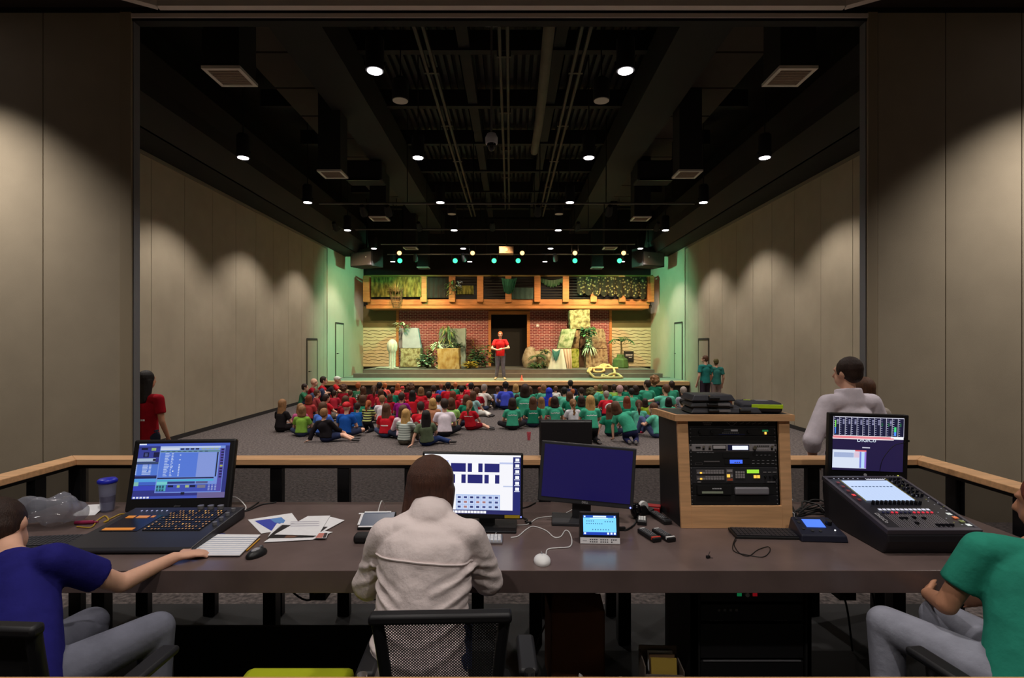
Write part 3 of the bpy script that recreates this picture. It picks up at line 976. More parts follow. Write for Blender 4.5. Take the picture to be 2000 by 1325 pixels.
foliage('ivy clump on the arch block below the top block', 1149, 638, 23.3, 0.55, 0.5, 80, 0.15, 0.12, LEAFD, LEAFG, 0.8, 'ivy', seed=14, hang=True)
foliage('white spidery plant hanging on the arch', 1152, 681, 23.66, 0.14, 0.1, 26, 0.42, 0.035, LEAFP, LEAFP, 1.6, 'hanging_plant', seed=15)
foliage('thin vine running down the arch block', 1150, 657, 23.4, 0.1, 0.55, 24, 0.13, 0.07, LEAFP, LEAFG, 0.8, 'vine', seed=16, hang=True)
foliage('pale vine over the top edge of the beige boulder', 1064, 683, 23.5, 0.3, 0.25, 30, 0.14, 0.08, LEAFD, LEAFO, 0.6, 'vine', seed=17, hang=True)


def palm(label, px, py, d, h, n, l, z=0.92, r=0.05, seed=1, lw=0.16, tilt=0.5):
    p = PD(px, py, d)
    t = thing('palm', label, 'plant', (p.x, p.y, z))
    MB().tube(curve_pts([(0, 0, 0), (0.02, 0, h * 0.5), (0, 0, h)]), r, 8, r1=r * 0.6).build('trunk', STEM, t, smooth=True)
    rnd = random.Random(seed)
    for k in range(n):
        a = 2 * PI * k / n + rnd.uniform(-0.2, 0.2)
        b = MB()
        d_ = V((math.cos(a), math.sin(a) * 0.7, tilt + rnd.uniform(-0.2, 0.4))).normalized()
        q = [V((0, 0, h))]
        for j in range(6):
            q.append(q[-1] + (d_ - V((0, 0, 0.28 * j))).normalized() * l / 6)
        b.tube(q, 0.01, 4)
        for j in range(1, 7):
            for s in (-1, 1):
                dd = (q[j] - q[j - 1]).normalized()
                sd = dd.cross(V((0, 0, 1))).normalized() * s
                leaf(b, q[j], dd * 0.6 + sd, (0, 0, 1), lw * (1.1 - 0.1 * j), 0.055, 0, 2, 0.3)
        b.build('frond', LEAFD if k % 2 else LEAFG, t)
    return t


palm('little palm standing before the beige boulder', 1049, 716, 23.3, 0.48, 9, 0.42, seed=2, lw=0.12)
palm('big potted palm beside the black sign', 1213, 697, 23.6, 0.62, 11, 0.62, z=1.42, seed=3, lw=0.24, tilt=0.9)
p = PD(1213, 720, 23.4)
t = thing('plant_pot', 'tall plant stand draped in green cloth below the big palm', 'plant pot', (p.x, p.y + .1, 0.92))
MB().lathe([(0.34, 0), (0.36, 0.04), (0.33, 0.36), (0.27, 0.42), (0.18, 0.46), (0.15, 0.6)], n=9).build('draped_base', mat('green_drape', (56, 80, 34), 0.8, 0, .4, 4, .8, 6), t)
foliage('cactus shaped dark bush by the low green bush', 1064, 720, 22.9, 0.2, 0.36, 40, 0.1, 0.05, LEAFD, LEAFO, 0.1, 'cactus', seed=18)
# black sign
p = PD(1231.5, 697, 24.9)
t = thing('sign_board', 'black sign with white lettering on the pale stone panels', 'sign', (p.x, DB - 0.1, p.z))
MB().box((0, 0, 0), (0.47, 0.04, 0.5)).build('board', BLACK, t, bev=0.005)
ln = MB()
for k, (y, a, b_) in enumerate(((0.08, -0.15, 0.16), (0.03, -0.15, 0.16), (-0.05, 0.0, 0.12))):
    x = a
    rnd = random.Random(k)
    while x < b_:
        l = rnd.uniform(0.03, 0.06)
        ln.box((x + l / 2, -0.022, y), (l - 0.008, 0.004, 0.024))
        x += l
ln.build('lettering', WHITE, t)
# draped column
p = PD(766, 722, 23.1)
t = thing('draped_column', 'post wrapped in pale net cloth with its tail on the floor', 'stage prop', (p.x, p.y, 0.92))
PALE = mat('pale_net_cloth', (168, 176, 160), 0.9, 0, 0.12, 9, 0.5, 18)
prof = [(0.17, 0), (0.14, 0.12), (0.135, 0.5), (0.15, 0.72), (0.19, 0.78), (0.205, 0.95), (0.19, 1.1), (0.13, 1.2), (0.06, 1.25), (0.01, 1.26)]
b = MB()
n = 26
vs = []
for r, z in prof:
    vs += [(r * (1 + 0.14 * math.sin(k * 2.9 + z)) * math.cos(2 * PI * k / n), r * (1 + 0.14 * math.sin(k * 2.9 + z)) * math.sin(2 * PI * k / n), z) for k in range(n)]
fs = [(i * n + k, i * n + (k + 1) % n, (i + 1) * n + (k + 1) % n, (i + 1) * n + k) for i in range(len(prof) - 1) for k in range(n)]
b.add(vs, fs)
b.build('wrap', PALE, t, smooth=70)
b = MB()
for k in range(7):
    b.tube(curve_pts([(0.05, -0.1, 0.04), (-0.2 - 0.04 * k, -0.1 - 0.03 * k, 0.05), (-0.45 - 0.03 * k, -0.12, 0.02), (-0.66 + 0.05 * k, -0.2 + 0.04 * k, 0.015)]), 0.03, 6)
b.tube(curve_pts([(0.05, -0.1, 0.04), (0.18, -0.12, 0.03), (0.3, -0.1, 0.015)]), 0.03, 6)
b.build('tail', PALE, t, smooth=True)


def drape(name, label, cat, quad, d, m, folds=6, amp=0.05, sag=0.0, depth=0.02, bottom_wave=0.0, flare=0):
    """Hanging cloth: quad corners (tl, tr, br, bl) in the photo at distance d; folds, thickness."""
    tl, tr, br, bl = [PD(px, py, d) for px, py in quad]
    c = (tl + tr) / 2
    nx, nz = 36, 8
    vs = []
    for s in (0, 1):
        for j in range(nz + 1):
            for i in range(nx + 1):
                u, v = i / nx, j / nz
                q = (tl * (1 - u) + tr * u) * (1 - v) + (bl * (1 - u) + br * u) * v
                q = q - V((0, 0, 1)) * sag * math.sin(PI * u) * (0.4 + 0.6 * v)
                q = q + V((0, amp * math.sin(2 * PI * folds * u + 0.6 * v) * (0.4 + v * 0.6) + s * depth - flare * v, -bottom_wave * v * abs(math.sin(PI * folds * u))))
                vs.append(q - c)
    W = nx + 1
    L = W * (nz + 1)
    fs = []
    for j in range(nz):
        for i in range(nx):
            a = j * W + i
            fs += [(a, a + W, a + W + 1, a + 1), (L + a, L + a + 1, L + a + W + 1, L + a + W)]
    for i in range(nx):
        fs += [(i, i + 1, L + i + 1, L + i), (nz * W + i + 1, nz * W + i, L + nz * W + i, L + nz * W + i + 1)]
    for j in range(nz):
        fs += [(j * W + W, j * W, L + j * W, L + j * W + W), (j * W + nx, j * W + W + nx, L + j * W + W + nx, L + j * W + nx)]
    o = MB().add(vs, fs).build(name, m, None, c, smooth=60)
    return tag(o, label, cat)


TENT = mat('tent_cloth', (188, 190, 172), 0.85, 0, 0.05, 3)
drape('tent_cloth', 'pale tent cloth spread wide at the foot of the leaning slab', 'cloth', [(1081, 682), (1099, 682), (1107, 724), (1069, 724)], 22.7, TENT, 2, 0.05, flare=0.12)
drape('tent_cloth', 'narrower pale cloth hanging beside the white tent cloth', 'cloth', [(1098, 682), (1116, 682), (1117, 724), (1106, 724)], 22.9, mat('pink_beige_cloth', (190, 168, 146), 0.85, 0, .08, 3), 3, 0.06, flare=0.08)
drape('swag_cloth', 'teal cloth swag hanging over the white tent cloth', 'cloth', [(1078, 681), (1095, 681), (1093, 690), (1079, 692)], 22.55, mat('teal_cloth', (70, 128, 118), 0.85, 0, .2, 6), 4, 0.05, 0.3)
REED = ramp_mat('reed_mat', 'noise', [(51, 52, 19), (89, 89, 35), (124, 120, 60)], [0.35, 0.5, 0.68], 0.9, 9, 0.3, (1, 1, 0.35))
NET = ramp_mat('camo_net', 'voronoi', [(152, 140, 96), (96, 89, 57), (32, 30, 19)], [0.1, 0.28, 0.45], 0.9, 9, 0.2)
drape('reed_screen', 'yellow green reed screen tied to the balcony rail', 'screen', [(725, 541), (823, 541), (823, 580), (725, 580)], 23.70, REED, 5, 0.03)
drape('reed_screen', 'small reed screen hung low between two balcony posts', 'screen', [(893, 558), (925, 558), (925, 575), (893, 575)], 23.85, REED, 3, 0.03)
drape('camo_netting', 'leafy camouflage net draped over the balcony above the arch', 'netting', [(1127, 541), (1263, 541), (1263, 579), (1127, 571)], 23.67, NET, 9, 0.05, 0.0, bottom_wave=0.12)
drape('swag_cloth', 'green cloth swag bunched on a balcony post', 'cloth', [(979, 543), (1010, 543), (1003, 569), (984, 569)], 23.65, mat('dark_teal_cloth', (50, 106, 84), 0.85, 0, .25, 6), 6, 0.06, 0.12)
drape('swag_cloth', 'faint blue green cloth panel on the balcony rail', 'cloth', [(1000, 562), (1042, 562), (1042, 584), (1000, 584)], 23.87, mat('slate_cloth', (62, 84, 80), 0.85, 0, .2, 4), 4, 0.03)
drape('black_drape', 'dark drape covering the rail beside the small reed screen', 'drape', [(834, 543), (880, 543), (880, 582), (834, 582)], 23.85, mat('dark_drape', (34, 32, 28), 0.9), 5, 0.03)
drape('vine_swag', 'thin green vine strung along the balcony top rail', 'vine', [(1056, 543), (1100, 543), (1100, 547), (1056, 547)], 23.75, LEAFD, 8, 0.03, 0.25, bottom_wave=0.1)
foliage('feathery foliage hanging in front of the small balcony drape', 885, 546, 23.55, 0.6, 0.8, 60, 0.2, 0.04, LEAFD, LEAFO, 1.0, 'hanging_plant', seed=21, hang=True)
# net basket on the balcony
p = PD(774, 556, 23.5)
t = thing('net_basket', 'round net basket of dried stems hanging off the balcony beam', 'basket', p)
b = MB()
for k in range(12):
    a = 2 * PI * k / 12
    b.tube([(0.3 * math.cos(a), 0.2 * math.sin(a), -0.15), (0.24 * math.cos(a), 0.16 * math.sin(a), -0.6), (0.14 * math.cos(a), 0.1 * math.sin(a), -1.02)], 0.012, 4)
for z, r in ((-0.3, 0.28), (-0.55, 0.25), (-0.8, 0.2), (-1.0, 0.14)):
    b.tube([(r * math.cos(2 * PI * k / 16), r * 0.67 * math.sin(2 * PI * k / 16), z) for k in range(17)], 0.012, 4)
b.build('net', mat('dark_twine', (92, 70, 44), 0.9), t)
b = MB()
rnd = random.Random(3)
for k in range(90):
    a, e = rnd.uniform(0, 2 * PI), rnd.uniform(0.2, 1.5)
    leaf(b, (0.1 * math.cos(a), 0.08 * math.sin(a), -0.35), (math.cos(a) * math.cos(e), math.sin(a) * 0.6 * math.cos(e), math.sin(e)), (0, 0, 1), 0.42, 0.03, 0, 3, 0.3)
b.build('dried_stems', mat('dried_stem', (140, 124, 72), 0.9), t)
# rope
ROPE = mat('yellow_rope', (196, 160, 104), 0.8, 0, 0.1, 40, 0.3, 120)
rp = curve_pts([PD(1150, 726, 22.1), PD(1160, 720, 22.3), PD(1175, 716, 22.6), PD(1190, 713, 22.9), PD(1176, 719, 22.4), PD(1160, 724, 22.2), PD(1168, 728, 22.1), PD(1180, 724, 22.15),
                PD(1172, 716, 22.5), PD(1180, 712.5, 22.8), PD(1192, 716, 22.5), PD(1200, 724, 22.1), PD(1199, 735, 21.75), PD(1192, 739, 21.3), PD(1178, 733, 21.75), PD(1176, 738, 21.4), PD(1184, 737, 21.5),
                PD(1194, 731, 21.75), PD(1206, 731, 21.75), PD(1215, 739, 21.3), PD(1203, 740.5, 21.1), PD(1185, 740, 21.1), PD(1165, 740, 21.1), PD(1156, 733, 21.75), PD(1148, 725, 22.1), PD(1158, 722, 22.25), PD(1186, 722.5, 22.25), PD(1207, 723, 22.25)], 7)
rp = [V((q.x, q.y, max(q.z, (0.92 if q.y > 22.2 else 0.77 if q.y > 21.88 else 0.6) + 0.05))) for q in rp]
c = rp[0].copy()
tag(MB().tube([q - c for q in rp], 0.05, 8).build('rope', ROPE, None, c, smooth=True), 'thick yellow rope lying in a tangle over the stage steps', 'rope')
p = PD(1019, 743, 20.3)
t = thing('traffic_cone', 'tiny orange cone standing on the front of the stage', 'cone', (p.x, p.y, 0.6))
MB().lathe([(0.07, 0), (0.05, 0.02), (0.012, 0.2), (0.004, 0.21)]).build('cone_body', mat('orange_cone', (230, 100, 70), 0.6), t, smooth=True)
MB().box((0, 0, 0.005), (0.16, 0.16, 0.012)).build('foot_plate', mat('orange_cone', (230, 100, 70)), t)
# ================================================================== PEOPLE
def remesh(mb, vox, it=4, fac=0.5):
    """Fuse overlapping closed shells into one smooth surface."""
    o = bpy.data.objects.new('shell', mb.mesh('shell', []))
    COL.objects.link(o)
    r = o.modifiers.new('fuse', 'REMESH')
    r.mode, r.voxel_size, r.use_smooth_shade = 'VOXEL', vox, True
    s = o.modifiers.new('relax', 'SMOOTH')
    s.iterations, s.factor = it, fac
    dg = bpy.context.evaluated_depsgraph_get()
    me = bpy.data.meshes.new_from_object(o.evaluated_get(dg))
    old = o.data
    bpy.data.objects.remove(o)
    bpy.data.meshes.remove(old)
    me.polygons.foreach_set('use_smooth', [True] * len(me.polygons))
    return me


def figure(J, k=1.0, hk=1.0, vox=0.014, sleeve='short', legs='long', hem=0.02, slim=1.0, fold=0.0, soften=3):
    """Meshes of one posed person. J: joints; k limb thickness, hk head size. Returns dict of meshes."""
    J = {a: V(b) for a, b in J.items()}
    side = (J['shR'] - J['shL']).normalized()
    fd = J.get('face', V((0, 1, 0))).normalized()
    up = J.get('up', V((0, 0, 1))).normalized()
    out = {}
    pe, wa, ch, nk, hd = J['pelvis'], J['waist'], J['chest'], J['neck'], J['head']
    r = lambda a, b_=None: (a * k * slim, (b_ or a) * k)
    # --- body
    b = MB()
    tor = [(pe, wa, r(.155, .115), r(.125, .095)), (wa, ch, r(.125, .095), r(.15, .108)), (ch, nk * 0.75 + ch * 0.25, r(.15, .105), r(.075, .06))]
    for p, q, a, c in tor:
        b.capsule(p, q, a, c, side)
    b.capsule(J['shL'] * .92 + J['shR'] * .08, J['shR'] * .92 + J['shL'] * .08, .056 * k, .056 * k, fd)
    b.capsule(nk - (hd - nk) * 0.3, hd - up * 0.03 * hk, .05 * k, .048 * hk)
    Rm = Matrix((fd.cross(up).normalized(), fd, up)).transposed()
    b.ball(hd + up * 0.02 * hk - fd * 0.012 * hk, (.075 * hk, .093 * hk, .095 * hk), 16, rot=Rm)
    b.ball(hd - up * 0.045 * hk + fd * 0.03 * hk, (.055 * hk, .058 * hk, .07 * hk), 14, rot=Rm)
    b.capsule(hd + fd * .082 * hk + up * 0.01 * hk, hd + fd * .1 * hk - up * .026 * hk, .010 * hk, .015 * hk)
    b.capsule(hd + fd * .074 * hk + up * .03 * hk - fd.cross(up) * .035 * hk, hd + fd * .074 * hk + up * .03 * hk + fd.cross(up) * .035 * hk, .013 * hk, .013 * hk)
    b.capsule(hd + fd * .08 * hk - up * .058 * hk - fd.cross(up) * .02 * hk, hd + fd * .08 * hk - up * .058 * hk + fd.cross(up) * .02 * hk, .009 * hk, .009 * hk)
    for s in (-1, 1):
        e = fd.cross(up) * s
        b.ball(hd + e * .076 * hk - fd * .008 * hk - up * .005 * hk, (.012 * hk, .022 * hk, .034 * hk), 8, rot=Rm)
    for s in 'LR':
        sh, el, wr = J['sh' + s], J['el' + s], J['wr' + s]
        b.capsule(sh, el, .05 * k, .038 * k)
        b.capsule(el, wr, .04 * k, .026 * k)
        hdir = J.get('ha' + s)
        hdir = (hdir if hdir else (wr - el)).normalized()
        sd = J.get('th' + s)
        sd = (sd if sd else V((1 if s == 'L' else -1, 0, 0)))
        sd = (sd - hdir * sd.dot(hdir))
        sd = sd.normalized() if sd.length > .05 else hdir.orthogonal().normalized()
        nn = sd.cross(hdir) * (1 if s == 'L' else -1)      # back of the hand
        if nn.z < 0:
            nn = -nn
        hs = k * 1.02
        pk = wr + hdir * .075 * hs
        b.capsule(wr, pk, (.024 * hs, .017 * hs), (.036 * hs, .015 * hs), sd)
        for f, (o_, l_) in enumerate(((.029, .068), (.01, .078), (-.010, .073), (-.029, .056))):
            a0 = pk + sd * o_ * hs
            a1 = a0 + (hdir + sd * o_ * 2 - nn * 0.12).normalized() * l_ * .5 * hs
            a2 = a1 + (hdir + sd * o_ * 2 - nn * (0.45 + 0.08 * f)).normalized() * l_ * .5 * hs
            b.capsule(a0, a1, .0095 * hs, .0085 * hs)
            b.capsule(a1, a2, .0085 * hs, .007 * hs)
        a0 = wr + hdir * .025 * hs + sd * .024 * hs
        a1 = a0 + (hdir * .7 + sd * .8).normalized() * .034 * hs
        b.capsule(a0, a1, .013 * hs, .011 * hs)
        b.capsule(a1, a1 + (hdir + sd * .3 - nn * .2).normalized() * .03 * hs, .0105 * hs, .008 * hs)
        hp, kn, an, to = J['hip' + s], J['kn' + s], J['an' + s], J['to' + s]
        b.capsule(hp, kn, .08 * k, .055 * k)
        b.capsule(kn, an, .054 * k, .035 * k)
        b.capsule(an, to, (.034 * k, .03 * k), (.034 * k, .018 * k))
    out['body'] = remesh(b, vox, 3)
    # --- shirt
    g = 0.014 * k + 0.004
    b = MB()
    dn = (pe - wa).normalized()
    b.capsule(pe + dn * hem, wa, (tor[0][2][0] + g * 1.3, tor[0][2][1] + g * 1.3), (tor[0][3][0] + g * 1.5, tor[0][3][1] + g * 1.5), side, f0=True, n=22)
    b.capsule(wa, ch, (tor[1][2][0] + g * 1.5, tor[1][2][1] + g * 1.5), (tor[1][3][0] + g, tor[1][3][1] + g), side, n=22)
    b.capsule(ch, nk * .8 + ch * .2, (tor[2][2][0] + g, tor[2][2][1] + g), (.07 * k + g * .4, .058 * k + g * .4), side, f1=True, n=22)
    b.capsule(J['shL'] * .92 + J['shR'] * .08, J['shR'] * .92 + J['shL'] * .08, .056 * k + g * .8, .056 * k + g * .8, fd)
    if fold:
        for s in 'LR':
            b.capsule(nk * .8 + ch * .2, J['sh' + s], .062 * k, .055 * k, fd)
    for s in 'LR':
        sh, el, wr = J['sh' + s], J['el' + s], J['wr' + s]
        if sleeve == 'short':
            b.capsule(sh, sh * .35 + el * .65, .05 * k + g, .046 * k + g * 1.2, f1=True, n=16)
        elif sleeve in ('long', 'rolled'):
            e = wr if sleeve == 'long' else el * .62 + wr * .38
            b.capsule(sh, el, .05 * k + g, .042 * k + g * 1.1, n=16)
            b.capsule(el, e, .044 * k + g * 1.1, .031 * k + g * 1.2, f1=True, n=16)
    if fold:
        b.capsule(nk * .7 + ch * .3, nk * .35 + hd * .65 - up * .06, (.1 * k, .095 * k), (.086 * k, .086 * k), side, f1=True, n=20)
    out['shirt'] = remesh(b, vox * (0.8 if vox < .01 else 1), soften)
    # --- trousers
    g = 0.012 * k + 0.003
    b = MB()
    b.capsule(pe - dn * 0.06 * k, pe + dn * 0.02, (tor[0][2][0] + g * .6, tor[0][2][1] + g * .6), (tor[0][2][0] + g * .6, tor[0][2][1] + g * .6), side, n=20)
    for s in 'LR':
        hp, kn, an = J['hip' + s], J['kn' + s], J['an' + s]
        if legs == 'long':
            b.capsule(hp, kn, .08 * k + g, .056 * k + g, n=16)
            b.capsule(kn, an + (kn - an) * .06, .055 * k + g, .042 * k + g, f1=True, n=16)
        else:
            b.capsule(hp, hp * .15 + kn * .85, .08 * k + g, .062 * k + g, f1=True, n=16)
    out['trousers'] = remesh(b, vox, 3)
    # --- shoes
    for s in 'LR':
        an, to = J['an' + s], J['to' + s]
        out['shoe' + s] = remesh(MB().capsule(an, to, (.042 * k, .037 * k), (.042 * k, .026 * k)), max(vox * .8, .006), 2)
    out['frame'] = (hd, fd, up, Rm, hk, nk)
    return out


def hair_mesh(fr, style, vox=0.012):
    hd, fd, up, Rm, h, nk = fr
    rt = fd.cross(up)
    b = MB()
    c = hd + up * .032 * h - fd * .022 * h
    if style == 'bald':
        return None
    if style == 'cap':
        b.ball(hd + up * .042 * h - fd * .01 * h, (.087 * h, .104 * h, .08 * h), 16, rot=Rm)
        b.ball(hd + up * .05 * h + fd * .11 * h, (.06 * h, .06 * h, .012 * h), 12, rot=Rm)
        return remesh(b, vox, 2)
    if style == 'hood':
        b.ball(hd + up * .02 * h - fd * .015 * h, (.11 * h, .115 * h, .13 * h), 16, rot=Rm)
        b.capsule(hd - up * .06 * h - fd * .04 * h, nk - up * .06 * h - fd * .03, (.1 * h, .08 * h), (.13 * h, .08 * h), rt)
        return remesh(b, vox, 3)
    big = {'curly': 1.28, 'bob': 1.1, 'long': 1.07, 'short': 1.03}.get(style, 1.05)
    b.ball(c, (.086 * h * big, .094 * h * big, .096 * h * big), 16, rot=Rm)
    b.ball(c - up * .04 * h - fd * .03 * h, (.074 * h * big, .062 * h * big, .07 * h * big), 14, rot=Rm)
    if style == 'curly':
        rnd = random.Random(5)
        for k in range(26):
            a, e = rnd.uniform(0, 2 * PI), rnd.uniform(-.7, 1.4)
            d = (rt * math.cos(a) * math.cos(e) - fd * abs(math.sin(a) * math.cos(e)) + up * math.sin(e))
            b.ball(c + d * .09 * h * big, .035 * h, 8)
    if style == 'collar':    # shoulder-length hair, most of it tucked into a collar, one side hanging free
        b.ball(c - fd * .01, (.098 * h, .105 * h, .105 * h), 18, rot=Rm)
        b.capsule(hd - fd * .05 * h, hd - fd * .055 * h - up * .11 * h, (.092 * h, .06 * h), (.075 * h, .045 * h), rt, n=18)
        b.capsule(hd - rt * .075 * h - fd * .02 * h, hd - rt * .09 * h - fd * .05 * h - up * .2 * h, (.03 * h, .055 * h), (.02 * h, .03 * h), rt)
        b.capsule(hd + rt * .08 * h - fd * .02 * h, hd + rt * .08 * h - fd * .02 * h - up * .12 * h, (.022 * h, .05 * h), (.018 * h, .03 * h), rt)
    if style in ('bob', 'long'):
        L = .13 if style == 'bob' else .27
        t0 = hd - fd * .035 * h
        dn = (-up * .55 + (nk - hd).normalized() * .6 - fd * .12)
        b.capsule(t0, t0 + dn.normalized() * L * h, (.09 * h, .062 * h), (.098 * h, .04 * h), rt, n=18)
        for s in (-1, 1):
            q = hd + rt * s * .074 * h - fd * .02 * h
            b.capsule(q, q - up * (L * .85) * h + rt * s * .014 - fd * .02, (.024 * h, .05 * h), (.022 * h, .032 * h), rt)
    if style in ('pony', 'braid'):
        t0 = hd - fd * .115 * h + up * .02 * h
        b.ball(t0, .03 * h, 10)
        if style == 'pony':
            b.capsule(t0, t0 - up * .1 * h - fd * .045 * h, (.034 * h, .03 * h), (.042 * h, .032 * h), rt)
            b.capsule(t0 - up * .1 * h - fd * .045 * h, t0 - up * .26 * h - fd * .02 * h, (.042 * h, .032 * h), (.016 * h, .014 * h), rt)
        else:
            for k in range(7):
                b.ball(t0 - up * (.02 + .043 * k) * h - fd * .02 * h + rt * (.009 if k % 2 else -.009) * h, (.032 * h, .028 * h, .032 * h), 10)
    if style == 'bun':
        b.ball(hd + up * .125 * h - fd * .05 * h, .045 * h, 12)
    return remesh(b, vox, 3)


def kid_pose(kind):
    J = dict(pelvis=(0, 0, .105), waist=(0, .01, .21), chest=(0, .03, .33), neck=(0, .045, .435), head=(0, .065, .585), shL=(-.13, .035, .395), shR=(.13, .035, .395),
             hipL=(-.075, .03, .09), hipR=(.075, .03, .09), knL=(-.27, .22, .12), knR=(.27, .22, .12), anL=(.06, .30, .05), anR=(-.06, .36, .05), toL=(.16, .34, .04), toR=(-.16, .40, .04),
             elL=(-.20, .10, .21), elR=(.20, .10, .21), wrL=(-.11, .25, .17), wrR=(.11, .25, .17))
    if kind == 'knees':
        J.update(knL=(-.12, .27, .36), knR=(.12, .27, .36), anL=(-.10, .38, .05), anR=(.10, .38, .05), toL=(-.11, .50, .03), toR=(.11, .50, .03),
                 elL=(-.21, .15, .26), elR=(.21, .15, .26), wrL=(-.08, .33, .27), wrR=(.08, .33, .27), head=(0, .09, .575))
    if kind == 'prop':       # leaning on one straight arm, legs folded out to the other side
        J.update(chest=(-.03, -.02, .33), neck=(-.03, -.02, .43), head=(-.02, .0, .58), waist=(-.01, -.01, .21), shL=(-.16, -.02, .385), shR=(.10, -.02, .40),
                 elL=(-.25, -.04, .2), wrL=(-.29, -.06, .045), haL=(-.8, -.5, -.25), thL=(.4, .8, 0), elR=(.19, .07, .24), wrR=(.17, .22, .15),
                 knR=(.25, .2, .1), anR=(.47, .03, .05), toR=(.57, .05, .04), knL=(.1, .3, .11), anL=(.40, .22, .05), toL=(.5, .24, .04))
    if kind == 'stretch':    # legs out to one side along the floor
        J.update(chest=(-.05, 0, .32), neck=(-.06, .0, .42), head=(-.05, .03, .57), shL=(-.18, 0, .375), shR=(.08, .0, .40), elL=(-.27, -.05, .19), wrL=(-.3, -.1, .045), haL=(-.8, -.5, -.25), thL=(.4, .8, 0),
                 elR=(.17, .1, .25), wrR=(.24, .19, .2), knR=(.3, .12, .13), anR=(.56, .02, .05), toR=(.68, .04, .04), knL=(.26, .22, .12), anL=(.52, .2, .05), toL=(.62, .23, .06))
    if kind == 'kneel':
        J.update(pelvis=(0, -.06, .30), waist=(0, -.04, .42), chest=(0, .0, .55), neck=(0, .02, .65), head=(0, .04, .80), shL=(-.14, .0, .61), shR=(.14, .0, .61), hipL=(-.075, -.05, .29), hipR=(.075, -.05, .29),
                 knL=(-.1, .1, .06), knR=(.1, .1, .06), anL=(-.1, -.22, .05), anR=(.1, -.22, .05), toL=(-.1, -.32, .04), toR=(.1, -.32, .04), elL=(-.2, .07, .44), elR=(.2, .07, .44), wrL=(-.12, .2, .36), wrR=(.12, .2, .36))
    if kind == 'lean':       # kneeling, bent over to one side
        J.update(pelvis=(.08, -.02, .24), waist=(.05, .0, .35), chest=(-.03, .03, .46), neck=(-.12, .06, .54), head=(-.19, .08, .66), shL=(-.2, .05, .47), shR=(.06, .03, .55), hipL=(.0, 0, .22), hipR=(.15, 0, .22),
                 knL=(-.02, .18, .06), knR=(.18, .16, .06), anL=(.08, -.14, .05), anR=(.2, -.14, .05), toL=(.1, -.24, .04), toR=(.21, -.24, .04), elL=(-.25, .06, .29), wrL=(-.24, .06, .06), haL=(-.3, .7, -.2), elR=(.0, .18, .42), wrR=(-.1, .24, .34), up=(-.25, 0, 1))
    if kind == 'reach':      # cross-legged, one arm stretched out sideways
        J.update(elL=(-.28, .08, .34), wrL=(-.46, .1, .3), haL=(-1, .1, -.1), face=(-.6, .8, 0))
    if kind == 'look':
        J.update(face=(.75, .66, 0))
    return J


STAND = dict(pelvis=(0, 0, .95), waist=(0, .0, 1.1), chest=(0, .0, 1.29), neck=(0, -.01, 1.46), head=(0, .02, 1.63), shL=(-.185, -.01, 1.40), shR=(.185, -.01, 1.40), hipL=(-.09, 0, .92), hipR=(.09, 0, .92),
             knL=(-.1, .02, .5), knR=(.1, .02, .5), anL=(-.1, -.02, .09), anR=(.1, -.02, .09), toL=(-.12, .14, .035), toR=(.12, .14, .035), elL=(-.25, -.03, 1.12), elR=(.25, -.03, 1.12), wrL=(-.25, .07, .88), wrR=(.25, .07, .88))
POSES, HAIRS = {}, {}


def get_pose(kind, sleeve, legs, hem=0.02):
    key = (kind, sleeve, legs)
    if key not in POSES:
        if kind.startswith('stand'):
            J = dict(STAND)
            if kind == 'stand_arms':
                J.update(elL=(-.26, .06, 1.14), wrL=(-.08, .2, 1.16), elR=(.26, .06, 1.14), wrR=(.06, .24, 1.1), haL=(1, .2, 0), haR=(-1, .2, 0.2))
            if kind == 'stand_hip':
                J.update(elL=(-.34, -.04, 1.13), wrL=(-.27, .05, .9), elR=(.3, -.03, 1.12), wrR=(.25, .08, .9))
            if kind == 'stand_turn':
                J.update(face=(-.55, .83, 0))
            POSES[key] = figure(J, 1.0, 1.0, 0.013, sleeve, legs, 0.06)
        else:
            POSES[key] = figure(kid_pose(kind), 0.80, 0.93, 0.0125, sleeve, legs, hem)
    return POSES[key]


SKINS = {'pale': (222, 172, 146), 'tan': (190, 136, 106), 'brown': (120, 78, 56)}
HAIRC = {'black': (26, 21, 20), 'dark': (48, 32, 25), 'brown': (86, 56, 38), 'light': (136, 98, 64), 'blonde': (182, 142, 84), 'ginger': (160, 84, 40), 'red': (122, 58, 36), 'grey': (150, 138, 130), 'olive': (88, 80, 44)}
BVH = {}


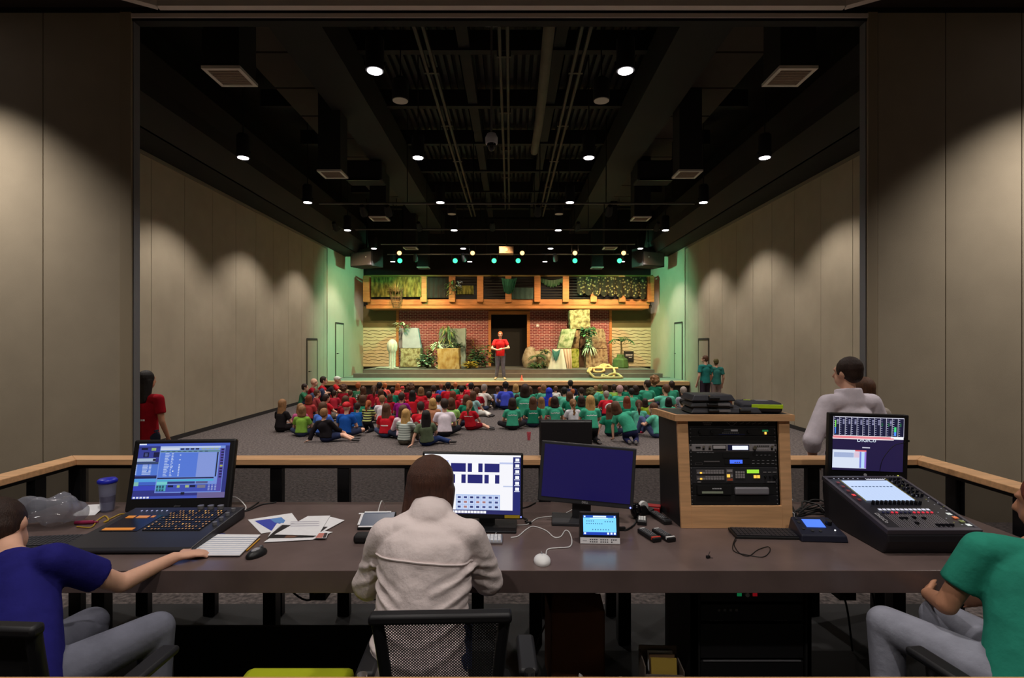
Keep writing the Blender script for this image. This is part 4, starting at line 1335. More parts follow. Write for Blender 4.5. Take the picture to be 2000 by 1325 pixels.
def decal(me, kind, m, parent, off=0.004):
    """White print on the back of a shirt: small flat shapes laid onto the shirt surface."""
    if me.name not in BVH:
        BVH[me.name] = BVHTree.FromPolygons([v.co for v in me.vertices], [tuple(p.vertices) for p in me.polygons])
    bv = BVH[me.name]
    xs = [v.co.x for v in me.vertices]
    zs = [v.co.z for v in me.vertices]
    zt, zb = max(zs), min(zs)
    h = zt - zb
    xc = (sum(xs) / len(xs))
    rects = {'line': [(xc - .085 + .028 * i, zt - h * .30 - .006 * (i % 2) - .003 * abs(i - 3), .024, .012) for i in range(7)],
             'cross': [(xc - .004, zt - h * .42, .014, .10), (xc - .004, zt - h * .34, .07, .014)] + [(xc - .03 + .02 * i, zt - h * .6, .016, .012) for i in range(5)],
             'word': [(xc - .07 + .022 * i, zt - h * .52, .018, .022) for i in range(7)],
             'mark': [(xc, zt - h * .34, .03, .05)],
             'nine': [(xc, zt - h * .3, .075, .016), (xc, zt - h * .42, .075, .016), (xc - .03, zt - h * .36, .016, .07), (xc + .03, zt - h * .43, .018, .14), (xc, zt - h * .56, .075, .016)]}[kind]
    b = MB()
    for cx, cz, w_, hh in rects:
        vs = []
        n = 3
        for j in range(n + 1):
            for i in range(n + 1):
                x, z = cx - w_ / 2 + w_ * i / n, cz - hh / 2 + hh * j / n
                hit, nm, _, _ = bv.ray_cast(V((x, -2, z)), V((0, 1, 0)))
                vs.append(hit + nm * off if hit else V((x, 0, z)))
        b.add(vs, [(j * 4 + i, j * 4 + i + 1, j * 4 + i + 5, j * 4 + i + 4) for j in range(n) for i in range(n)])
    return b.build('print', m, parent)


def put(name, me, m, parent):
    o = bpy.data.objects.new(name, me)
    COL.objects.link(o)
    if len(me.materials) == 0:
        me.materials.append(None)
    o.material_slots[0].link = 'OBJECT'
    o.material_slots[0].material = m
    o.parent = parent
    return o


def person(label, loc, rz, scale, kind, shirt, hair, hstyle, skin='pale', legs='long', pants=(44, 48, 64), shoes=(70, 66, 66), sleeve='short', prnt=None, name='child', cat='child', group=None, mirror=False, shirt_mat=None, meshes=None, hairvox=0.012, prntm=None):
    P = meshes or get_pose(kind, sleeve, legs)
    b = put('x', P['body'], mat('skin_' + skin, SKINS[skin], 0.55, 0, 0.05, 12, 0, 60, 0.3), None)
    b.name = name
    b.location, b.rotation_euler = loc, (0, 0, rz)
    b.scale = (-scale if mirror else scale, scale, scale)
    tag(b, label, cat, group)
    hk = (id(P), hstyle)
    if hk not in HAIRS:
        HAIRS[hk] = hair_mesh(P['frame'], hstyle, hairvox)
    hc = hair if isinstance(hair, tuple) else HAIRC[hair]
    if HAIRS[hk]:
        put('cap' if hstyle == 'cap' else 'hood' if hstyle == 'hood' else 'hair', HAIRS[hk], mat('hair_%d_%d_%d' % hc, hc, 0.6, 0, 0.3, 30, 0.4, 90, 0.3, (3, 3, 0.5)), b)
    s = put('shirt', P['shirt'], shirt_mat or cloth(shirt), b)
    put('trousers' if legs == 'long' else 'shorts', P['trousers'], cloth(pants), b)
    for q in 'LR':
        put('shoe', P['shoe' + q], mat('shoe_%d_%d_%d' % shoes, shoes, 0.7), b)
    if prnt:
        decal(P['shirt'], prnt, prntm or WHITE, s)
    return b
# ================================================================== THE SEATED CROWD
RED, GRN, CRIM = (190, 28, 42), (62, 160, 128), (156, 20, 40)
DGR, MINT = (28, 122, 94), (92, 180, 154)
TOPZ = dict(cross=.71, knees=.70, prop=.70, stretch=.69, kneel=.93, lean=.78, reach=.71, look=.71)
STRIPE = stripe_mat('black_lime_stripe', (24, 26, 24), (196, 206, 120), 14, 0.55)
GSTRIPE = stripe_mat('grey_stripe', (128, 138, 132), (188, 196, 188), 22, 0.5)
JERSEY = cloth((60, 118, 84))
FACE_R = -R(75)
crowd = []


def kid(px, y, kind, shirt, hair, style, label, s=1.0, d=None, rz=None, **kw):
    if d is None:
        d = (2 - TOPZ[kind] * s) * F / (y - CY)
        d = min(d, 19.0)
    x = (px - CX) / F * d
    crowd.append([px, y, kind, x, d, s, (shirt, hair, style, label, rz, kw)])


def seat_crowd():
    """Slide neighbours apart on the carpet until nobody sits in another's lap, then build everyone."""
    for it in range(160):
        moved = False
        for i in range(len(crowd)):
            for j in range(i):
                a, c = crowd[i], crowd[j]
                dx, dy = a[3] - c[3], a[4] - c[4]
                need = .22 * (a[5] + c[5])
                dd = math.hypot(dx * 1.0, dy * .72)
                if dd < need:
                    moved = True
                    k = (need - dd) / max(dd, .05) * .5
                    a[3] += dx * k * .3; c[3] -= dx * k * .3
                    a[4] += dy * k + .002; c[4] -= dy * k + .002
                    for q in (a, c):
                        q[4] = min(max(q[4], 10.3), 18.95)
        if not moved:
            break
    out = []
    for px, y, kind, x, d, s, (shirt, hair, style, label, rz, kw) in crowd:
        s2 = (2 - (y - CY) * d / F) / TOPZ[kind]
        s2 = min(max(s2, s * .86), s * 1.16)
        rnd = random.Random(int(px * 31 + y * 7))
        kw.setdefault('skin', 'pale')
        kw.setdefault('pants', rnd.choice([(40, 46, 66), (60, 70, 96), (36, 34, 38), (90, 84, 74), (52, 60, 86)]))
        kw.setdefault('group', 'children and helpers sitting on the carpet')
        x = min(max(x, XL + .45), XR - .45)
        out.append(person(label, (x, d, 0), rnd.uniform(-.22, .22) if rz is None else rz, s2, kind, shirt, hair, style, **kw))
    return out


# ---- red shirted half, far rows first
kid(587, 749, 'knees', (60, 128, 92), 'dark', 'short', 'boy in faded green shirt seated side-on against the panelled wall', s=1.05, rz=FACE_R, sleeve='short')
kid(604, 738, 'knees', CRIM, 'brown', 'bald', 'bald man in crimson shirt seated by the wall, side-on to the stage', s=1.32, d=17.7, rz=FACE_R, cat='person', name='person')
kid(628, 734.5, 'knees', RED, 'dark', 'short', 'dark haired man in red seated side-on between the bald man and the white cap', s=1.30, d=18.3, rz=FACE_R, cat='person', name='person')
kid(646, 734, 'knees', (206, 40, 44), (226, 218, 210), 'cap', 'man in white cap and red shirt seated side-on at the stage edge', s=1.30, d=18.75, rz=FACE_R, cat='person', name='person', pants=(120, 112, 84))
kid(615.5, 760, 'cross', (150, 60, 62), 'brown', 'short', 'brown haired boy in faded red sitting before the dark haired man', rz=-.9)
kid(631, 770, 'stretch', RED, 'dark', 'short', 'boy in bright red with one bare leg stretched towards the stage', rz=-.6, legs='short')
kid(672, 752, 'cross', CRIM, 'brown', 'curly', 'curly brown haired girl in crimson beside the jersey wearer')
kid(697, 747, 'cross', (60, 118, 84), 'ginger', 'short', 'ginger boy in green jersey with white number and white sleeves', s=1.08, shirt_mat=JERSEY, prnt='nine')
kid(710, 755, 'cross', (96, 70, 48), 'brown', 'bob', 'brown haired child in brown just behind the jersey wearer')
kid(725, 753, 'cross', CRIM, 'brown', 'pony', 'girl in crimson with a high ponytail next to the black shirted man', s=1.05)
kid(740, 746, 'cross', (26, 26, 34), 'black', 'short', 'black haired man in black shirt near the stage', s=1.12, cat='person', name='person')
kid(757, 748, 'cross', (228, 92, 86), 'ginger', 'short', 'ginger child in coral shirt at the stage front', d=18.5)
kid(770.5, 749, 'cross', (220, 80, 76), 'ginger', 'bob', 'second ginger child in coral, nearer the aisle than the other', d=18.3)
kid(763, 756, 'cross', DGR, 'dark', 'short', 'dark haired boy in green sitting among the coral shirts', s=.98)
kid(786, 754, 'cross', (200, 40, 50), (180, 40, 44), 'cap', 'child wearing red cap and red shirt beside the coral pair', d=17.4)
kid(801.5, 750, 'cross', CRIM, 'brown', 'curly', 'curly haired child in crimson sitting close to the stage front', s=1.05)
kid(805, 762, 'cross', RED, 'black', 'long', 'girl with long heavy black hair and red shirt', s=1.02)
kid(823.5, 756, 'cross', RED, 'light', 'bob', 'light brown bobbed child in red in front of the stage')
kid(837, 764, 'cross', CRIM, 'dark', 'short', 'dark haired boy in crimson beside the girl with heavy black hair')
kid(849, 752, 'cross', RED, 'dark', 'short', 'dark haired boy in red with a white mark, third row from the stage', s=1.04, prnt='mark')
kid(861.5, 750, 'cross', (58, 74, 160), 'red', 'short', 'red haired child in blue shirt by the stage front', d=18.4)
kid(872, 746, 'cross', RED, 'black', 'short', 'tall black haired man in red near the middle of his half', s=1.15, cat='person', name='person')
kid(892, 747, 'cross', DGR, 'ginger', 'short', 'ginger child in green sitting among red shirts at the stage', d=18.5)
kid(902, 753, 'cross', RED, 'black', 'short', 'black haired boy in red with white cross print, near the aisle', s=1.06, prnt='cross')
kid(910.5, 750, 'cross', (200, 30, 50), (196, 30, 48), 'cap', 'child in bright red cap behind the white cross print', d=18.6)
kid(920, 747, 'cross', CRIM, 'black', 'short', 'black haired man in crimson, the taller one near the aisle', s=1.12, cat='person', name='person')
kid(933, 756, 'cross', CRIM, 'brown', 'short', 'brown haired boy in crimson with white mark at the aisle', s=1.04, prnt='mark')
kid(941, 750, 'knees', (228, 222, 214), 'grey', 'short', 'grey haired man in white shirt at the aisle by the stage', s=1.15, cat='person', name='person', rz=-.6)
kid(926, 764, 'prop', (150, 190, 190), 'brown', 'bob', 'child in pale teal top and white trousers at the aisle', pants=(226, 222, 214), rz=-.5)
kid(911, 771, 'cross', DGR, 'brown', 'bob', 'brown bobbed child in dark green behind the white shirted man with a buzz cut')
kid(884, 763.5, 'cross', RED, 'red', 'bob', 'child with rust red bob and red shirt, middle rows')
kid(855.5, 771, 'cross', (214, 214, 226), 'black', 'short', 'black haired child in white and blue shirt, middle rows')
kid(845.5, 778, 'cross', (176, 120, 90), 'blonde', 'bob', 'blonde bobbed child in rust coloured top')
kid(884, 777, 'cross', (150, 200, 110), 'brown', 'bob', 'brown haired child in light lime shirt beside the buzz cut man', s=1.04)
kid(868.5, 778, 'cross', (226, 214, 224), 'dark', 'short', 'man with buzz cut and plain white shirt, rear row', s=1.16, cat='person', name='person', pants=(30, 30, 38))
kid(916, 782, 'prop', RED, 'light', 'pony', 'girl in red with ponytail leaning on one arm by the aisle', legs='short', pants=(130, 20, 36), rz=-.25, prnt='line')
kid(814.5, 784, 'cross', RED, 'dark', 'short', 'dark haired boy in red with white cross print, rear rows', s=1.06, prnt='cross')
kid(796, 791, 'cross', (220, 196, 206), 'brown', 'bob', 'brown haired child in pale pink long sleeves, rear row', sleeve='long', s=.98)
kid(788.5, 799, 'knees', (150, 158, 152), 'blonde', 'long', 'girl with long blonde hair and grey striped shirt, rearmost', shirt_mat=GSTRIPE, rz=-.3)
kid(834, 801, 'prop', (96, 108, 84), 'black', 'long', 'girl with long black hair and olive shirt leaning on one arm, rearmost', rz=.25, pants=(36, 52, 96))
kid(752, 788, 'cross', RED, 'brown', 'long', 'girl with long wavy brown hair and red shirt with white words', s=1.06, prnt='word')
kid(719, 781, 'kneel', (190, 200, 120), 'ginger', 'pony', 'ginger ponytailed girl in black and lime striped shirt', s=.78, shirt_mat=STRIPE, rz=-.3, pants=(30, 32, 40))
kid(751, 771.5, 'cross', (226, 216, 222), 'light', 'short', 'light haired boy in white shirt behind the girl with wavy brown hair')
kid(760.5, 770.5, 'cross', CRIM, 'brown', 'bob', 'brown haired child in crimson next to the magenta shirt', d=14.8)
kid(778.5, 766.5, 'cross', (140, 22, 120), 'dark', 'short', 'dark haired boy in magenta shirt', s=1.08)
kid(708, 771.5, 'cross', (40, 130, 96), 'brown', 'bob', 'brown haired child in green beside the striped girl', s=1.02)
kid(697, 786, 'cross', (24, 86, 160), 'dark', 'short', 'child in deep blue shirt crouched beside the striped girl', s=.9)
kid(673.5, 773, 'cross', CRIM, 'brown', 'bob', 'brown bobbed child in crimson in front of the red bandana')
kid(671, 784, 'cross', (24, 78, 160), (196, 24, 36), 'cap', 'child with red bandana and royal blue shirt', s=1.08, legs='short', rz=-.2)
kid(640, 797, 'stretch', (26, 22, 26), 'light', 'short', 'child in black jacket leaning on one arm with legs out, rearmost', legs='short', pants=(40, 48, 80), sleeve='long', rz=-.15)
kid(618, 785, 'cross', (78, 118, 208), 'brown', 'bob', 'brown haired child in bright cornflower blue shirt', s=1.05)
kid(609, 771, 'cross', (170, 60, 60), 'red', 'bob', 'rust haired child in faded red behind the cornflower blue shirt', s=.98)
kid(599, 792, 'cross', (120, 160, 60), 'light', 'bob', 'tan haired child in lime green beside the cornflower blue shirt', s=.95)
kid(557, 779.5, 'cross', (26, 22, 24), 'light', 'long', 'girl with long hair and black dress, outermost by the panelled wall', s=1.03, legs='short', pants=(26, 22, 24), rz=-.4)
kid(577, 788, 'cross', (196, 92, 140), 'light', 'bob', 'child in pink shirt beside the girl in black', s=.93)
kid(655, 762, 'cross', (176, 40, 56), 'dark', 'short', 'dark haired child in crimson in front of the curly haired girl', d=15.9)
kid(690, 762, 'cross', RED, 'brown', 'short', 'brown haired child in red right behind the green jersey', d=16.0)
kid(741, 760, 'cross', (190, 50, 60), 'brown', 'bob', 'brown bobbed child in red behind the black shirted man', d=15.9)
# ---- green shirted half
kid(974, 755, 'cross', (120, 140, 216), 'brown', 'short', 'small child in pale blue beside the man in periwinkle blue', s=.92)
kid(986, 744.5, 'cross', (70, 84, 206), 'black', 'short', 'man in periwinkle blue shirt at the aisle', s=1.2, cat='person', name='person', pants=(36, 44, 84))
kid(1012, 750, 'cross', MINT, 'blonde', 'bob', 'blond child in mint green in the row by the stage', s=1.03)
kid(1025, 750, 'cross', GRN, 'dark', 'bob', 'tall dark haired woman in green in the middle rows', s=1.33, d=14.0, cat='person', name='person', prnt='line')
kid(1039, 755.5, 'cross', GRN, 'brown', 'bob', 'brown bobbed child in green behind the tall dark haired woman', d=16.9)
kid(1049, 757, 'cross', DGR, 'red', 'short', 'rust haired child in dark green by the blond boy', d=16.9)
kid(1059, 751, 'cross', MINT, 'light', 'bob', 'light haired child in mint green beside the blue hood', s=1.04)
kid(1076.5, 758, 'cross', (36, 60, 190), (36, 56, 190), 'hood', 'child with bright blue hood', s=1.0)
kid(1089, 754.5, 'cross', (220, 220, 216), 'brown', 'short', 'brown haired child in white behind the blue hood', d=17.6)
kid(1098, 755.5, 'cross', MINT, 'black', 'short', 'black haired man with thinning crown in mint green', s=1.1, cat='person', name='person')
kid(1111, 742, 'cross', (34, 40, 70), 'black', 'short', 'black haired man in navy shirt taller than those around him', s=1.25, cat='person', name='person', d=17.6)
kid(1119, 759.5, 'cross', (222, 214, 212), 'ginger', 'short', 'ginger child in white shirt near the navy shirt', d=16.4)
kid(1113, 765, 'cross', DGR, 'brown', 'bob', 'brown haired girl in dark green ahead of the braid')
kid(1136, 756.5, 'cross', DGR, 'dark', 'short', 'dark haired boy in dark green beside the navy shirt')
kid(1135, 773, 'cross', DGR, 'dark', 'bob', 'dark bobbed child in dark green ahead of the kneeling blonde', s=1.03)
kid(1155, 759, 'cross', (60, 90, 60), 'olive', 'curly', 'child with bushy olive brown hair in dark green', s=1.04)
kid(1164, 754.5, 'cross', MINT, 'light', 'short', 'light haired boy in mint green by the stage', d=17.7)
kid(1172, 753, 'cross', (150, 170, 70), 'olive', 'bob', 'child with olive bob and lime top near the stage', d=18.2)
kid(1183, 751, 'cross', GRN, 'brown', 'short', 'brown haired man in green with white sleeves', s=1.12, cat='person', name='person')
kid(1184.5, 763, 'cross', (200, 34, 50), 'grey', 'short', 'child in bright red shirt alone among green shirts')
kid(1199.5, 750.5, 'cross', (140, 186, 80), 'dark', 'short', 'dark haired child in lime shirt next to the grey haired man', s=1.02)
kid(1212.5, 752, 'cross', GRN, (176, 140, 140), 'short', 'grey haired man in green shirt with white print', s=1.2, cat='person', name='person', prnt='line')
kid(1222.5, 753, 'cross', DGR, 'dark', 'short', 'dark haired child in green just beyond the grey haired man', d=17.9)
kid(1234, 758, 'cross', GRN, 'black', 'short', 'black haired boy in green beside the grey haired man', s=1.06)
kid(1244, 752.5, 'cross', DGR, 'dark', 'bob', 'dark bobbed woman in dark green near the standing row', s=1.06)
kid(1262, 742, 'look', GRN, 'dark', 'short', 'dark haired man in green looking across the crowd', s=1.35, d=16.2, cat='person', name='person', mirror=True)
kid(1284.5, 735, 'cross', DGR, 'light', 'curly', 'tall curly haired man in dark green sitting highest', s=1.38, d=17.3, cat='person', name='person')
kid(1301, 750, 'reach', MINT, 'brown', 'short', 'man in mint green with one arm stretched out', s=1.3, d=14.6, cat='person', name='person')
kid(1307.5, 743.5, 'cross', GRN, 'dark', 'short', 'man in green seated behind the outstretched arm', s=1.3, d=16.9, cat='person', name='person')
kid(1336, 755, 'cross', (150, 152, 166), 'grey', 'short', 'grey haired person in grey shirt near the wall', s=1.2, cat='person', name='person', d=14.9)
kid(1001, 777, 'cross', GRN, 'dark', 'bob', 'dark haired girl in green with white print at the aisle, rear row', s=1.05, prnt='line')
kid(1009, 770, 'cross', (176, 206, 40), 'dark', 'short', 'child in neon lime top in front of the rear row', s=1.0, d=14.6)
kid(1041.5, 775, 'cross', DGR, 'brown', 'long', 'girl with long brown hair and dark green shirt, rear row', s=1.02, prnt='line')
kid(1058.5, 775.5, 'cross', GRN, 'light', 'long', 'girl with straight light brown hair in green, rear row', s=.98, d=13.4)
kid(1076.5, 778.5, 'cross', DGR, 'ginger', 'bob', 'ginger bobbed child between the rear row girls', d=13.7)
kid(1090, 774, 'cross', GRN, 'dark', 'bob', 'girl with dark bob and green shirt with white print, rear row', s=1.04, prnt='line')
kid(1115.5, 779, 'cross', (206, 206, 212), 'light', 'braid', 'girl with a braid and pale grey shirt', s=1.0)
kid(1153.5, 771, 'kneel', GRN, 'blonde', 'long', 'blonde woman in green kneeling upright at the rear', s=1.04, cat='person', name='person', pants=(26, 26, 30), prnt='line', mirror=True)
kid(1194, 789, 'prop', DGR, 'brown', 'long', 'girl in dark green with a white headband, rearmost', s=1.0)
kid(1222, 785, 'lean', GRN, 'brown', 'bob', 'brown haired girl in green kneeling and bending over', s=1.06, pants=(40, 44, 84), mirror=False, rz=-.3)
kid(1225, 774, 'cross', DGR, 'red', 'long', 'girl with rust red hair behind the kneeling girls', d=13.2)
kid(1248, 781, 'cross', MINT, 'brown', 'pony', 'girl with long brown ponytail and mint shirt', s=1.0)
kid(1261, 782, 'cross', (140, 160, 40), 'dark', 'bob', 'dark haired child with lime skirt beside the wooden rack', pants=(150, 180, 40), d=13.6)
kid(1283, 786, 'knees', MINT, 'brown', 'short', 'child in mint green hugging blue jeans beside the wooden rack', s=1.07, rz=.8, pants=(80, 90, 130), shoes=(190, 40, 80))
kid(1306, 776, 'cross', GRN, 'black', 'bob', 'child with black bob just showing over the wooden rack', d=13.4)
kid(1333, 778, 'cross', (60, 62, 70), 'black', 'short', 'black haired child just showing over the wooden rack by the flat cases', d=13.6)
kid(1429, 775, 'cross', RED, 'red', 'bob', 'rust haired child in red seen between the cases on the rack', d=13.8)
kid(1449, 779, 'cross', (70, 66, 60), 'dark', 'short', 'dark haired child seen beside the lime zipped case', d=13.4)
crowd = seat_crowd()
# the headband and the drink cup on the carpet
b = crowd[[c['label'] for c in crowd].index('girl in dark green with a white headband, rearmost')]
fr = get_pose('prop', 'short', 'long')['frame']
MB().tube([fr[0] + fr[2] * (.018 + .112 * math.sin(a)) * .93 + V((.103 * math.cos(a), 0, 0)) for a in [PI * k / 12 for k in range(13)]], .013, 6).build('headband', WHITE, b)
p = PZ(1033, 860, 0)
t = thing('drink_cup', 'translucent pink cup standing on the carpet behind the green shirts', 'cup', p)
MB().lathe([(0.03, 0), (0.045, 0.16), (0.047, 0.165), (0.043, 0.165), (0.028, 0.01)]).build('cup_body', clear_mat('pink_clear_plastic', (200, 70, 90), .45), t, smooth=True)
p = PZ(1074, 838, 0.0)
t = thing('shoulder_bag', 'red fabric bag on the carpet beside the girl with the dark bob', 'bag', (p.x - .06, p.y - .1, 0), .3)
MB().hexa([(-.16, -.08, 0), (.16, -.08, 0), (.16, .08, 0), (-.16, .08, 0), (-.09, -.03, .2), (.10, -.03, .22), (.10, .03, .22), (-.09, .03, .2)]).build('pouch', mat('red_bag_fabric', (176, 44, 62), .8, 0, .2, 6), t, bev=.02)
MB().tube(curve_pts([(-.07, 0, .18), (-.04, 0, .3), (.05, 0, .31), (.08, 0, .2)]), .008, 5).build('strap', mat('red_bag_fabric', (176, 44, 62)), t)

# ================================================================== STANDING PEOPLE
BIGS = {}
J = dict(STAND)
J.update(elL=(-.33, -.03, 1.13), wrL=(-.26, .06, .93), elR=(.30, -.02, 1.13), wrR=(.22, .10, .9), face=(-.35, .94, -.05))
man = figure(J, 1.08, 1.0, 0.011, 'rolled', 'long', 0.08, 1.0, 0.5)
person('man in white shirt with rolled sleeves standing with his back turned beyond the railing', (2.80, 4.45, 0), R(8), 1.075, '', (222, 212, 222), 'dark', 'short', 'pale', pants=(60, 56, 60), meshes=man, name='person', cat='person', hairvox=.008)
P2 = get_pose('stand', 'short', 'long')
person('long haired person almost hidden behind the man in the white shirt', (3.28, 4.98, 0), R(5), .96, 'stand', (150, 140, 130), 'brown', 'long', name='person', cat='person')
J = dict(STAND)
J.update(elL=(-.27, .0, 1.14), wrL=(-.2, .14, .93), elR=(.235, -.02, 1.12), wrR=(.22, .1, .9), face=(.3, .95, 0))
wom = figure(J, .9, .97, 0.011, 'short', 'long', 0.1, 1.05)
b = person('dark haired woman in red shirt standing partly behind the opening\'s jamb', (-4.37, 6.45, 0), R(-8), .955, '', (150, 14, 30), 'black', 'long', 'tan', pants=(40, 44, 60), meshes=wom, name='person', cat='person', prnt='word', hairvox=.009)
J = dict(STAND)
J.update(elL=(-.31, .12, 1.16), wrL=(-.10, .27, 1.13), elR=(.3, .13, 1.14), wrR=(.09, .29, 1.08), haL=(1, .15, -.1), haR=(-1, .15, .1), face=(0, 1, 0), anL=(-.14, .02, .09), toL=(-.18, .17, .035), anR=(.14, -.05, .09), toR=(.19, .1, .035))
spk = figure(J, 1.05, 1.0, 0.013, 'short', 'long', 0.08)
x = (977 - CX) / F * 20.6
b = person('person in loose red shirt and grey jeans standing on the stage facing the crowd', (x, 20.6, .6), R(180), 1.06, '', (214, 40, 44), 'ginger', 'short', 'pale', pants=(110, 112, 126), shoes=(180, 160, 120), meshes=spk, name='person', cat='person')
fr = spk['frame']
ey = MB()
for s in (-1, 1):
    ey.ball(fr[0] + fr[1] * .082 + fr[2] * .02 + V((s * .03, 0, 0)), .011, 8)
ey.build('eyes', BLACK, b)
person('person in teal green shirt standing by the far wall door', (5.72, 15.8, 0), R(20), .94, 'stand_turn', (40, 122, 116), 'brown', 'short', pants=(56, 46, 56), name='person', cat='person')
person('shorter person in teal shirt and pale trousers beside the one by the far wall door', (6.08, 15.9, 0), R(5), .885, 'stand', (52, 120, 112), 'olive', 'short', pants=(150, 130, 124), name='person', cat='person')
# ================================================================== THE BOOTH: RAILING, DESK, GEAR
DZ = 0.95                                          # worktop height
LAM = mat('brown_laminate', (106, 90, 87), 0.26, 0, 0.16, 3.5, 0.03, 50, 0.4)
LAMF = mat('laminate_edge', (74, 60, 56), 0.5, 0, 0.14, 4)
rl = thing('booth_railing', 'black railing with dark mesh panels and a pale wood cap around the booth', 'railing', (0, 3.72, .1))
xl, xr = -3.06, 2.87
cap = MB()
cap.hexa([(xl - .07, .12, 1.06), (xl + .07, 0, 1.06), (xr - .07, 0, 1.06), (xr + .07, .12, 1.06), (xl - .07, .12, 1.10), (xl + .07, 0, 1.10), (xr - .07, 0, 1.10), (xr + .07, .12, 1.10)][:0] or
         [(xl + .07, -.02, 1.06), (xr - .07, -.02, 1.06), (xr + .07, .12, 1.06), (xl - .07, .12, 1.06), (xl + .07, -.02, 1.10), (xr - .07, -.02, 1.10), (xr + .07, .12, 1.10), (xl - .07, .12, 1.10)])
cap.hexa([(xl - .07, -3.2, 1.06), (xl + .07, -3.2, 1.06), (xl + .07, -.02, 1.06), (xl - .07, .12, 1.06), (xl - .07, -3.2, 1.10), (xl + .07, -3.2, 1.10), (xl + .07, -.02, 1.10), (xl - .07, .12, 1.10)])
cap.hexa([(xr - .07, -3.2, 1.06), (xr + .07, -3.2, 1.06), (xr + .07, .12, 1.06), (xr - .07, -.02, 1.06), (xr - .07, -3.2, 1.10), (xr + .07, -3.2, 1.10), (xr + .07, .12, 1.10), (xr - .07, -.02, 1.10)])
cap.build('wood_cap', WOOD, rl, bev=.004)
MB().span((xl, -2.57, 1.06), (xr, -2.428, 1.10)).build('wood_cap', WOOD, rl, bev=.004)
MB().span((xl, .02, 1.03), (xr, .08, 1.06)).span((xl - .03, -3.2, 1.03), (xl + .03, .05, 1.06)).span((xr - .03, -3.2, 1.03), (xr + .03, .05, 1.06)).build('under_rail', SATIN, rl)
MESHP = mesh_mat('dark_mesh_panel', (24, 25, 29), .6, .36)
pxs = [147 + 131 * k for k in range(13)]
xs = [(p_ - CX) / F * 3.75 for p_ in pxs]
for x in xs:
    MB().span((x - .042, .02, 0), (x + .042, .075, 1.03)).build('post', SATIN, rl, bev=.004)
    if x > xs[0]:
        MB().span((x - .468 + .042, .04, .62), (x - .042, .046, 1.03)).build('mesh_panel', MESHP, rl)
for x in (-2.0, -.6, .6, 2.0):
    MB().span((x - .042, -2.53, 0), (x + .042, -2.47, 1.06)).build('post', SATIN, rl, bev=.004)
for x in (xl, xr):
    for k in range(7):
        y = -.25 - k * .468
        MB().span((x - .03, y - .042, 0), (x + .03, y + .042, 1.03)).build('post', SATIN, rl, bev=.004)
        MB().span((x - .003, y + .042, .3), (x + .003, y + .426, 1.03)).build('mesh_panel', MESHP, rl)

dk = thing('control_desk', 'long dark brown laminate control desk running the width of the booth', 'desk', (0, 2.483, .1))
MB().span((-2.95, 0, .745), (2.76, 1.074, .85)).span((-2.95, .001, .748), (2.76, .006, .847), 1).build('worktop', [LAM, LAMF], dk, bev=.004)
for x in (-2.6, -1.52, .16, .72, 2.45):
    MB().span((x - .04, .9, 0), (x + .04, .98, .745)).build('leg', SATIN, dk, bev=.004)
MB().span((-2.9, .97, .6), (2.7, .99, .745)).build('rear_apron', MATTE, dk)
for x in (-1.2, -.85, 2.1):
    MB().span((x - .05, .86, .3), (x + .05, .97, .745)).build('cable_tray', MATTE, dk)
MB().span((-1.9, .55, 0), (-.75, .57, .3)).build('modesty_panel', MATTE, dk)


def scr(name, parent, w, h, base, items, loc=(0, 0, 0), s=1.0, rot=(0, 0, 0), label=None):
    """Lit screen in the local xz plane facing -y; items (x0, y0, x1, y1, rgb) run 0..1 from the top corner."""
    ms, idx = [glow(base, s)], {tuple(base): 0}
    b = MB()
    O, U, W = V((-w / 2, 0, h / 2)), V((w, 0, 0)), V((0, 0, -h))
    b.span((-w / 2, 0, -h / 2), (w / 2, .004, h / 2), 0)
    for k, it in enumerate(items):
        c = tuple(it[4])
        if c not in idx:
            idx[c] = len(ms)
            ms.append(glow(c, s))
        z = -.0004 - .00002 * k
        x0, y0, x1, y1 = it[:4]
        b.add([(-w / 2 + w * x0, z, h / 2 - h * y1), (-w / 2 + w * x1, z, h / 2 - h * y1), (-w / 2 + w * x1, z, h / 2 - h * y0), (-w / 2 + w * x0, z, h / 2 - h * y0)], [(0, 1, 2, 3)], idx[c])
    return b.build(name, ms, parent, loc, rot, label=label)


rnd = random.Random(11)
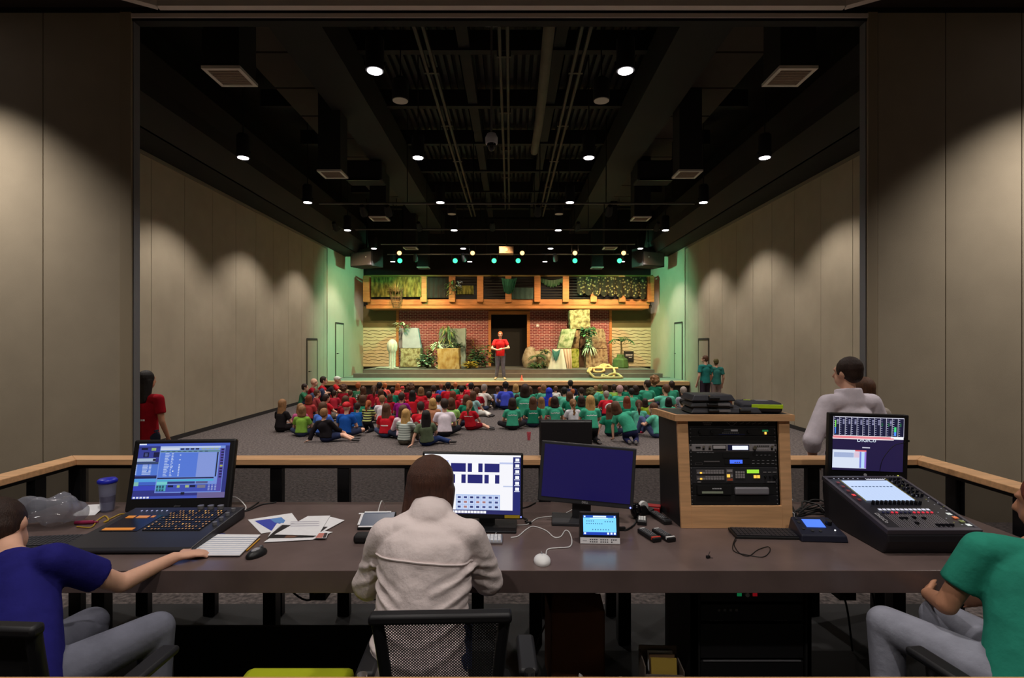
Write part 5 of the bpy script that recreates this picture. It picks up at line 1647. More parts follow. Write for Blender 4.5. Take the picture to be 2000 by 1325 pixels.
# ---- touch monitor of the lighting desk
t = thing('touch_monitor', 'wide black touch monitor with a busy blue interface on the lighting side', 'monitor', (-2.05, 3.30, DZ), R(4))
tl = R(14)
hd_ = thing('x', 'x', 'x')
bpy.data.objects.remove(hd_)
T = Matrix.Rotation(-tl, 4, 'X')
MB().box((0, .02, .235), (.62, .045, .44), M=T).build('bezel', BLACK, t, bev=.012)
MB().box((0, .09, .24), (.44, .1, .28), M=T).build('rear_case', MATTE, t, bev=.02)
it = []
B1, B2, B3, B4 = (84, 122, 214), (52, 62, 140), (150, 176, 232), (28, 30, 70)
it += [(0, 0, 1, .05, (70, 92, 190)), (0, 0, .08, .025, (226, 232, 250)), (.0, .09, .24, .28, (56, 64, 150)), (.03, .08, .1, .115, (20, 22, 40)), (.14, .08, .19, .13, (150, 180, 110)), (.0, .27, .2, .33, (170, 190, 215)),
       (.17, .28, .2, .32, (28, 28, 52)), (0, .34, .24, .37, (60, 80, 110)), (0, .38, .24, .58, B1), (0, .6, .24, .63, (36, 40, 80)), (0, .64, .24, .7, (86, 160, 226)), (0, .7, .05, .77, (130, 190, 180)), (.05, .7, .24, .76, (66, 100, 200)), (0, .77, .24, .85, (60, 70, 190)),
       (.06, .16, .12, .25, B4), (.075, .175, .105, .235, (70, 80, 130)), (.17, .16, .24, .25, B4),
       (.235, .05, .955, .9, (120, 150, 226)), (.24, .055, .9, .09, (190, 206, 240)), (.24, .09, .45, .125, (210, 222, 240)), (.24, .135, .9, .165, (100, 140, 150)), (.245, .175, .86, .62, (88, 124, 220)), (.66, .175, .86, .62, (136, 156, 224)),
       (.245, .625, .86, .65, (40, 42, 80)), (.245, .66, .86, .695, (80, 176, 214)), (.245, .7, .36, .755, (120, 210, 210)), (.36, .7, .66, .74, (44, 56, 124)), (.67, .7, .8, .74, (88, 92, 140)), (.245, .755, .94, .885, (66, 82, 180)), (.87, .17, .885, .62, (40, 42, 60)),
       (.9, .1, .95, .88, (86, 80, 170)), (.245, .76, .35, .87, (84, 170, 190)), (.37, .765, .43, .8, (24, 26, 60)), (.47, .765, .5, .81, (170, 190, 120)), (.56, .765, .6, .81, (170, 190, 130)), (.61, .765, .67, .805, (26, 28, 60)), (.69, .765, .78, .82, (120, 120, 140)),
       (0, .9, 1, .95, (52, 54, 130)), (0, .955, 1, 1, (70, 86, 190)), (.0, .955, .2, .995, (60, 76, 180)), (.52, .89, .56, .935, (24, 26, 50)), (.7, .9, 1, 1, (110, 100, 150))]
for k in range(5):
    it.append((.01 + .037 * k, .962, .035 + .037 * k, .992, (228, 232, 250)))
for k in range(4):
    it.append((.46 + .055 * k, .095, .5 + .055 * k, .12, (26, 30, 60)))
    it.append((.69 + .05 * k, .095, .73 + .05 * k, .12, (150, 170, 160)))
for k in range(9):
    it.append((.25 + .06 * k, .145, .285 + .06 * k, .157, (50, 60, 90)))
for k in range(15):
    y = .18 + .029 * k
    it += [(.3, y, .3 + rnd.uniform(.03, .06), y + .014, (190, 208, 246)), (.37, y, .37 + rnd.uniform(.01, .03), y + .014, (200, 216, 250))]
    if k > 6 or k % 3 == 1:
        it.append((.46, y, .475, y + .016, (206, 220, 250)))
for k in range(8):
    y = .385 + .024 * k
    it += [(.07, y, .07 + rnd.uniform(.04, .07), y + .012, (196, 212, 246)), (.14, y, .165, y + .012, (196, 212, 246)), (.0, y, .012, y + .012, (200, 214, 246))]
for k in range(11):
    it.append((.915, .11 + .05 * k, .945, .138 + .05 * k, (36, 36, 76) if k != 6 else (170, 180, 70)))
for k in range(4):
    for q in range(3):
        it.append((.81 + .035 * q, .765 + .028 * k, .83 + .035 * q, .78 + .028 * k, (160, 170, 220)))
        it.append((.25 + .03 * q, .77 + .026 * k, .272 + .03 * q, .787 + .026 * k, (26, 44, 70)))
it.append((.4, .5, .412, .52, (235, 245, 255)))
s_ = scr('screen', t, .55, .335, (50, 56, 132), it, (0, 0, 0), .9)
s_.matrix_local = T @ Matrix.Translation((0, -.004, .262))
text('planar', .016, GREY, 'maker_lettering', t, (0, 0, 0)).matrix_local = T @ Matrix.Translation((0, -.0035, .05)) @ Matrix.Rotation(R(90), 4, 'X')
MB().box((0, .1, .008), (.34, .2, .016)).box((0, .13, .08), (.1, .03, .15)).build('foot', MATTE, t, bev=.004)

# ---- lighting console
t = thing('lighting_console', 'low black lighting console with glowing amber keys before the touch monitor', 'lighting console', (-1.91, 2.83, DZ), R(1))
MB().prism([(-.16, .004), (.40, .004), (.40, .066), (.02, .045), (-.05, .04), (-.15, .032), (-.165, .018)], -.33, .32, axis='x').build('body', mat('console_case', (40, 40, 46), .45), t, bev=.006)
O, U, W = V((-.33, .40, .0665)), V((.65, 0, 0)), V((0, -.38, -.021))
b = MB()
AMB = glow((255, 190, 90), 1.2)
for r_ in range(9):
    for c_ in range(17):
        if rnd.random() < .62:
            x, y = .42 + c_ * .028 + r_ * .004 * 0, .2 + r_ * .085
            b.on(O, U, W, x, y, x + .011, y + .03, 0 if rnd.random() < .8 else 1, .006)
b.build('key_light', [glow((214, 150, 70), .8), AMB], t)
b = MB()
for r_ in range(9):
    for c_ in range(17):
        x, y = .416 + c_ * .028, .185 + r_ * .085
        q = O + U * (x + .01) + W * (y + .03)
        b.box((q.x, q.y, q.z + .001), (.0145, .025, .008), rx=R(3))
b.build('keypad', BLACK, t)
b = MB()
b.on(O, U, W, .07, .35, .38, .95, 0, .002)
b.on(O, U, W, .09, .38, .16, .47, 1, .004)
b.on(O, U, W, .18, .38, .28, .47, 1, .004)
b.on(O, U, W, .3, .38, .33, .45, 1, .004)
b.on(O, U, W, .08, .84, .33, .92, 1, .004)
for k in range(6):
    b.on(O, U, W, .12 + .045 * k, .16, .13 + .045 * k, .2, 2, .004)
b.build('playback_display', [mat('dark_display', (16, 17, 34), .25), glow((230, 140, 50), .8), glow((210, 210, 250), .9)], t)
for k in range(3):
    MB().cyl(O + U * (.62 + .09 * k) + W * .08, O + U * (.62 + .09 * k) + W * .08 + V((0, 0, .02)), .018).build('encoder', GREY, t, smooth=True)
for k in range(4):
    MB().cyl(O + U * .95 + W * (.2 + .18 * k), O + U * .95 + W * (.2 + .18 * k) + V((0, 0, .018)), .012).build('encoder', GREY, t, smooth=True)
# ---- things around it
def keyboard(label, loc, rz, w, d, m, mk, rows, cols, name='keyboard', h=.016, tilt=0):
    t = thing(name, label, 'keyboard', loc, 0, rot=(tilt, 0, rz))
    MB().box((0, 0, h / 2), (w, d, h)).build('base', m, t, bev=.004)
    k = MB()
    cw, ch_ = (w - .016) / cols, (d - .02) / rows
    for r_ in range(rows):
        c_ = 0
        while c_ < cols:
            n = 5 if (r_ == 0 and c_ == cols // 4) else 1
            n = min(n, cols - c_)
            k.box((-w / 2 + .008 + cw * (c_ + n / 2), -d / 2 + .01 + ch_ * (r_ + .5), h + .002), (cw * n - .0035, ch_ - .0035, .007))
            c_ += n
    k.build('keycaps', mk, t, label='keycaps in rows')
    return t


p = PZ(72, 1064, DZ)
keyboard('long black keyboard with a grey front edge at the end of the desk', (p.x, p.y, DZ), R(7), .46, .165, BLACK, mat('key_dark', (46, 46, 52), .5), 5, 20)
p = PZ(52, 1085, DZ)
t = thing('card_holder', 'small clear card with a white outline in front of the long keyboard', 'card', p, R(5))
b = MB()
for a, c_ in (((-.036, -.024), (.036, -.02)), ((-.036, .02), (.036, .024)), ((-.036, -.024), (-.032, .024)), ((.032, -.024), (.036, .024))):
    b.span((a[0], a[1], 0), (c_[0], c_[1], .005))
b.build('rim', WHITE, t)
MB().span((-.033, -.021, 0), (.033, .021, .003)).build('card', mat('dull_card', (90, 74, 70), .4), t)
# plastic bag
p = PZ(62, 1036, DZ)
b = MB()
for k in range(22):
    b.ball((rnd.uniform(-.17, .17), rnd.uniform(-.06, .08), .06 + rnd.uniform(0, .07)), (rnd.uniform(.05, .09), rnd.uniform(.04, .07), rnd.uniform(.05, .08)), 10)
me = remesh(b, .014, 2)
o = bpy.data.objects.new('plastic_bag', me)
COL.objects.link(o)
me.materials.append(clear_mat('grey_film', (150, 152, 164), .5))
o.location = (p.x, p.y + .06, DZ - .012)
tag(o, 'crumpled grey plastic bag behind the long keyboard', 'bag')
p = PZ(172, 999, DZ)
for k in range(4):
    o = MB().box((0, 0, 0), (.105, .15, .0012)).build('paper_slip', PAPER, None, (p.x + .012 * k, p.y - .006 * k, DZ + .002 + .004 * k), (R(4 + 2 * k), 0, R(-14 + 9 * k)))
    tag(o, ('lowest', 'second', 'third', 'topmost')[k] + ' white slip in the small fan beside the tumbler', 'paper', 'white slips fanned out beside the tumbler')
p = PZ(210, 999, DZ)
t = thing('tumbler', 'clear tumbler with a blue lid beside the touch monitor', 'tumbler', (p.x, p.y, DZ))
MB().lathe([(.034, 0), (.038, .01), (.048, .18), (.046, .18), (.036, .012), (.001, .01)]).build('cup_body', clear_mat('clear_plastic', (180, 186, 220), .3), t, smooth=True)
MB().lathe([(.05, .178), (.054, .182), (.054, .196), (.045, .205), (.002, .207)]).build('lid', mat('blue_plastic', (36, 46, 190), .35), t, smooth=True)
MB().lathe([(.035, .012), (.042, .1), (.002, .1)]).build('drink', mat('dark_drink', (52, 40, 70), .15), t, smooth=True)
YEL = mat('yellow_cable', (186, 150, 44), .5)
pts = curve_pts([PZ(150, 1031, DZ), PZ(178, 1032, DZ), PZ(190, 1019, DZ), PZ(205, 1010, DZ), PZ(212, 1018, DZ), PZ(203, 1022, DZ), PZ(222, 1012, DZ), PZ(238, 1006, DZ), PZ(262, 1008, DZ)], 6)
tag(MB().tube([q - pts[0] + V((0, 0, .005)) for q in pts], .004, 6).build('yellow_cable', YEL, None, pts[0], smooth=True), 'curly yellow cable beside the lighting console', 'cable')
p = PZ(167, 1025, DZ)
tag(MB().cyl((-.06, 0, .011), (.04, .01, .011), .011, .011).cyl((.04, .01, .011), (.065, .012, .011), .005).build('marker_pen', mat('pink_red_plastic', (150, 40, 80), .4), None, p, smooth=True), 'red marker pen lying beside the yellow cable', 'pen')
# white usb cable at the touch monitor
pts = curve_pts([PZ(445, 984, DZ) + V((0, 0, .04)), PZ(462, 984, DZ) + V((0, 0, .035)), PZ(480, 991, DZ), PZ(474, 1002, DZ), PZ(455, 1011, DZ), PZ(440, 1018, DZ)], 6)
t = thing('usb_cable', 'white cable with plug curling out beside the touch monitor', 'cable', pts[0])
MB().tube([q - pts[0] + V((0, 0, .004)) for q in pts], .003, 6).build('cord', WHITE, t, smooth=True)
MB().box((-.012, 0, 0), (.04, .016, .01)).build('plug', WHITE, t, bev=.002)
# folder, pad, pencil
def sheet(label, quad, m, z, name='paper_sheet', th=.0015, grp=None, extra=None, cat='paper'):
    q = [PZ(px, py, DZ + z) for px, py in quad]
    c = sum(q, V()) / 4
    b = MB().prism([((a - c).x, (a - c).y) for a in q], 0, th)
    ms = [m]
    if extra:
        for k, (qd, em) in enumerate(extra):
            r_ = [PZ(px, py, DZ + z + th) - c for px, py in qd]
            b.add([(a.x, a.y, th + .0004 + .0002 * k) for a in r_], [tuple(range(len(r_)))], k + 1)
            ms.append(em)
    o = b.build(name, ms, None, (c.x, c.y, DZ + z))
    return tag(o, label, cat, grp)


sheet('dark blue folder under the lined note pad', [(354, 1086), (420, 1086), (440, 1044), (398, 1044)], mat('blue_folder', (40, 44, 96), .5), .001, 'folder', .006, cat='folder')
LN = mat('pad_line', (196, 206, 226), .8)
sheet('white lined note pad in front of the touch monitor', [(366, 1086.5), (468, 1086.5), (509, 1046), (409, 1045)], PAPER, .008, 'note_pad', .004,
      extra=[([(372 + 4.3 * k, 1083 - 4 * k), (470 + 4 * k, 1083 - 4 * k), (471 + 4 * k, 1082.2 - 4 * k), (373 + 4.3 * k, 1082.2 - 4 * k)], LN) for k in range(9)], cat='note pad')
a, c_ = PZ(482, 1076, DZ + .006), PZ(508, 1052, DZ + .006)
tag(MB().cyl((0, 0, 0), (c_ - a) * .93, .0038, n=6).cyl((c_ - a) * .93, c_ - a, .0038, .0006, n=6, mi=1).build('pencil', [mat('pencil_yellow', (220, 160, 40), .5), mat('pencil_tip', (200, 160, 120), .7)], None, a), 'yellow pencil along the edge of the note pad', 'pencil')
# black mouse
def mouse(label, px, py, m, rz, l, w_, parts):
    p = PZ(px, py, DZ)
    t = thing('computer_mouse', label, 'mouse', (p.x, p.y, DZ), rz)
    b = MB()
    b.ball((0, 0, .008), (w_ / 2, l / 2, .028), 20)
    vs = [(x, y, max(0, z)) for x, y, z in b.v]
    b.v = vs
    b.build('shell', m, t, smooth=70)
    for nm, fn in parts:
        fn(MB()).build(nm, fn.m, t, smooth=True)
    return t


f1 = lambda b: b.cyl((-.006, .03, .033), (.006, .03, .033), .009)
f1.m = GREY
f2 = lambda b: b.ball((0, -.004, .028), (.016, .03, .012), 12)
f2.m = mat('grey_gloss', (150, 150, 156), .25)
mouse('black mouse with a silver top beside the note pad', 501, 1086, BLACK, R(-20), .12, .072, [('wheel', f1), ('top_inlay', f2)])
# papers
g = 'loose papers strewn on the desk'
BL, BL2 = mat('print_blue', (58, 70, 176), .7), mat('print_light_blue', (92, 140, 204), .7)
sheet('white sheet with a blue printed graphic, farthest towards the touch monitor', [(484, 1016), (510, 1043), (590, 1030), (570, 1003)], PAPER, .002, grp=g, extra=[([(497, 1018), (529, 1037), (533, 1037), (546, 1024), (557, 1018), (550, 1011)], BL), ([(527, 1014.5), (537, 1021.5), (554, 1022.5), (557, 1017), (549, 1011)], BL2)])
sheet('long white sheet under the dark photo print', [(515, 1060), (610, 1055), (650, 1040), (560, 1030)], PAPER, .004, grp=g)
sheet('blank sheet sticking out behind the printed letter', [(630, 1040), (673, 1017), (640, 1009), (585, 1020)], PAPER, .005, grp=g)
sheet('dark photo print peeking out under the printed letter', [(522, 1052), (612, 1050), (640, 1030), (552, 1026)], mat('photo_black', (36, 32, 34), .4), .0065, 'photo_print', grp=g, extra=[([(555, 1051), (575, 1050.6), (584, 1046), (560, 1046)], mat('photo_brown', (110, 76, 58), .5))])
sheet('folded corner sheet beside the blue graphic', [(523, 1050), (551, 1025), (541, 1023), (536, 1030)], PAPER, .009, grp=g)
sheet('white letter with lines of print on top of the papers', [(536, 1045), (621, 1047), (645, 1008), (601, 1009)], PAPER, .011, grp=g, extra=[([(566, 1029 - 4 * k), (622, 1028 - 4 * k), (625, 1026.5 - 4 * k), (569, 1027.5 - 4 * k)], mat('faint_print', (186, 184, 196), .8)) for k in range(3)])
sheet('small photo card with a pinkish picture at the paper pile', [(614, 1052), (637, 1052), (642, 1040), (624, 1040)], PAPER, .012, 'photo_card', grp=g, extra=[([(616, 1051), (629, 1051), (634, 1042), (623, 1042)], mat('photo_pink', (196, 120, 108), .6)), ([(630, 1051), (636, 1051), (640, 1041.5), (634, 1041.5)], mat('photo_dark', (60, 44, 44), .6))])
# touch panel with taped labels
p = PZ(728, 1035, DZ)
t = thing('labelled_touchscreen', 'slate blue touchscreen with strips of white tape beside the seated woman', 'touchscreen', (p.x, p.y, DZ), R(2))
MB().hexa([(-.085, -.01, 0), (.11, -.01, 0), (.11, .13, 0), (-.085, .13, 0), (-.085, -.01, .015), (.11, -.01, .015), (.11, .13, .06), (-.085, .13, .06)]).build('case', MATTE, t, bev=.004)
O, U, W = V((-.085, .13, .0605)), V((.195, 0, 0)), V((0, -.14, -.045))
MB().on(O, U, W, .05, .05, .97, .95, 0, .001).build('screen', glow((58, 74, 104), .5), t)
MB().on(O, U, W, .06, .0, .85, .09, 0, .003).on(O, U, W, -.02, .16, .05, .85, 0, .003).on(O, U, W, .03, .92, .9, 1.0, 0, .003).on(O, U, W, -.1, .1, .06, .18, 0, .003).build('tape_strips', PAPER, t)
pts = curve_pts([(-.0, .13, .05), (.01, .16, .1), (.015, .2, .1), (.02, .3, .01)])
MB().tube(pts, .003, 6).build('cord', WHITE, t, smooth=True)
p = PZ(726, 1064, DZ)
tag(MB().box((0, 0, .022), (.2, .075, .044)).build('wrist_rest', mat('black_foam', (24, 23, 24), .7), None, (p.x, p.y + .04, DZ), bev=.014, smooth=True), 'black padded wrist rest in front of the slate blue touchscreen', 'wrist rest')

# ---- white screen monitor
t = thing('monitor', 'black monitor with a bright white picture library in front of the seated woman', 'monitor', (-.215, 3.06, DZ), R(-2))
MB().box((0, 0, .243), (.572, .035, .372), ry=R(.6)).build('bezel', BLACK, t, bev=.006)
MB().box((0, .03, .24), (.36, .05, .24)).build('rear_case', MATTE, t, bev=.015)
NAVY, LAV = (34, 36, 110), (200, 206, 240)
it = [(0, 0, 1, .03, (250, 250, 252)), (0, .03, .92, .93, (246, 246, 252)), (.92, .03, 1, 1, (34, 40, 110)), (0, .93, 1, 1, (38, 40, 100)), (.0, .1, .21, .37, NAVY), (.21, .1, .25, .37, (186, 196, 240)), (.0, .4, .23, .93, (206, 212, 250)), (.78, .12, .92, .15, (190, 200, 236)), (.82, .515, .92, .535, (190, 200, 230))]
for r_ in range(2):
    for c_ in range(3):
        x, y = .275 + .175 * c_, .145 + .19 * r_
        it.append((x, y, x + .155, y + .145, NAVY))
        if (r_ + c_) % 2 == 1:
            it.append((x + .045, y, x + .11, y + .145, (250, 250, 254)))
it.append((.33, .67, .79, .93, (176, 196, 236)))
for r_ in range(3):
    for c_ in range(7):
        x, y = .337 + .0645 * c_, .69 + .08 * r_
        it.append((x, y, x + .055, y + .065, (200, 214, 244)))
        it.append((x + .012, y + .012, x + .044, y + .045, rnd.choice([(40, 50, 110), (60, 70, 130), (36, 40, 90), (170, 120, 120), (70, 90, 140)])))
for k in range(6):
    it.append((.945, .05 + .098 * k, .985, .1 + .098 * k, (246, 248, 255)))
    it.append((.935, .108 + .098 * k, .99, .122 + .098 * k, (226, 230, 250)))
for k in range(12):
    it.append((.255 + .033 * k, .945, .283 + .033 * k, .985, (246, 246, 252)))
scr('screen', t, .545, .335, (246, 246, 252), it, (0, -.0185, .252), 1.0, (0, R(.6), 0))
MB().box((.225, -.0195, .071), (.085, .003, .016)).build('yellow_sticker', mat('yellow_label', (200, 170, 40), .6), t)
MB().box((.275, -.0195, .07), (.006, .004, .006)).build('power_light', glow((110, 120, 255), 4), t)
MB().prism([(.03, -.09), (.27, -.09), (.27, .12), (.03, .12)], 0, .012).box((.1, .03, .1), (.09, .03, .2)).build('stand', BLACK, t, (-.02, 0, 0), bev=.004)
# ---- keyboard, mouse, cables
p = PZ(958, 1056, DZ)
keyboard('slim white keyboard half hidden by the woman\'s arm', (p.x - .08, p.y, DZ), 0, .29, .115, ALU, WHITE, 5, 14, h=.012)
t = mouse('white mouse on the desk beside the seated woman', 1059, 1099, WHITE, R(3), .115, .082, [])
wm = t
MB().ball((0, .022, .034), .006, 8).build('scroll_ball', GREY, t, smooth=True)
MB().box((0, .02, .0345), (.0016, .05, .004)).build('button_seam', LGREY, t)
for lb, pp in (('white mouse cord looping up from the white mouse', [(1066, 1086), (1070, 1075), (1090, 1072), (1112, 1070), (1117, 1058), (1112, 1042), (1104, 1038), (1095, 1050), (1082, 1051), (1066, 1038), (1042, 1030), (1028, 1036), (1012, 1049), (998, 1052)]),
               ('white keyboard cord reaching under the dark blank monitor', [(968, 1044), (984, 1024), (1000, 1027), (1030, 1026), (1050, 1014), (1080, 1010), (1100, 1006), (1122, 995)])):
    pts = curve_pts([PZ(a, b_, DZ) for a, b_ in pp], 6)
    tag(MB().tube([q - pts[0] + V((0, 0, .004)) for q in pts], .0028, 6).build('white_cord', WHITE, None, pts[0], smooth=True), lb, 'cable')
pts = curve_pts([PZ(a, b_, DZ) for a, b_ in [(1018, 1004), (1022, 1014), (1030, 1018), (1026, 1022)]], 6)
tag(MB().tube([q - pts[0] + V((0, 0, .008)) for q in pts], .005, 6).box(pts[-1] - pts[0] + V((.02, -.02, .008)), (.03, .015, .012)).build('black_dongle', RUBBER, None, pts[0]), 'short black adapter cable at the corner of the white screen monitor', 'cable')
for lb, pp in (('black cable running from the touch monitor to the back of the desk', [(440, 1000), (480, 1000), (510, 988), (540, 983)]), ('thin black cable curving beside the white plug', [(446, 1006), (470, 1003), (492, 992), (505, 983)]), ('black cable emerging behind the white screen monitor', [(1010, 996), (1030, 992), (1046, 984)])):
    pts = curve_pts([PZ(a, b_, DZ) for a, b_ in pp], 6)
    tag(MB().tube([q - pts[0] + V((0, 0, .005)) for q in pts], .0045, 6).build('black_cable', RUBBER, None, pts[0], smooth=True), lb, 'cable')
# ---- dark blank monitor
t = thing('monitor', 'dark blank monitor with grey frame tilted on its stand', 'monitor', (.45, 3.17, DZ), R(-5))
T = Matrix.Translation((0, 0, .278)) @ Matrix.Rotation(R(4.2), 4, 'Y') @ Matrix.Rotation(R(-5), 4, 'X')
MB().box((0, 0, 0), (.556, .03, .35), M=T).build('bezel', DGREY, t, bev=.005)
MB().box((0, .03, 0), (.36, .04, .2), M=T).build('rear_case', MATTE, t, bev=.015)
s_ = scr('screen', t, .515, .305, (26, 18, 92), [], s=.55)
s_.matrix_local = T @ Matrix.Translation((0, -.0175, .006))
o = text('DELL', .017, LGREY, 'lettering', t)
o.matrix_local = T @ Matrix.Translation((0, -.0158, -.1615)) @ Matrix.Rotation(R(90), 4, 'X')
MB().box((-.09, -.0, .009), (.23, .2, .018)).box((-.03, .03, .1), (.11, .035, .2)).build('stand', DGREY, t, bev=.004)
o = MB().ball((0, 0, 0), .005, 8).build('power_light', glow((110, 120, 255), 4), t)
o.matrix_local = T @ Matrix.Translation((.262, -.017, -.166))
# back of a monitor facing the hall
t = thing('monitor', 'black monitor seen from behind, facing the hall on top of the railing', 'monitor', (.39, 3.77, 1.2))
MB().box((0, .0, .135), (.36, .05, .24)).build('rear_case', mat('black_case', (26, 23, 26), .5), t, bev=.008)
MB().box((0, .03, .135), (.372, .02, .25)).build('bezel', BLACK, t, bev=.004)
MB().box((.08, -.027, .09), (.09, .006, .03)).box((-.1, -.027, .1), (.05, .006, .02)).box((.02, -.027, .095), (.05, .006, .022)).build('port_recess', mat('deep_black', (8, 8, 9), .7), t)
MB().box((0, 0, .008), (.2, .1, .016)).build('stand', BLACK, t)
# ---- small lit control panel
p = PZ(1172, 1063, DZ)
t = thing('lit_touchscreen', 'small lit blue touchscreen with a white handwritten strip', 'touchscreen', (p.x, p.y, DZ), R(-3))
T = Matrix.Rotation(R(-14), 4, 'X')
MB().hexa([(-.104, 0, 0), (.104, 0, 0), (.104, .09, 0), (-.104, .09, 0), (-.104, .035, .155), (.104, .035, .155), (.104, .05, .155), (-.104, .05, .155)]).build('case', BLACK, t, bev=.003)
it = [(0, 0, 1, .12, (20, 70, 170)), (0, .12, 1, .85, (120, 206, 250)), (0, .85, 1, 1, (24, 60, 170)), (.3, .02, .7, .1, (220, 240, 255)), (.2, .13, .75, .17, (200, 236, 255)), (.02, .02, .07, .09, (200, 230, 255)), (.93, .03, .98, .1, (230, 245, 255)), (.02, .87, .08, .96, (230, 245, 255))]
for k in range(3):
    it.append((.72 + .1 * k, .87, .78 + .1 * k, .97, (230, 245, 255)))
for k in range(8):
    it.append((.1 + .065 * k, .4, .125 + .065 * k, .45, (50, 90, 130)))
for k in range(7):
    it.append((.27 + .08 * k, .7, .3 + .08 * k, .75, (50, 90, 130)))
for k in range(4):
    it += [(.1 + .065 * k, .26, .125 + .065 * k, .32, (50, 90, 130)), (.65 + .075 * k, .28, .68 + .075 * k, .34, (60, 100, 140))]
s_ = scr('screen', t, .172, .098, (60, 130, 220), it, s=1.2)
s_.matrix_local = Matrix.Translation((0, .0185, .092)) @ Matrix.Rotation(R(-12.7), 4, 'X') @ Matrix.Translation((0, -.003, 0))
st_ = MB().box((0, 0, 0), (.206, .003, .03)).build('label_strip', PAPER, t)
st_.matrix_local = Matrix.Translation((0, .0, .017)) @ Matrix.Rotation(R(-12.7), 4, 'X')
b = MB()
for r_, (a, n) in enumerate(((-.05, 13), (-.05, 11))):
    for k in range(n):
        if k % 5 != 4:
            b.box((a + .011 * k, -.0018, .005 - .011 * r_), (.007, .0006, .0055), ry=rnd.uniform(-.3, .3))
b.box((-.08, -.0018, 0), (.022, .0006, .005), 1)
o = b.build('handwriting', [mat('ink', (60, 60, 70), .8), LGREY], st_)
pts = curve_pts([PZ(1212, 1034, DZ), PZ(1222, 1038, DZ), PZ(1238, 1028, DZ), PZ(1243, 1015, DZ), PZ(1240, 1004, DZ)], 6)
tag(MB().tube([q - pts[0] + V((0, 0, .006)) for q in pts], .005, 6).box(pts[1] - pts[0] + V((0, -.02, .012)), (.035, .02, .018)).build('black_cable', RUBBER, None, pts[0]), 'black cable and plug behind the small lit touchscreen', 'cable')
# egg-shaped black gadget, tape, calculator, remotes
p = PZ(1246, 1012, DZ)
t = thing('desk_gadget', 'glossy black egg shaped gadget under the corner of the dark blank monitor', 'gadget', (p.x - .012, p.y, DZ))
b = MB().ball((0, 0, .045), (.034, .04, .046), 16)
b.build('shell', mat('gloss_black', (14, 14, 18), .15), t, smooth=True)
p = PZ(1260, 1010, DZ)
t = thing('tape_dispenser', 'black tape dispenser with a white roll beside the wooden rack', 'tape dispenser', (p.x + .01, p.y + .05, DZ), R(25))
MB().prism([(-.05, 0), (.055, 0), (.055, .035), (.02, .02), (-.01, .06), (-.04, .06)], -.024, .024, axis='y').build('base', BLACK, t, bev=.004)
MB().cyl((-.012, -.01, .05), (-.012, .01, .05), .032, n=20).build('tape_roll', WHITE, t, smooth=True)
p = PZ(1254, 1024, DZ)
t = thing('calculator', 'small black keypad with white keys behind the remote controls', 'keypad', (p.x, p.y, DZ), R(-14))
MB().hexa([(-.026, -.03, 0), (.026, -.03, 0), (.026, .05, 0), (-.026, .05, 0), (-.026, -.03, .022), (.026, -.03, .022), (.026, .05, .03), (-.026, .05, .03)]).build('body', BLACK, t, bev=.003)
b = MB()
for r_ in range(3):
    for c_ in range(3):
        b.box((-.014 + .014 * c_, -.006 + .018 * r_, .028 + .0018 * r_), (.011, .014, .006))
b.build('key', WHITE, t)


def remote(label, px, py, rz, l, w_, band, dot):
    p = PZ(px, py, DZ)
    t = thing('remote_control', label, 'remote control', (p.x, p.y, DZ), rz, 'remote controls by the wooden rack')
    MB().box((0, 0, .013), (w_, l, .024)).build('body', mat('remote_black', (26, 25, 27), .45), t, bev=.006)
    b = MB()
    for r_ in range(8):
        for c_ in range(3):
            b.box((-.013 + .013 * c_, -l * .22 + r_ * l * .085, .026), (.008, l * .045, .004))
    b.build('button', [GREY], t)
    MB().box((0, -l * .4, .02), (w_ * 1.03, .012, .016)).build('end_band', band, t, bev=.003)
    b = MB()
    b.box((0, l * .44, .0262), (.03, .006, .002))
    b.build('lettering', dot, t)
    return t


REDP = mat('red_orange_plastic', (206, 66, 50), .4)
remote('black remote control with a red orange band', 1268, 1050, R(17), .165, .052, REDP, WHITE)
remote('black remote control with a white band', 1296, 1050, R(17), .16, .052, WHITE, WHITE)
remote('longer black remote control behind the banded ones, by the rack', 1290, 1016, R(12), .19, .05, DGREY, GREY)
p = PZ(1284, 1004, DZ)
t = thing('red_case', 'flat red and black case pushed against the rack side', 'case', (p.x + .0, p.y + .09, DZ), R(-20))
MB().box((0, 0, .015), (.09, .16, .03)).build('body', BLACK, t, bev=.005)
MB().box((0, -.03, .0305), (.094, .05, .012)).box((.02, -.075, .016), (.05, .012, .028)).build('red_trim', mat('red_plastic', (190, 28, 34), .4), t, bev=.002)
# ---- wooden equipment rack on the desk
t = thing('equipment_rack', 'slanted maple and black equipment rack standing on the desk', 'equipment rack', (.97, 3.07, DZ))
rack = t
LAMB = mat('black_laminate', (34, 34, 37), .45, 0, .1, 4)
Wd, Hh = .634, .605
MB().hexa([(0, .0, 0), (.018, .0, 0), (.018, .30, 0), (-.03, .30, 0), (-.012, .04, Hh), (.006, .04, Hh), (.006, .30, Hh), (-.042, .30, Hh)]).hexa([(Wd - .018, 0, 0), (Wd, 0, 0), (Wd, .3, 0), (Wd - .018, .3, 0), (Wd - .018, .04, Hh), (Wd, .04, Hh), (Wd, .3, Hh), (Wd - .018, .3, Hh)]).span((0, .28, 0), (Wd, .3, Hh)).build('side_panel', LAMB, t)
q = MB()
q.hexa([(0, -.02, 0), (.062, -.02, 0), (.062, .0, 0), (0, .0, 0), (-.012, .02, Hh), (.05, .02, Hh), (.05, .04, Hh), (-.012, .04, Hh)])
q.build('stile', WOOD, t, bev=.002)
q = MB()
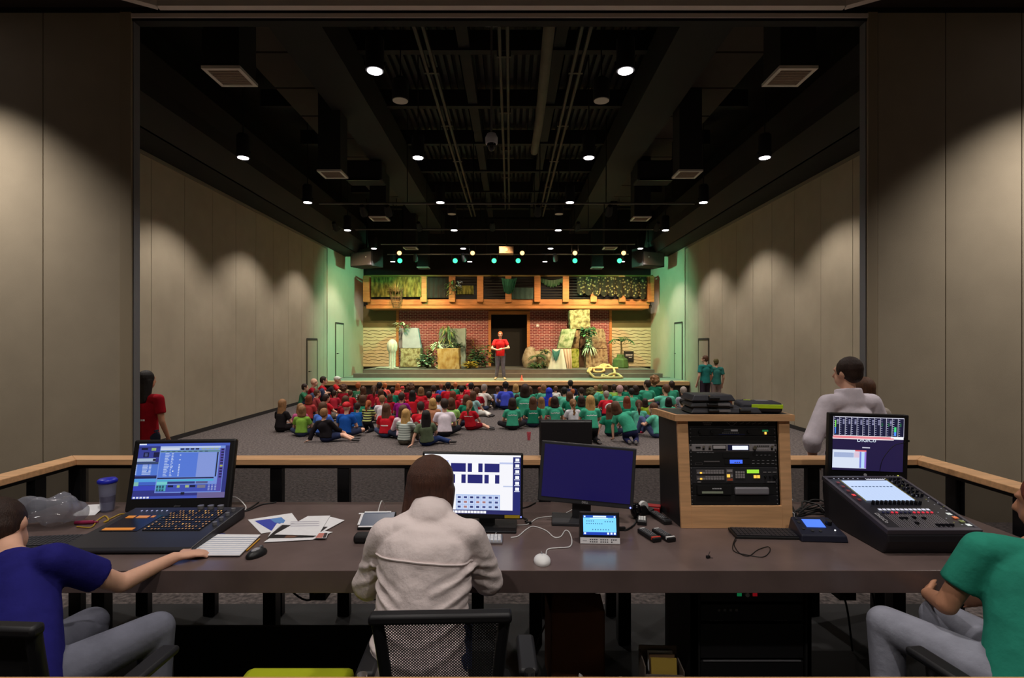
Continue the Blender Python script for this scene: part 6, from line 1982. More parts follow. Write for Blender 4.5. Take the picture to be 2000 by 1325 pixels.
q.hexa([(Wd - .062, -.02, 0), (Wd, -.02, 0), (Wd, 0, 0), (Wd - .062, 0, 0), (Wd - .062, .02, Hh), (Wd, .02, Hh), (Wd, .04, Hh), (Wd - .062, .04, Hh)])
q.build('stile', WOOD, t, bev=.002)
MB().hexa([(.06, -.022, 0), (Wd - .06, -.022, 0), (Wd - .06, 0, 0), (.06, 0, 0), (.058, -.014, .125), (Wd - .06, -.014, .125), (Wd - .06, .008, .125), (.058, .008, .125)]).build('base_rail', WOOD, t, bev=.002)
q = MB().prism([(-.03, .0), (Wd + .02, .0), (Wd + .02, .33), (-.075, .33)], Hh, Hh + .036).prism([(-.012, .02), (Wd + .005, .02), (Wd + .005, .315), (-.05, .315)], Hh + .0361, Hh + .037, 1)
q.build('top_board', [WOOD, LAMB], t, bev=.003)
# faces: rack units drawn on the slanted plane
TM = Matrix.Translation((.31, -.004, .125)) @ Matrix.Rotation(R(-4.6), 4, 'X')
RU = .0445 * .99
UW = .503


def unit(name, z0, u, m, depth=.02, label=None):
    o = MB().span((-UW / 2, 0, z0 + .001), (UW / 2, depth, z0 + u * RU - .001)).build(name, m, rack, bev=.002, label=label)
    o.matrix_local = TM
    return o


def face(name, ms, fn, parent):
    b = MB()
    fn(b)
    o = b.build(name, ms, parent)
    return o


def R2(b, x0, z0, x1, z1, mi=0, y=-.0012, th=.0022):
    b.span((x0, y - th / 2, z0), (x1, y + th / 2, z1), mi)


z = 0
PANELM = mat('rack_panel_black', (22, 22, 24), .5)
PANELG = mat('rack_panel_grey', (42, 42, 46), .5)
u0 = unit('blank_panel', z, 1.3, PANELM); z += 1.3 * RU
u1 = unit('shelf_unit', z, 1.5, mat('deep_black', (8, 8, 9), .7), .02); z1_ = z; z += 1.5 * RU
face('disc_player', [PANELM, mat('pale_green_strip', (150, 160, 140), .4), LGREY], lambda b: (b.span((-.215, -.012, z1_ + .006), (-.02, .01, z1_ + .055), 0), b.span((-.19, -.0135, z1_ + .012), (-.07, -.0115, z1_ + .024), 1), [R2(b, -.13 + .011 * k, z1_ + .036, -.123 + .011 * k, z1_ + .042, 2, -.0125) for k in range(5)]), u1)
o = MB().span((-.0, -.014, z1_ + .004), (.195, .01, z1_ + .046)).build('small_computer', mat('silver_shell', (150, 148, 156), .4, .4), u1, bev=.008)
u2 = unit('video_switcher', z, 2.1, PANELG, label='grey video switcher with glowing amber buttons'); zs = z; z += 2.1 * RU


def sw(b):
    for r_ in range(2):
        y = zs + .060 - .034 * r_
        R2(b, -.215, y - .008, -.055, y + .018, 1)
        for k in range(10):
            lit = (k == 1)
            R2(b, -.211 + .0155 * k, y - .005 + .001, -.199 + .0155 * k, y + .005, 3 if lit else 2, -.003, .004)
            if k > 2:
                R2(b, -.211 + .0155 * k, y + .008, -.199 + .0155 * k, y + .014, 2, -.003)
    R2(b, -.045, zs + .012, -.005, zs + .082, 1)
    R2(b, -.04, zs + .066, -.01, zs + .078, 2, -.003); R2(b, -.041, zs + .035, -.024, zs + .052, 3, -.003, .004); R2(b, -.021, zs + .037, -.008, zs + .05, 2, -.003)
    R2(b, -.04, zs + .016, -.01, zs + .028, 4, -.003)
    for r_ in range(3):
        for k in range(4):
            R2(b, .008 + .014 * k, zs + .03 + .014 * r_, .019 + .014 * k, zs + .041 + .014 * r_, 2, -.003)
    R2(b, .075, zs + .058, .143, zs + .078, 5, -.002); R2(b, .112, zs + .03, .128, zs + .047, 3, -.003); R2(b, .131, zs + .03, .147, zs + .047, 3, -.003)
    for k, r_ in enumerate((.006, .006, .012)):
        b.cyl((.178 + .027 * k, 0, zs + .04), (.178 + .027 * k, -.014, zs + .04), r_, mi=0)
        R2(b, .168 + .027 * k, zs + .062, .186 + .027 * k, zs + .066, 2)
    R2(b, -.21, zs + .006, -.19, zs + .011, 2); R2(b, .19, zs + .006, .235, zs + .011, 2)


face('switcher_controls', [BLACK, mat('grey_bezel', (92, 88, 90), .5), mat('grey_key', (150, 146, 148), .5), glow((255, 200, 80), 1.1), mat('red_key', (180, 90, 60), .5), glow((160, 226, 60), 1.0)], sw, u2)
u3 = unit('disc_recorder', z, 2.0, PANELM); zr = z; z += 2.0 * RU


def rec(b):
    R2(b, -.06, zr + .052, .09, zr + .076, 1); R2(b, -.17, zr + .028, -.08, zr + .035, 2)
    R2(b, -.05, zr + .016, .09, zr + .044, 1); R2(b, -.022, zr + .02, .05, zr + .041, 3, -.003)
    for k in range(3):
        R2(b, .004 + .012 * k, zr + .024, .011 + .012 * k, zr + .03, 4, -.0045)
    for k in range(5):
        R2(b, .105 + .028 * k, zr + .018, .12 + .028 * k, zr + .022, 4); R2(b, .108 + .028 * k, zr + .036, .12 + .028 * k, zr + .039, 4)
    for k in range(4):
        R2(b, .13 + .024 * k, zr + .066, .141 + .024 * k, zr + .069, 4)
    for k in range(6):
        R2(b, -.21 + .017 * k, zr + .08, -.197 + .017 * k, zr + .0835, 4)
    for a in ((-.22, .012, -.18, .0135), (-.22, .023, -.18, .0245), (-.22, .012, -.2185, .0245), (-.1815, .012, -.18, .0245)):
        R2(b, a[0], zr + a[1], a[2], zr + a[3], 2)


face('recorder_display', [BLACK, mat('deep_black', (8, 8, 9)), mat('grey_bezel', (92, 88, 90)), glow((70, 110, 255), 1.1), mat('faint_grey_print', (110, 110, 114), .6)], rec, u3)
u4 = unit('audio_recorder', z, 1.0, mat('silver_panel', (158, 154, 158), .4, .4), label='silver recorder with a bright white display'); za = z; z += 1.0 * RU


def aud(b):
    R2(b, -.03, za + .006, .092, za + .038, 0); R2(b, -.005, za + .01, .085, za + .033, 1, -.003)
    R2(b, -.215, za + .018, -.187, za + .027, 2); R2(b, -.118, za + .005, -.04, za + .037, 2); R2(b, -.114, za + .016, -.044, za + .034, 3, -.002)
    for x in (-.17, -.135):
        R2(b, x - .006, za + .01, x + .006, za + .018, 2); b.cyl((x, 0, za + .028), (x, -.008, za + .028), .006, mi=4)
    b.cyl((.122, 0, za + .024), (.122, -.012, za + .024), .011, mi=4); b.cyl((.122, 0, za + .01), (.122, -.01, za + .01), .006, mi=2)
    for k in range(6):
        R2(b, .138 + .012 * k, za + .028, .145 + .012 * k, za + .034, 2); R2(b, .138 + .012 * k, za + .012, .146 + .012 * k, za + .016, 3)
    b.cyl((.223, 0, za + .028), (.223, -.008, za + .028), .007, mi=4); R2(b, .218, za + .008, .228, za + .018, 2)
    for x in (-.243, .243):
        for zz in (.008, .037):
            b.cyl((x, 0, za + zz), (x, -.003, za + zz), .005, mi=2)


face('recorder_controls', [mat('navy_bezel', (28, 34, 80), .3), glow((236, 240, 255), 1.1), BLACK, mat('silver_door', (176, 172, 176), .4), CHROME], aud, u4)
u5 = unit('blank_panel', z, 1.05, PANELM); z += 1.05 * RU
u6 = unit('power_conditioner', z, 1.0, PANELM); zp = z; z += 1.0 * RU


def pwr(b):
    R2(b, .172, zp + .022, .205, zp + .033, 0); R2(b, .184, zp + .008, .193, zp + .021, 1, -.004, .006)
    R2(b, -.01, zp + .024, .03, zp + .035, 2)
    R2(b, -.05, zp + .024, -.012, zp + .026, 3); R2(b, -.05, zp + .033, -.012, zp + .035, 3)
    for k in range(9):
        R2(b, -.06 + .011 * k, zp + .012, -.052 + .011 * k, zp + .017, 3)
    R2(b, -.08, zp + .007, .07, zp + .009, 4)
    for x in (-.19, -.12, .09):
        b.cyl((x, 0, zp + .024), (x, -.012, zp + .024), .009, mi=5)


face('conditioner_display', [glow((30, 120, 70), .7), glow((255, 170, 70), 2.0), LGREY, mat('faint_grey_print', (110, 110, 114)), mat('blue_line', (40, 50, 110), .4), BLACK], pwr, u6)
u7 = unit('top_panel', z, .47 / .44 * .99, mat('rack_panel_grille', (16, 16, 17), .6)); zt_ = z


def topm(b):
    for k in range(5):
        R2(b, -.17 + .011 * k, zt_ + .026, -.161 + .011 * k, zt_ + .032, 0)
    for k in range(4):
        R2(b, -.165 + .011 * k, zt_ + .016, -.156 + .011 * k, zt_ + .022, 0)
    for k in range(5):
        b.box((.055 + .035 * k, -.001, zt_ + .026), (.024, .002, .003), 0, ry=R(-22))
    b.tube([(-.003 + .016 * math.cos(a), -.001, zt_ + .024 + .009 * math.sin(a)) for a in [PI * k / 9 for k in range(19)]], .0014, 4)
    b.box((-.025, -.001, zt_ + .028), (.014, .002, .004), 0, ry=.5).box((.02, -.001, zt_ + .028), (.014, .002, .004), 0, ry=-.5)


face('panel_emblem', [GREY], topm, u7)
b = MB()
for zz in [.01 + .0222 * k for k in range(20)]:
    for x in (-.243, .243):
        b.cyl((x, 0, zz), (x, -.002, zz), .0028, n=8)
o = b.build('rack_screw', GREY, rack)
o.matrix_local = TM
# cases on the rack top
TZ = DZ + Hh + .037


def flat_case(label, x, y, z, w_, d, h, rz, latch=True, tape=False):
    t = thing('tablet_case', label, 'case', (x, y, z), rz, 'flat black cases on the rack top')
    MB().hexa([(-w_ / 2, -d / 2, .004), (w_ / 2, -d / 2, .004), (w_ / 2, d / 2, .004), (-w_ / 2, d / 2, .004), (-w_ / 2 + .02, -d / 2 + .012, h), (w_ / 2 - .02, -d / 2 + .012, h), (w_ / 2 - .02, d / 2 - .02, h), (-w_ / 2 + .02, d / 2 - .02, h)]).box((0, 0, .007), (w_ * .96, d * .96, .014)).build('shell', mat('case_black', (54, 54, 60), .35, 0, .15, 10), t, bev=.005)
    MB().cyl((-.03, -d / 2 + .0, h * .5), (.03, -d / 2 + .0, h * .5), h * .32).build('hinge', BLACK, t, smooth=True)
    if latch:
        MB().box((-.025, -d / 2 + .002, h * .8), (.008, .008, .008)).build('clip', mat('brass', (200, 170, 110), .3, .8), t)
    if tape:
        MB().box((.055, -d / 2 - .001, h * .55), (.09, .004, .013)).build('label_tape', mat('grey_tape', (120, 118, 122), .6), t)
    return t


flat_case('flat black case at the bottom of the stack of three on the rack', 1.17, 3.20, TZ, .26, .19, .034, .02, False, True)
flat_case('flat black case in the middle of the stack of three on the rack', 1.168, 3.20, TZ + .036, .255, .19, .034, -.02, False, True)
flat_case('flat black case with a brass clip on top of the stack of three', 1.17, 3.20, TZ + .072, .26, .20, .038, .03)
flat_case('single flat black case lying between the stack and the lime zipped case', 1.355, 3.19, TZ, .2, .18, .036, -.03)
t = thing('zip_case', 'dark padded case with a lime zip band on the rack', 'case', (1.47, 3.20, TZ), R(-10))
MB().box((0, 0, .034), (.235, .17, .062)).build('shell', mat('dark_nylon', (42, 42, 50), .7, 0, .1, 20), t, bev=.018, smooth=True)
MB().box((.03, -.087, .042), (.17, .006, .024)).box((.117, -.02, .042), (.006, .12, .024)).build('zip_band', mat('lime_band', (180, 214, 30), .6), t, bev=.004)
MB().box((.03, .03, .0655), (.07, .05, .002)).build('name_tag', mat('grey_tape', (120, 118, 122)), t)
MB().box((-.05, .04, .0655), (.04, .012, .003)).build('zip_pull', mat('lime_band', (180, 214, 30)), t)
# keyboard, earbuds, clip, controller, cable heap before the rack
p = PZ(1495, 1046, DZ)
keyboard('small black keyboard in front of the wooden rack', (p.x, p.y, DZ), R(-3), .36, .13, BLACK, mat('key_dark', (46, 46, 52)), 5, 15, tilt=R(3))
pts = curve_pts([PZ(a, b_, DZ) for a, b_ in [(1440, 1044), (1431, 1068), (1436, 1080), (1460, 1086), (1490, 1090), (1504, 1078), (1500, 1070), (1480, 1076), (1462, 1088), (1444, 1082), (1434, 1066), (1438, 1056)]], 6)
tag(MB().tube([q - pts[0] + V((0, 0, .004)) for q in pts], .0022, 5).build('earphone_wire', RUBBER, None, pts[0], smooth=True), 'thin black wire looping in front of the small black keyboard', 'cable')
p = PZ(1383, 1091, DZ)
tag(MB().box((0, 0, .007), (.018, .012, .012), rz=.4).cyl((0, 0, .01), (.012, .008, .03), .0015, n=6).cyl((.005, 0, .004), (.022, -.006, .004), .0015, n=6).build('binder_clip', BLACK, None, (p.x, p.y, DZ), bev=.001), 'tiny black binder clip alone on the desk', 'clip')
p = PZ(1612, 1062, DZ)
t = thing('remote_unit', 'black desk unit with a lit blue screen and a round knob', 'control unit', (p.x, p.y + .01, DZ), R(-4))
MB().hexa([(-.115, 0, 0), (.125, 0, 0), (.125, .17, 0), (-.115, .17, 0), (-.112, .005, .035), (.12, .005, .035), (.1, .165, .085), (-.1, .165, .085)]).build('body', mat('unit_case', (34, 36, 52), .4), t, bev=.006)
O, U, W = V((-.1, .165, .0855)), V((.2, 0, 0)), V((0, -.155, -.049))
MB().on(O, U, W, .22, .18, .72, .62, 0, .003).build('screen', glow((84, 132, 255), 1.1), t)
n = W.cross(U).normalized()
q = O + U * .86 + W * .4
MB().cyl(q, q + n * .022, .017, .015).build('knob', BLACK, t, smooth=True)
b = MB()
for x, y in ((.1, .15), (.1, .35), (.1, .7), (.3, .8), (.5, .8)):
    q = O + U * x + W * y
    b.cyl(q, q + n * .004, .008)
b.build('button', DGREY, t)
q = O + U * .9 + W * .75
MB().cyl(q, q + n * .004, .004).build('led', glow((255, 255, 255), 1.5), t)
for k in range(9):
    pts = curve_pts([PZ(1548 + 3 * k, 1004 + rnd.uniform(-14, 10), DZ), PZ(1566 + rnd.uniform(-8, 8), 996 + rnd.uniform(-12, 16), DZ), PZ(1590 + rnd.uniform(-8, 8), 990 + rnd.uniform(-8, 18), DZ), PZ(1606 + rnd.uniform(-6, 6), 1000 + rnd.uniform(-14, 12), DZ), PZ(1622, 985 + 4 * k, DZ)], 6)
    tag(MB().tube([q - pts[0] + V((0, 0, .006 + .012 * (k % 4) * math.sin(PI * i / len(pts)))) for i, q in enumerate(pts)], .005, 6).build('black_cable', RUBBER, None, pts[0], smooth=True),
        'one of the black cables heaped between the wooden rack and the mixing desk', 'cable', 'black cables heaped behind the desk unit')
p = PZ(1556, 1027, DZ)
t = thing('wall_adapter', 'white plug adapter at the foot of the wooden rack', 'adapter', (p.x, p.y + .02, DZ), .05)
MB().box((0, 0, .014), (.05, .03, .028)).build('body', WHITE, t, bev=.004)
for k in range(4):
    MB().box((-.018 + .012 * k, .03, .03), (.006, .03, .06)).build('plug', [LGREY, DGREY][k % 2], t)
MB().tube(curve_pts([PZ(1560, 980, DZ) - p, PZ(1548, 968, DZ) - p + V((0, 0, .03)), PZ(1556, 956, DZ) - p + V((0, 0, .03))]), .003, 5).build('cord', LGREY, t)

# ---- mixing desk
t = thing('mixing_desk', 'large black digital mixing desk with a lit touchscreen and faders', 'mixing desk', (1.86, 2.65, DZ))
mx = t
MW, ML = .47, .56
za0, za1 = .125, .255
MB().prism([(.035, 0), (ML - .03, 0), (ML, .17), (ML, za1 - .02), (0, za0 - .018), (.0, .07)], 0, MW, axis='x').build('body', mat('mixer_case', (34, 33, 38), .5), t, bev=.008)
O, U, W = V((0, ML, za1)), V((MW, 0, 0)), V((0, -ML, za0 - za1))
n = W.cross(U).normalized()
b = MB()
for a, c_ in (((0, 0), (1, .035)), ((0, .955), (1, 1)), ((0, .035), (.035, .955)), ((.965, .035), (1, .955))):
    p0, p1 = O + U * a[0] + W * a[1], O + U * c_[0] + W * c_[1]
    q = [O + U * a[0] + W * a[1], O + U * c_[0] + W * a[1], O + U * c_[0] + W * c_[1], O + U * a[0] + W * c_[1]]
    b.hexa([v - n * .02 for v in q][::-1] + [v + n * .004 for v in q][::-1])
b.build('frame', mat('mixer_frame', (74, 70, 80), .45), t, bev=.002)
MB().add([O + U * .035 + W * .035 - n * .002, O + U * .965 + W * .035 - n * .002, O + U * .965 + W * .955 - n * .002, O + U * .035 + W * .955 - n * .002], [(3, 2, 1, 0)]).build('surface', mat('mixer_surface', (30, 29, 38), .4), t)
b = MB()
b.on(O, U, W, .17, .1, .74, .5, 0, .003)
for k in range(12):
    b.on(O, U, W, .2 + .043 * k, .22, .228 + .043 * k, .235, 1, .0035)
    b.on(O, U, W, .198 + .043 * k, .26, .199 + .043 * k, .46, 2, .0035)
b.build('screen', [glow((196, 216, 250), 1.0), glow((60, 90, 130), .8), glow((170, 190, 226), .9)], t)
b = MB()
for a, c_ in (((.155, .09), (.165, .51)), ((.745, .09), (.755, .51)), ((.76, .05), (.75, .1))):
    b.on(O, U, W, a[0], a[1], c_[0], c_[1], 0, .003)
b.build('screen_border', mat('yellow_line', (150, 140, 40), .5), t)


def knobs(name, pts_, r_, h, m):
    b = MB()
    for x, y in pts_:
        q = O + U * x + W * y
        b.cyl(q, q + n * h, r_, r_ * .85, 10)
    return b.build(name, m, t, smooth=True)


KN = mat('knob_black', (20, 20, 28), .35)
for k in range(12):
    knobs('channel_knob', [(.2 + .049 * k, .555)], .0085, .02, KN)
for k in range(12):
    b = MB()
    b.on(O, U, W, .178 + .049 * k, .645, .215 + .049 * k, .675, 0, .003)
    b.build('channel_strip', glow((236, 236, 252), .9), t)
    knobs('mute_button', [(.197 + .049 * k, .705)], .007, .004, glow((230, 50, 70), .9) if k in (2, 3, 7, 8, 9, 10, 11) else mat('button_dim', (44, 46, 90), .4))
fp = [.70, .8, .82, .82, .9, .81, .78, .82, .93, .93, .93, .93]
b = MB()
for k in range(12):
    x = .197 + .049 * k
    b.on(O, U, W, x - .003, .74, x + .003, .95, 1, .0012)
    b.on(O, U, W, x + .011, .74, x + .0145, .95, 0, .001)
    b.on(O, U, W, x - .0145, .74, x - .011, .95, 0, .001)
b.build('fader_slot', [mat('faint_line', (196, 192, 204), .5), mat('deep_black', (8, 8, 9))], t)
for k in range(12):
    if k in (0, 1, 6):
        continue
    q = O + U * (.197 + .049 * k) + W * fp[k]
    MB().box(q + n * .008, (.011, .024, .014), rx=R(-13)).build('fader_cap', KN, t, bev=.003)
for k in range(18):
    knobs('encoder', [(.80 + .05 * (k % 3), .08 + .065 * (k // 3))], .0075, .016, KN)
b = MB()
for k in range(26):
    q = (rnd.uniform(.78, .95), .08 + .86 * k / 26)
    b.on(O, U, W, q[0], q[1], q[0] + .012, q[1] + .008, 0 if k % 4 else 1, .004)
for k in range(9):
    b.on(O, U, W, .5 + .03 * k, .055, .515 + .03 * k, .065, 0, .003)
b.on(O, U, W, .5, .07, .73, .085, 2, .003)
for k in range(6):
    b.on(O, U, W, .1 + .06 * k, .055, .115 + .06 * k, .066, 0, .003)
b.build('status_light', [glow((210, 210, 230), .7), glow((170, 170, 60), .7), glow((236, 236, 246), .9)], t)
b = MB()
for k in range(5):
    b.on(O, U, W, .085, .12 + .085 * k, .125, .155 + .085 * k, 0 if k != 3 else 1, .003)
b.build('soft_key', [glow((120, 26, 22), .7), glow((236, 60, 60), 1.0)], t)
b = MB()
for k, m_ in enumerate((0, 1, 2, 0)):
    b.on(O, U, W, .87 + .012 * k, .72 + .06 * k, .92 + .012 * k, .755 + .06 * k, m_, .004)
b.build('layer_key', [glow((226, 230, 226), .9), glow((226, 110, 50), .9), glow((120, 130, 60), .7)], t)
o = text('DiGiCo', .03, LGREY, 'lettering', t)
o.matrix_local = Matrix.Translation(O + U * .1 + W * .8 + n * .002) @ Matrix.Rotation(R(13), 4, 'X') @ Matrix.Rotation(R(-90), 4, 'Z')
# overview monitor behind the mixing desk
t = thing('monitor', 'black monitor showing level meters behind the mixing desk', 'monitor', (2.205, 3.33, DZ), R(-3))
MB().box((0, 0, .415), (.475, .04, .40), ry=R(1.5)).build('bezel', BLACK, t, bev=.006)
MB().box((0, .03, .41), (.3, .05, .26)).build('rear_case', MATTE, t, bev=.015)
MB().box((-.03, .02, .11), (.12, .05, .24)).box((0, .03, .01), (.26, .2, .02)).build('stand', MATTE, t, bev=.004)
SW, SH = .42, .33
T = Matrix.Translation((-.004, -.022, .43)) @ Matrix.Rotation(R(1.5), 4, 'Y')
it = [(.02, .0, 1, .012, (226, 226, 244)), (0, .012, 1, .36, (24, 26, 56)), (.0, .35, 1, .4, (250, 250, 255)), (.0, .36, .82, .395, (236, 130, 140)), (.0, .40, .85, .41, (230, 226, 236)), (0, .41, 1, 1, (34, 26, 66)), (.42, .56, .53, .58, (214, 214, 230)),
      (.0, .62, .48, .96, (222, 232, 250)), (.02, .67, .3, .76, (170, 186, 222)), (.31, .66, .38, .76, (226, 200, 220)), (.32, .62, .48, .645, (226, 100, 110)), (.385, .65, .41, .95, (120, 130, 220)), (.41, .66, .455, .95, (190, 226, 255)), (.455, .65, .48, .95, (150, 120, 220))]
for k in range(13):
    it.append((.002 + .083 * k, .0, .007 + .083 * k, .36, (226, 226, 244)))
for k in range(12):
    for q in range(8):
        it.append((.01 + .083 * k, .035 + .04 * q, .03 + .083 * k, .042 + .04 * q, (190, 190, 230)))
    if k in (0, 1, 2, 3, 4, 5, 6, 7, 9):
        for q in range(4):
            it.append((.05 + .083 * k, .05 + .025 * q, .075 + .083 * k, .063 + .025 * q, (170, 170, 210)))
it += [(.02, .07, .035, .2, (130, 230, 90)), (.02, .2, .035, .32, (70, 140, 240)), (.86, .17, .89, .26, (70, 220, 130)), (.86, .26, .89, .33, (80, 150, 250)), (.68, .1, .7, .16, (30, 90, 60)), (.77, .1, .79, .16, (30, 100, 60)), (.94, .1, .96, .16, (30, 90, 60))]
for k in range(20):
    it.append((.025 + .0145 * k, .675, .027 + .0145 * k, .755, (140, 150, 196)))
s_ = scr('screen', t, SW, SH, (34, 26, 66), it, s=.95)
s_.matrix_local = T
o = text('DiGiCo', .036, glow((226, 240, 255), 1.0), 'lettering', s_, (-.01, -.0016, .0235), ext=.0002)
# hide the upper half of the word behind the meter window, as the photo shows
scr('meter_window', s_, SW * .86, .013, (250, 236, 240), [(0, .0, 1, .55, (236, 130, 140))], (-.03, -.0026, .0335), .95)
b = MB()
MB().cyl((-.02, -.021, .24), (-.02, -.024, .24), .009).build('emblem', LGREY, t).matrix_local = Matrix.Translation((0, 0, 0))
for k in range(3):
    b.cyl((.11 + .018 * k, -.021, .236), (.11 + .018 * k, -.023, .236), .003)
b.build('button', LGREY, t)
MB().cyl((.175, -.021, .235), (.175, -.024, .235), .004).build('power_light', glow((230, 230, 90), 3), t)
pts = curve_pts([(.235, -.01, .45), (.2, -.03, .44), (.14, -.032, .42), (.08, -.03, .34), (.06, -.03, .26), (.06, -.02, .2)])
MB().tube(pts, .002, 5).box((.235, -.01, .45), (.02, .02, .012)).build('hanging_wire', RUBBER, t)

# ================================================================== BELOW THE DESK
t = thing('server_rack', 'black equipment cabinet with small green and red lights under the desk', 'equipment rack', (.94, 2.75, .1))
MB().span((0, 0, 0), (.03, .06, .74)).span((.57, 0, 0), (.6, .06, .74)).span((0, .5, 0), (.6, .52, .74)).span((0, 0, 0), (.02, .5, .74)).span((.58, 0, 0), (.6, .5, .74)).build('frame', MATTE, t)
units = [(0, .09, PANELM), (.09, .17, mat('lower_unit', (46, 46, 50), .5)), (.18, .27, PANELM), (.28, .46, PANELM), (.47, .56, PANELM), (.57, .66, PANELM), (.665, .74, PANELM)]
for k, (a, c_, m_) in enumerate(units):
    MB().span((.035, .012, a + .003), (.565, .05, c_ - .003)).build(('drawer', 'amplifier', 'blank_panel', 'blank_panel', 'patch_panel', 'switch_panel', 'top_unit')[k], m_, t, bev=.002)
MB().span((.05, .006, .172), (.55, .014, .177)).span((.05, .006, .268), (.55, .014, .272)).build('trim_strip', GREY, t)
LG = glow((150, 255, 60), 2)
MB().box((.06, .01, .13), (.008, .006, .008)).box((.17, .01, .13), (.008, .006, .008)).box((.44, .01, .14), (.007, .006, .007)).build('green_light', LG, t)
b = MB()
for k in range(4):
    b.box((.13 + .03 * k, .01, .53), (.012, .006, .012))
for k in range(6):
    b.box((.12 + .008 * k, .01, .15 - .006 * (k % 2)), (.005, .004, .004))
    b.box((.09 + .011 * k, .01, .475), (.007, .004, .003)); b.box((.42 + .011 * k, .01, .476), (.007, .004, .003))
b.build('printed_marks', GREY, t)
MB().box((.235, .01, .61), (.022, .006, .016)).build('green_button', glow((20, 120, 70), .5), t)
MB().box((.315, .01, .61), (.022, .006, .016)).build('red_button', glow((140, 14, 24), .5), t)
MB().cyl((.275, .012, .61), (.275, .002, .61), .011).build('key_switch', LGREY, t)
MB().box((.46, .008, .70), (.014, .008, .018)).build('red_light', glow((255, 90, 30), 3), t)
MB().box((.29, .008, .712), (.04, .006, .012)).build('label_plate', LGREY, t)
t = thing('cardboard_box', 'brown cardboard box with half open flaps under the desk', 'box', (.37, 2.95, .1), R(4))
CARD = mat('cardboard', (116, 76, 52), .85, 0, .1, 6)
b = MB()
b.span((-.15, 0, 0), (.15, .008, .42)).span((-.15, .24, 0), (.15, .248, .42)).span((-.15, 0, 0), (-.142, .248, .42)).span((.142, 0, 0), (.15, .248, .42)).span((-.15, 0, 0), (.15, .248, .008))
b.build('carton', CARD, t)
MB().hexa([(-.15, .0, .42), (.15, 0, .42), (.15, .004, .424), (-.15, .004, .424), (-.12, .12, .47), (.16, .14, .45), (.16, .144, .454), (-.12, .124, .474)]).build('flap', CARD, t)
MB().hexa([(-.15, .248, .42), (.15, .248, .42), (.15, .244, .424), (-.15, .244, .424), (-.15, .16, .47), (.15, .16, .47), (.15, .156, .474), (-.15, .156, .474)]).build('flap', CARD, t)
b = MB()
for k in range(24):
    b.ball((rnd.uniform(-.1, .1), rnd.uniform(-.05, .06), .03 + rnd.uniform(0, .13)), (rnd.uniform(.03, .06), rnd.uniform(.03, .05), rnd.uniform(.03, .06)), 10)
b.capsule((-.08, 0, .14), (-.12, 0, .22), .03, .012).capsule((.1, 0, .12), (.16, 0, .17), .03, .012)
me = remesh(b, .011, 1)
o = bpy.data.objects.new('plastic_bag', me)
COL.objects.link(o)
me.materials.append(mat('white_film', (200, 196, 196), .35, 0, .1, 8, .7, 22))
o.location = (.47, 2.72, .1)
tag(o, 'crumpled white plastic bag on the floor before the cardboard box', 'bag')
t = thing('book_box', 'open box holding papers and a yellow booklet under the desk', 'box', (.78, 2.72, .1), R(-3))
MB().span((-.1, 0, 0), (.1, .006, .22)).span((-.1, .16, 0), (.1, .166, .28)).span((-.1, 0, 0), (-.094, .166, .26)).span((.094, 0, 0), (.1, .166, .24)).span((-.1, 0, 0), (.1, .166, .006)).build('carton', mat('grey_card', (120, 108, 100), .85), t)
for k, (c_, nm, lb) in enumerate(((mat('booklet_yellow', (190, 160, 70), .7), 'booklet', 'yellow booklet standing in the open box'), (mat('booklet_brown', (110, 84, 60), .7), 'booklet', 'brown booklet standing behind the yellow one'), (PAPER, 'paper_stack', 'white papers standing at the back of the open box'))):
    o = MB().box((0, 0, .14), (.13, .012, .25)).build(nm, c_, None, (.79, 2.745 + .035 * k, .108), (R(-8), 0, R(-3)))
    tag(o, lb, 'booklet')
for k, (lb, pp) in enumerate((('black cable hanging below the desk beside the cardboard box', [(.12, 3.3, .84), (.2, 3.28, .6), (.3, 3.27, .5), (.18, 3.3, .2), (.15, 3.3, .11)]), ('loop of black cable hanging below the desk by the server cabinet', [(1.55, 3.3, .84), (1.62, 3.28, .6), (1.78, 3.27, .56), (1.9, 3.28, .7), (1.95, 3.3, .84)]),
                             ('black cable drooping under the mixing desk', [(1.9, 3.35, .84), (1.98, 3.3, .6), (2.06, 3.3, .4), (2.1, 3.3, .11)]), ('thin black cable slanting under the mixing desk', [(1.8, 3.4, .84), (2.2, 3.38, .56), (2.3, 3.38, .3), (2.3, 3.38, .11)]), ('black cable hanging below the lighting console', [(-1.4, 3.3, .84), (-1.38, 3.28, .55), (-1.2, 3.27, .45), (-1.15, 3.28, .84)]))):
    pts = curve_pts(pp, 8)
    tag(MB().tube([q - pts[0] for q in pts], .006, 6).build('black_cable', RUBBER, None, pts[0], smooth=True), lb, 'cable')

# ================================================================== CHAIRS AND OPERATORS
CH = mat('chair_black', (26, 26, 29), .5)
KNIT = mesh_mat('chair_knit', (30, 30, 33), .3, .6, .007)


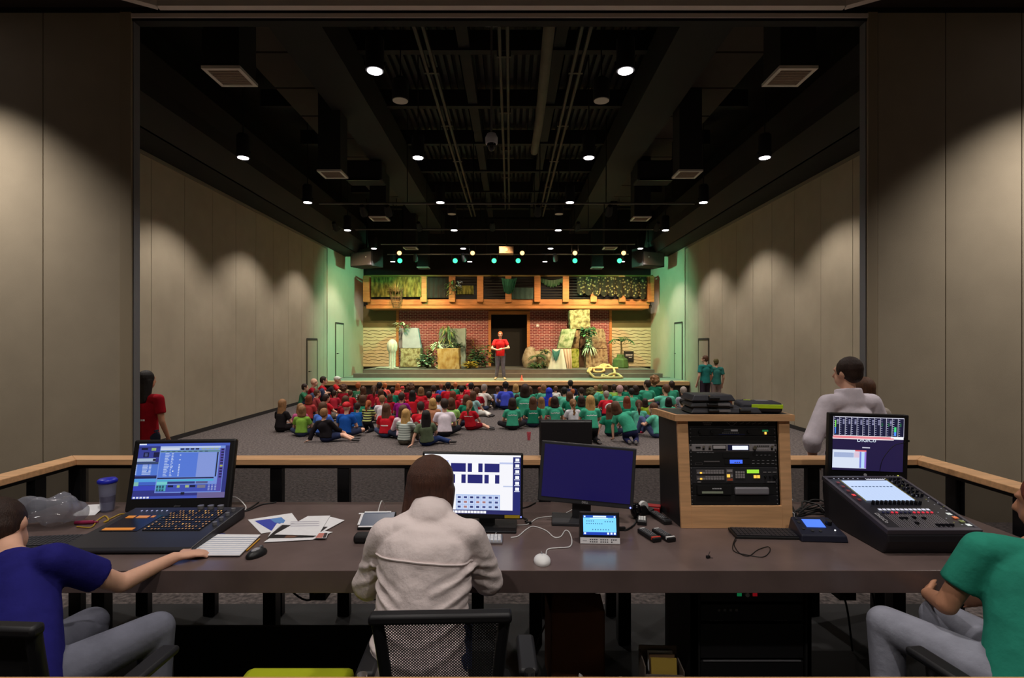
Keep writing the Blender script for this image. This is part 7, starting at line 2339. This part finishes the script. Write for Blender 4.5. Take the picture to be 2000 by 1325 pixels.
def chair(label, loc, rz, seat_m, back_m, seat_h=.5, back_w=.44, arms=True, lean=0.1, back=True):
    t = thing('office_chair', label, 'chair', loc, rz)
    MB().box((0, .02, seat_h), (.48, .47, .075)).build('seat', seat_m, t, bev=.03, smooth=True)
    MB().cyl((0, 0, .12), (0, 0, seat_h - .03), .03).box((0, 0, seat_h - .05), (.2, .2, .03)).build('gas_lift', SATIN, t, smooth=True)
    for k in range(5):
        a = 2 * PI * k / 5 + .3
        MB().tube([(0, 0, .11), (.15 * math.cos(a), .15 * math.sin(a), .1), (.28 * math.cos(a), .28 * math.sin(a), .075)], .026, 8, r1=.016).build('base_leg', CH, t, smooth=True)
        MB().cyl((.28 * math.cos(a) - .02, .28 * math.sin(a), .03), (.28 * math.cos(a) + .02, .28 * math.sin(a), .03), .03).build('caster', MATTE, t, smooth=True)
    if back:
        y0, y1 = -.23, -.23 - lean
        zb, zt = seat_h + .06, seat_h + .545
        w0, w1 = back_w / 2 - .05, back_w / 2
        fr = MB()
        f_ = lambda x, z: (x, y0 + (y1 - y0) * (z - zb) / (zt - zb), z)
        fr.tube(curve_pts([f_(-w1, zt), f_(-w1 + .012, zt - .1), f_(-w0, zb), f_(-w0 + .05, zb - .05)], 4), .02, 8)
        fr.tube(curve_pts([f_(w1, zt), f_(w1 - .012, zt - .1), f_(w0, zb), f_(w0 - .05, zb - .05)], 4), .02, 8)
        fr.tube([f_(-w0 + .04, zb - .045), f_(w0 - .04, zb - .045)], .02, 8)
        fr.build('back_frame', CH, t, smooth=True)
        MB().prism([(-w1 - .022, zt - .02), (w1 + .022, zt - .02), (w1 + .02, zt + .012), (-w1 - .02, zt + .012)], y1 - .025, y1 + .02, axis='y').build('top_bar', CH, t, bev=.01, smooth=True)
        vs = [f_(-w1, zt - .02), f_(w1, zt - .02), f_(w0, zb - .04), f_(-w0, zb - .04)]
        MB().add(vs, [(0, 1, 2, 3)]).build('mesh_back', back_m, t)
        MB().box((0, y0 - .02, seat_h + .02), (.08, .05, .3)).build('back_support', CH, t, bev=.01)
    if arms:
        for s in (-1, 1):
            MB().tube([(s * .24, 0, seat_h - .02), (s * .29, 0, seat_h + .02), (s * .29, -.01, seat_h + .2)], .018, 8).build('arm_post', CH, t, smooth=True)
            MB().box((s * .29, .02, seat_h + .215), (.07, .24, .03)).build('arm_pad', CH, t, bev=.012, smooth=True)
            MB().cyl((s * .29, -.13, seat_h + .19), (s * .29, -.13, seat_h + .245), .018).build('arm_knob', CHROME, t, smooth=True)
    return t


SEATB = mat('seat_black', (24, 24, 27), .85)
chair('black office chair with mesh back carrying the woman in pale fleece', (-.228, 2.0, .1), R(2), SEATB, KNIT, .51, .40)
chair('office chair with a bright lime seat pushed under the desk', (-.93, 2.19, .1), R(180), mat('lime_fabric', (176, 186, 20), .8, 0, .06, 8), KNIT, .423, arms=False, back=False)
chair('black chair with solid back at the blue shirted operator', (-1.56, 1.88, .1), R(-3), SEATB, SEATB, .55, .46, lean=.12)
chair('black chair of the green shirted operator at the mixing desk', (1.80, 1.90, .1), R(8), SEATB, KNIT, .55, .46)

# seated woman
J = dict(pelvis=(0, 0, .13), waist=(0, .04, .27), chest=(.01, .15, .53), neck=(.015, .285, .69), head=(.005, .385, .745), shL=(-.155, .195, .605), shR=(.18, .185, .60),
         elL=(-.25, .25, .37), elR=(.258, .26, .385), wrL=(-.12, .50, .36), wrR=(.15, .52, .36), haL=(.5, .85, 0), haR=(-.5, .85, 0), thL=(.8, -.3, .1), thR=(-.8, -.3, .1),
         hipL=(-.09, .03, .11), hipR=(.09, .03, .11), knL=(-.11, .44, .09), knR=(.11, .44, .09), anL=(-.11, .36, -.34), anR=(.12, .34, -.34), toL=(-.12, .5, -.385), toR=(.14, .48, -.385), face=(.22, .92, -.25), up=(.05, .25, 1))
wm_ = figure(J, 1.04, 1.08, .009, 'long', 'long', .03, 1.14, .9, 12)
FLEECE = mat('cream_fleece', (228, 214, 212), .95, 0, .03, 5, .25, 60, .1)
b = person('woman in pale cream fleece seated with her back to the view at the white screen', (-.355, 2.03, .605), 0, 1.0, '', (0, 0, 0), (86, 56, 46), 'collar', 'pale', pants=(50, 60, 96), shoes=(60, 56, 56), shirt_mat=FLEECE, meshes=wm_, name='person', cat='person', hairvox=.007)
sh = [c for c in b.children if c.name.startswith('shirt')][0]
creases = [((-.21, .50), (-.07, .43), .009), ((-.2, .45), (-.05, .37), .008), ((.21, .50), (.06, .45), .009), ((.2, .44), (.05, .38), .008), ((-.18, .34), (0, .29), .007), ((.18, .35), (.02, .29), .008),
           ((-.17, .26), (.02, .22), .007), ((.17, .27), (.04, .22), .006), ((.19, .50), (.31, .47), .008), ((.2, .46), (.31, .42), .008), ((.2, .42), (.3, .37), .006), ((-.2, .49), (-.3, .46), .007), ((-.21, .43), (-.3, .39), .006), ((-.1, .66), (.1, .64), .006)]
nrm = [v.normal.copy() for v in sh.data.vertices]
for v, n_ in zip(sh.data.vertices, nrm):
    if n_.y < .2:
        p2, s2 = V((v.co.x, v.co.z)), 0
        for a_, c_, amp in creases:
            a_, c_ = V(a_), V(c_)
            u_ = min(1, max(0, (p2 - a_).dot(c_ - a_) / (c_ - a_).length_squared))
            dd = (p2 - a_ - (c_ - a_) * u_).length
            s2 += amp * (1 - .7 * u_) * (math.exp(-(dd / .011) ** 2) - .5 * math.exp(-((dd - .022) / .012) ** 2))
        v.co += n_ * s2
dm = sh.modifiers.new('folds', 'DISPLACE')
tx = bpy.data.textures.new('fold_noise', 'CLOUDS')
tx.noise_scale = .15
dm.texture, dm.strength, dm.mid_level, dm.texture_coords = tx, .024, .5, 'LOCAL'
bpy.context.view_layer.update()
sv = sh.evaluated_get(bpy.context.evaluated_depsgraph_get()).to_mesh()
bv = BVHTree.FromPolygons([v.co.copy() for v in sv.vertices], [tuple(p.vertices) for p in sv.polygons])
pts = []
for k in range(41):
    x = -.185 + .385 * k / 40
    hit, nm, _, _ = bv.ray_cast(V((x, -2, .56 - .1 * (k / 40 - .35) ** 2)), V((0, 1, 0)))
    if hit:
        pts.append(hit + nm * .001)
MB().tube(pts, .005, 6).build('yoke_seam', FLEECE, sh, smooth=True)
hr = [c for c in b.children if c.name.startswith('hair')][0]
hr.material_slots[0].material = mat('brown_hair_strands', (84, 54, 42), .5, 0, .35, 40, .6, 120, .4, (5, 5, .35))

# operator in blue, leaning over the lighting side
J = dict(pelvis=(0, 0, .12), waist=(-.05, .07, .25), chest=(-.17, .18, .38), neck=(-.28, .29, .47), head=(-.38, .38, .55), shL=(-.37, .25, .37), shR=(-.02, .20, .48),
         elL=(-.46, .38, .2), elR=(.09, .42, .29), wrL=(-.35, .58, .325), wrR=(.2, .62, .325), haL=(.4, .9, 0), haR=(.75, .65, -.02), thL=(.8, -.4, .1), thR=(-.8, .5, .1),
         hipL=(-.09, .02, .1), hipR=(.09, .02, .1), knL=(-.06, .44, .1), knR=(.26, .40, .10), anL=(-.08, .36, -.34), anR=(.28, .34, -.34), toL=(-.09, .5, -.375), toR=(.3, .48, -.375), face=(-.1, .9, -.4), up=(-.45, .3, 1))
f_ = figure(J, 1.03, 1.0, .01, 'short', 'long', .05)
person('operator in dark blue shirt and grey jeans leaning over the lighting console', (-1.80, 1.94, .655), 0, 1.0, '', (34, 32, 110), 'dark', 'short', 'pale', pants=(112, 114, 128), shoes=(50, 48, 52), meshes=f_, name='person', cat='person', hairvox=.008)
# operator in green at the mixing desk
J = dict(pelvis=(0, 0, .12), waist=(.03, .04, .26), chest=(.09, .10, .43), neck=(.17, .16, .565), head=(.24, .22, .70), shL=(-.06, .17, .53), shR=(.31, .08, .48),
         elL=(-.16, .22, .29), elR=(.38, .12, .24), wrL=(-.08, .42, .24), wrR=(.18, .36, .24), haL=(.6, .8, -.2), haR=(-.8, .6, -.2), thL=(.5, .2, .6), thR=(-.5, .2, .6),
         hipL=(-.09, .02, .1), hipR=(.09, .0, .1), knL=(-.28, .40, .12), knR=(.0, .46, .12), anL=(-.30, .34, -.34), anR=(-.02, .38, -.34), toL=(-.34, .48, -.37), toR=(-.03, .52, -.37), face=(-.45, .85, -.2), up=(0, .15, 1))
f_ = figure(J, 1.04, 1.0, .01, 'short', 'long', .05)
person('operator in green shirt and pale jeans seated at the mixing desk', (1.92, 1.95, .655), 0, 1.0, '', (44, 140, 118), 'red', 'short', 'tan', pants=(150, 152, 166), shoes=(60, 56, 56), meshes=f_, name='person', cat='person', hairvox=.008)
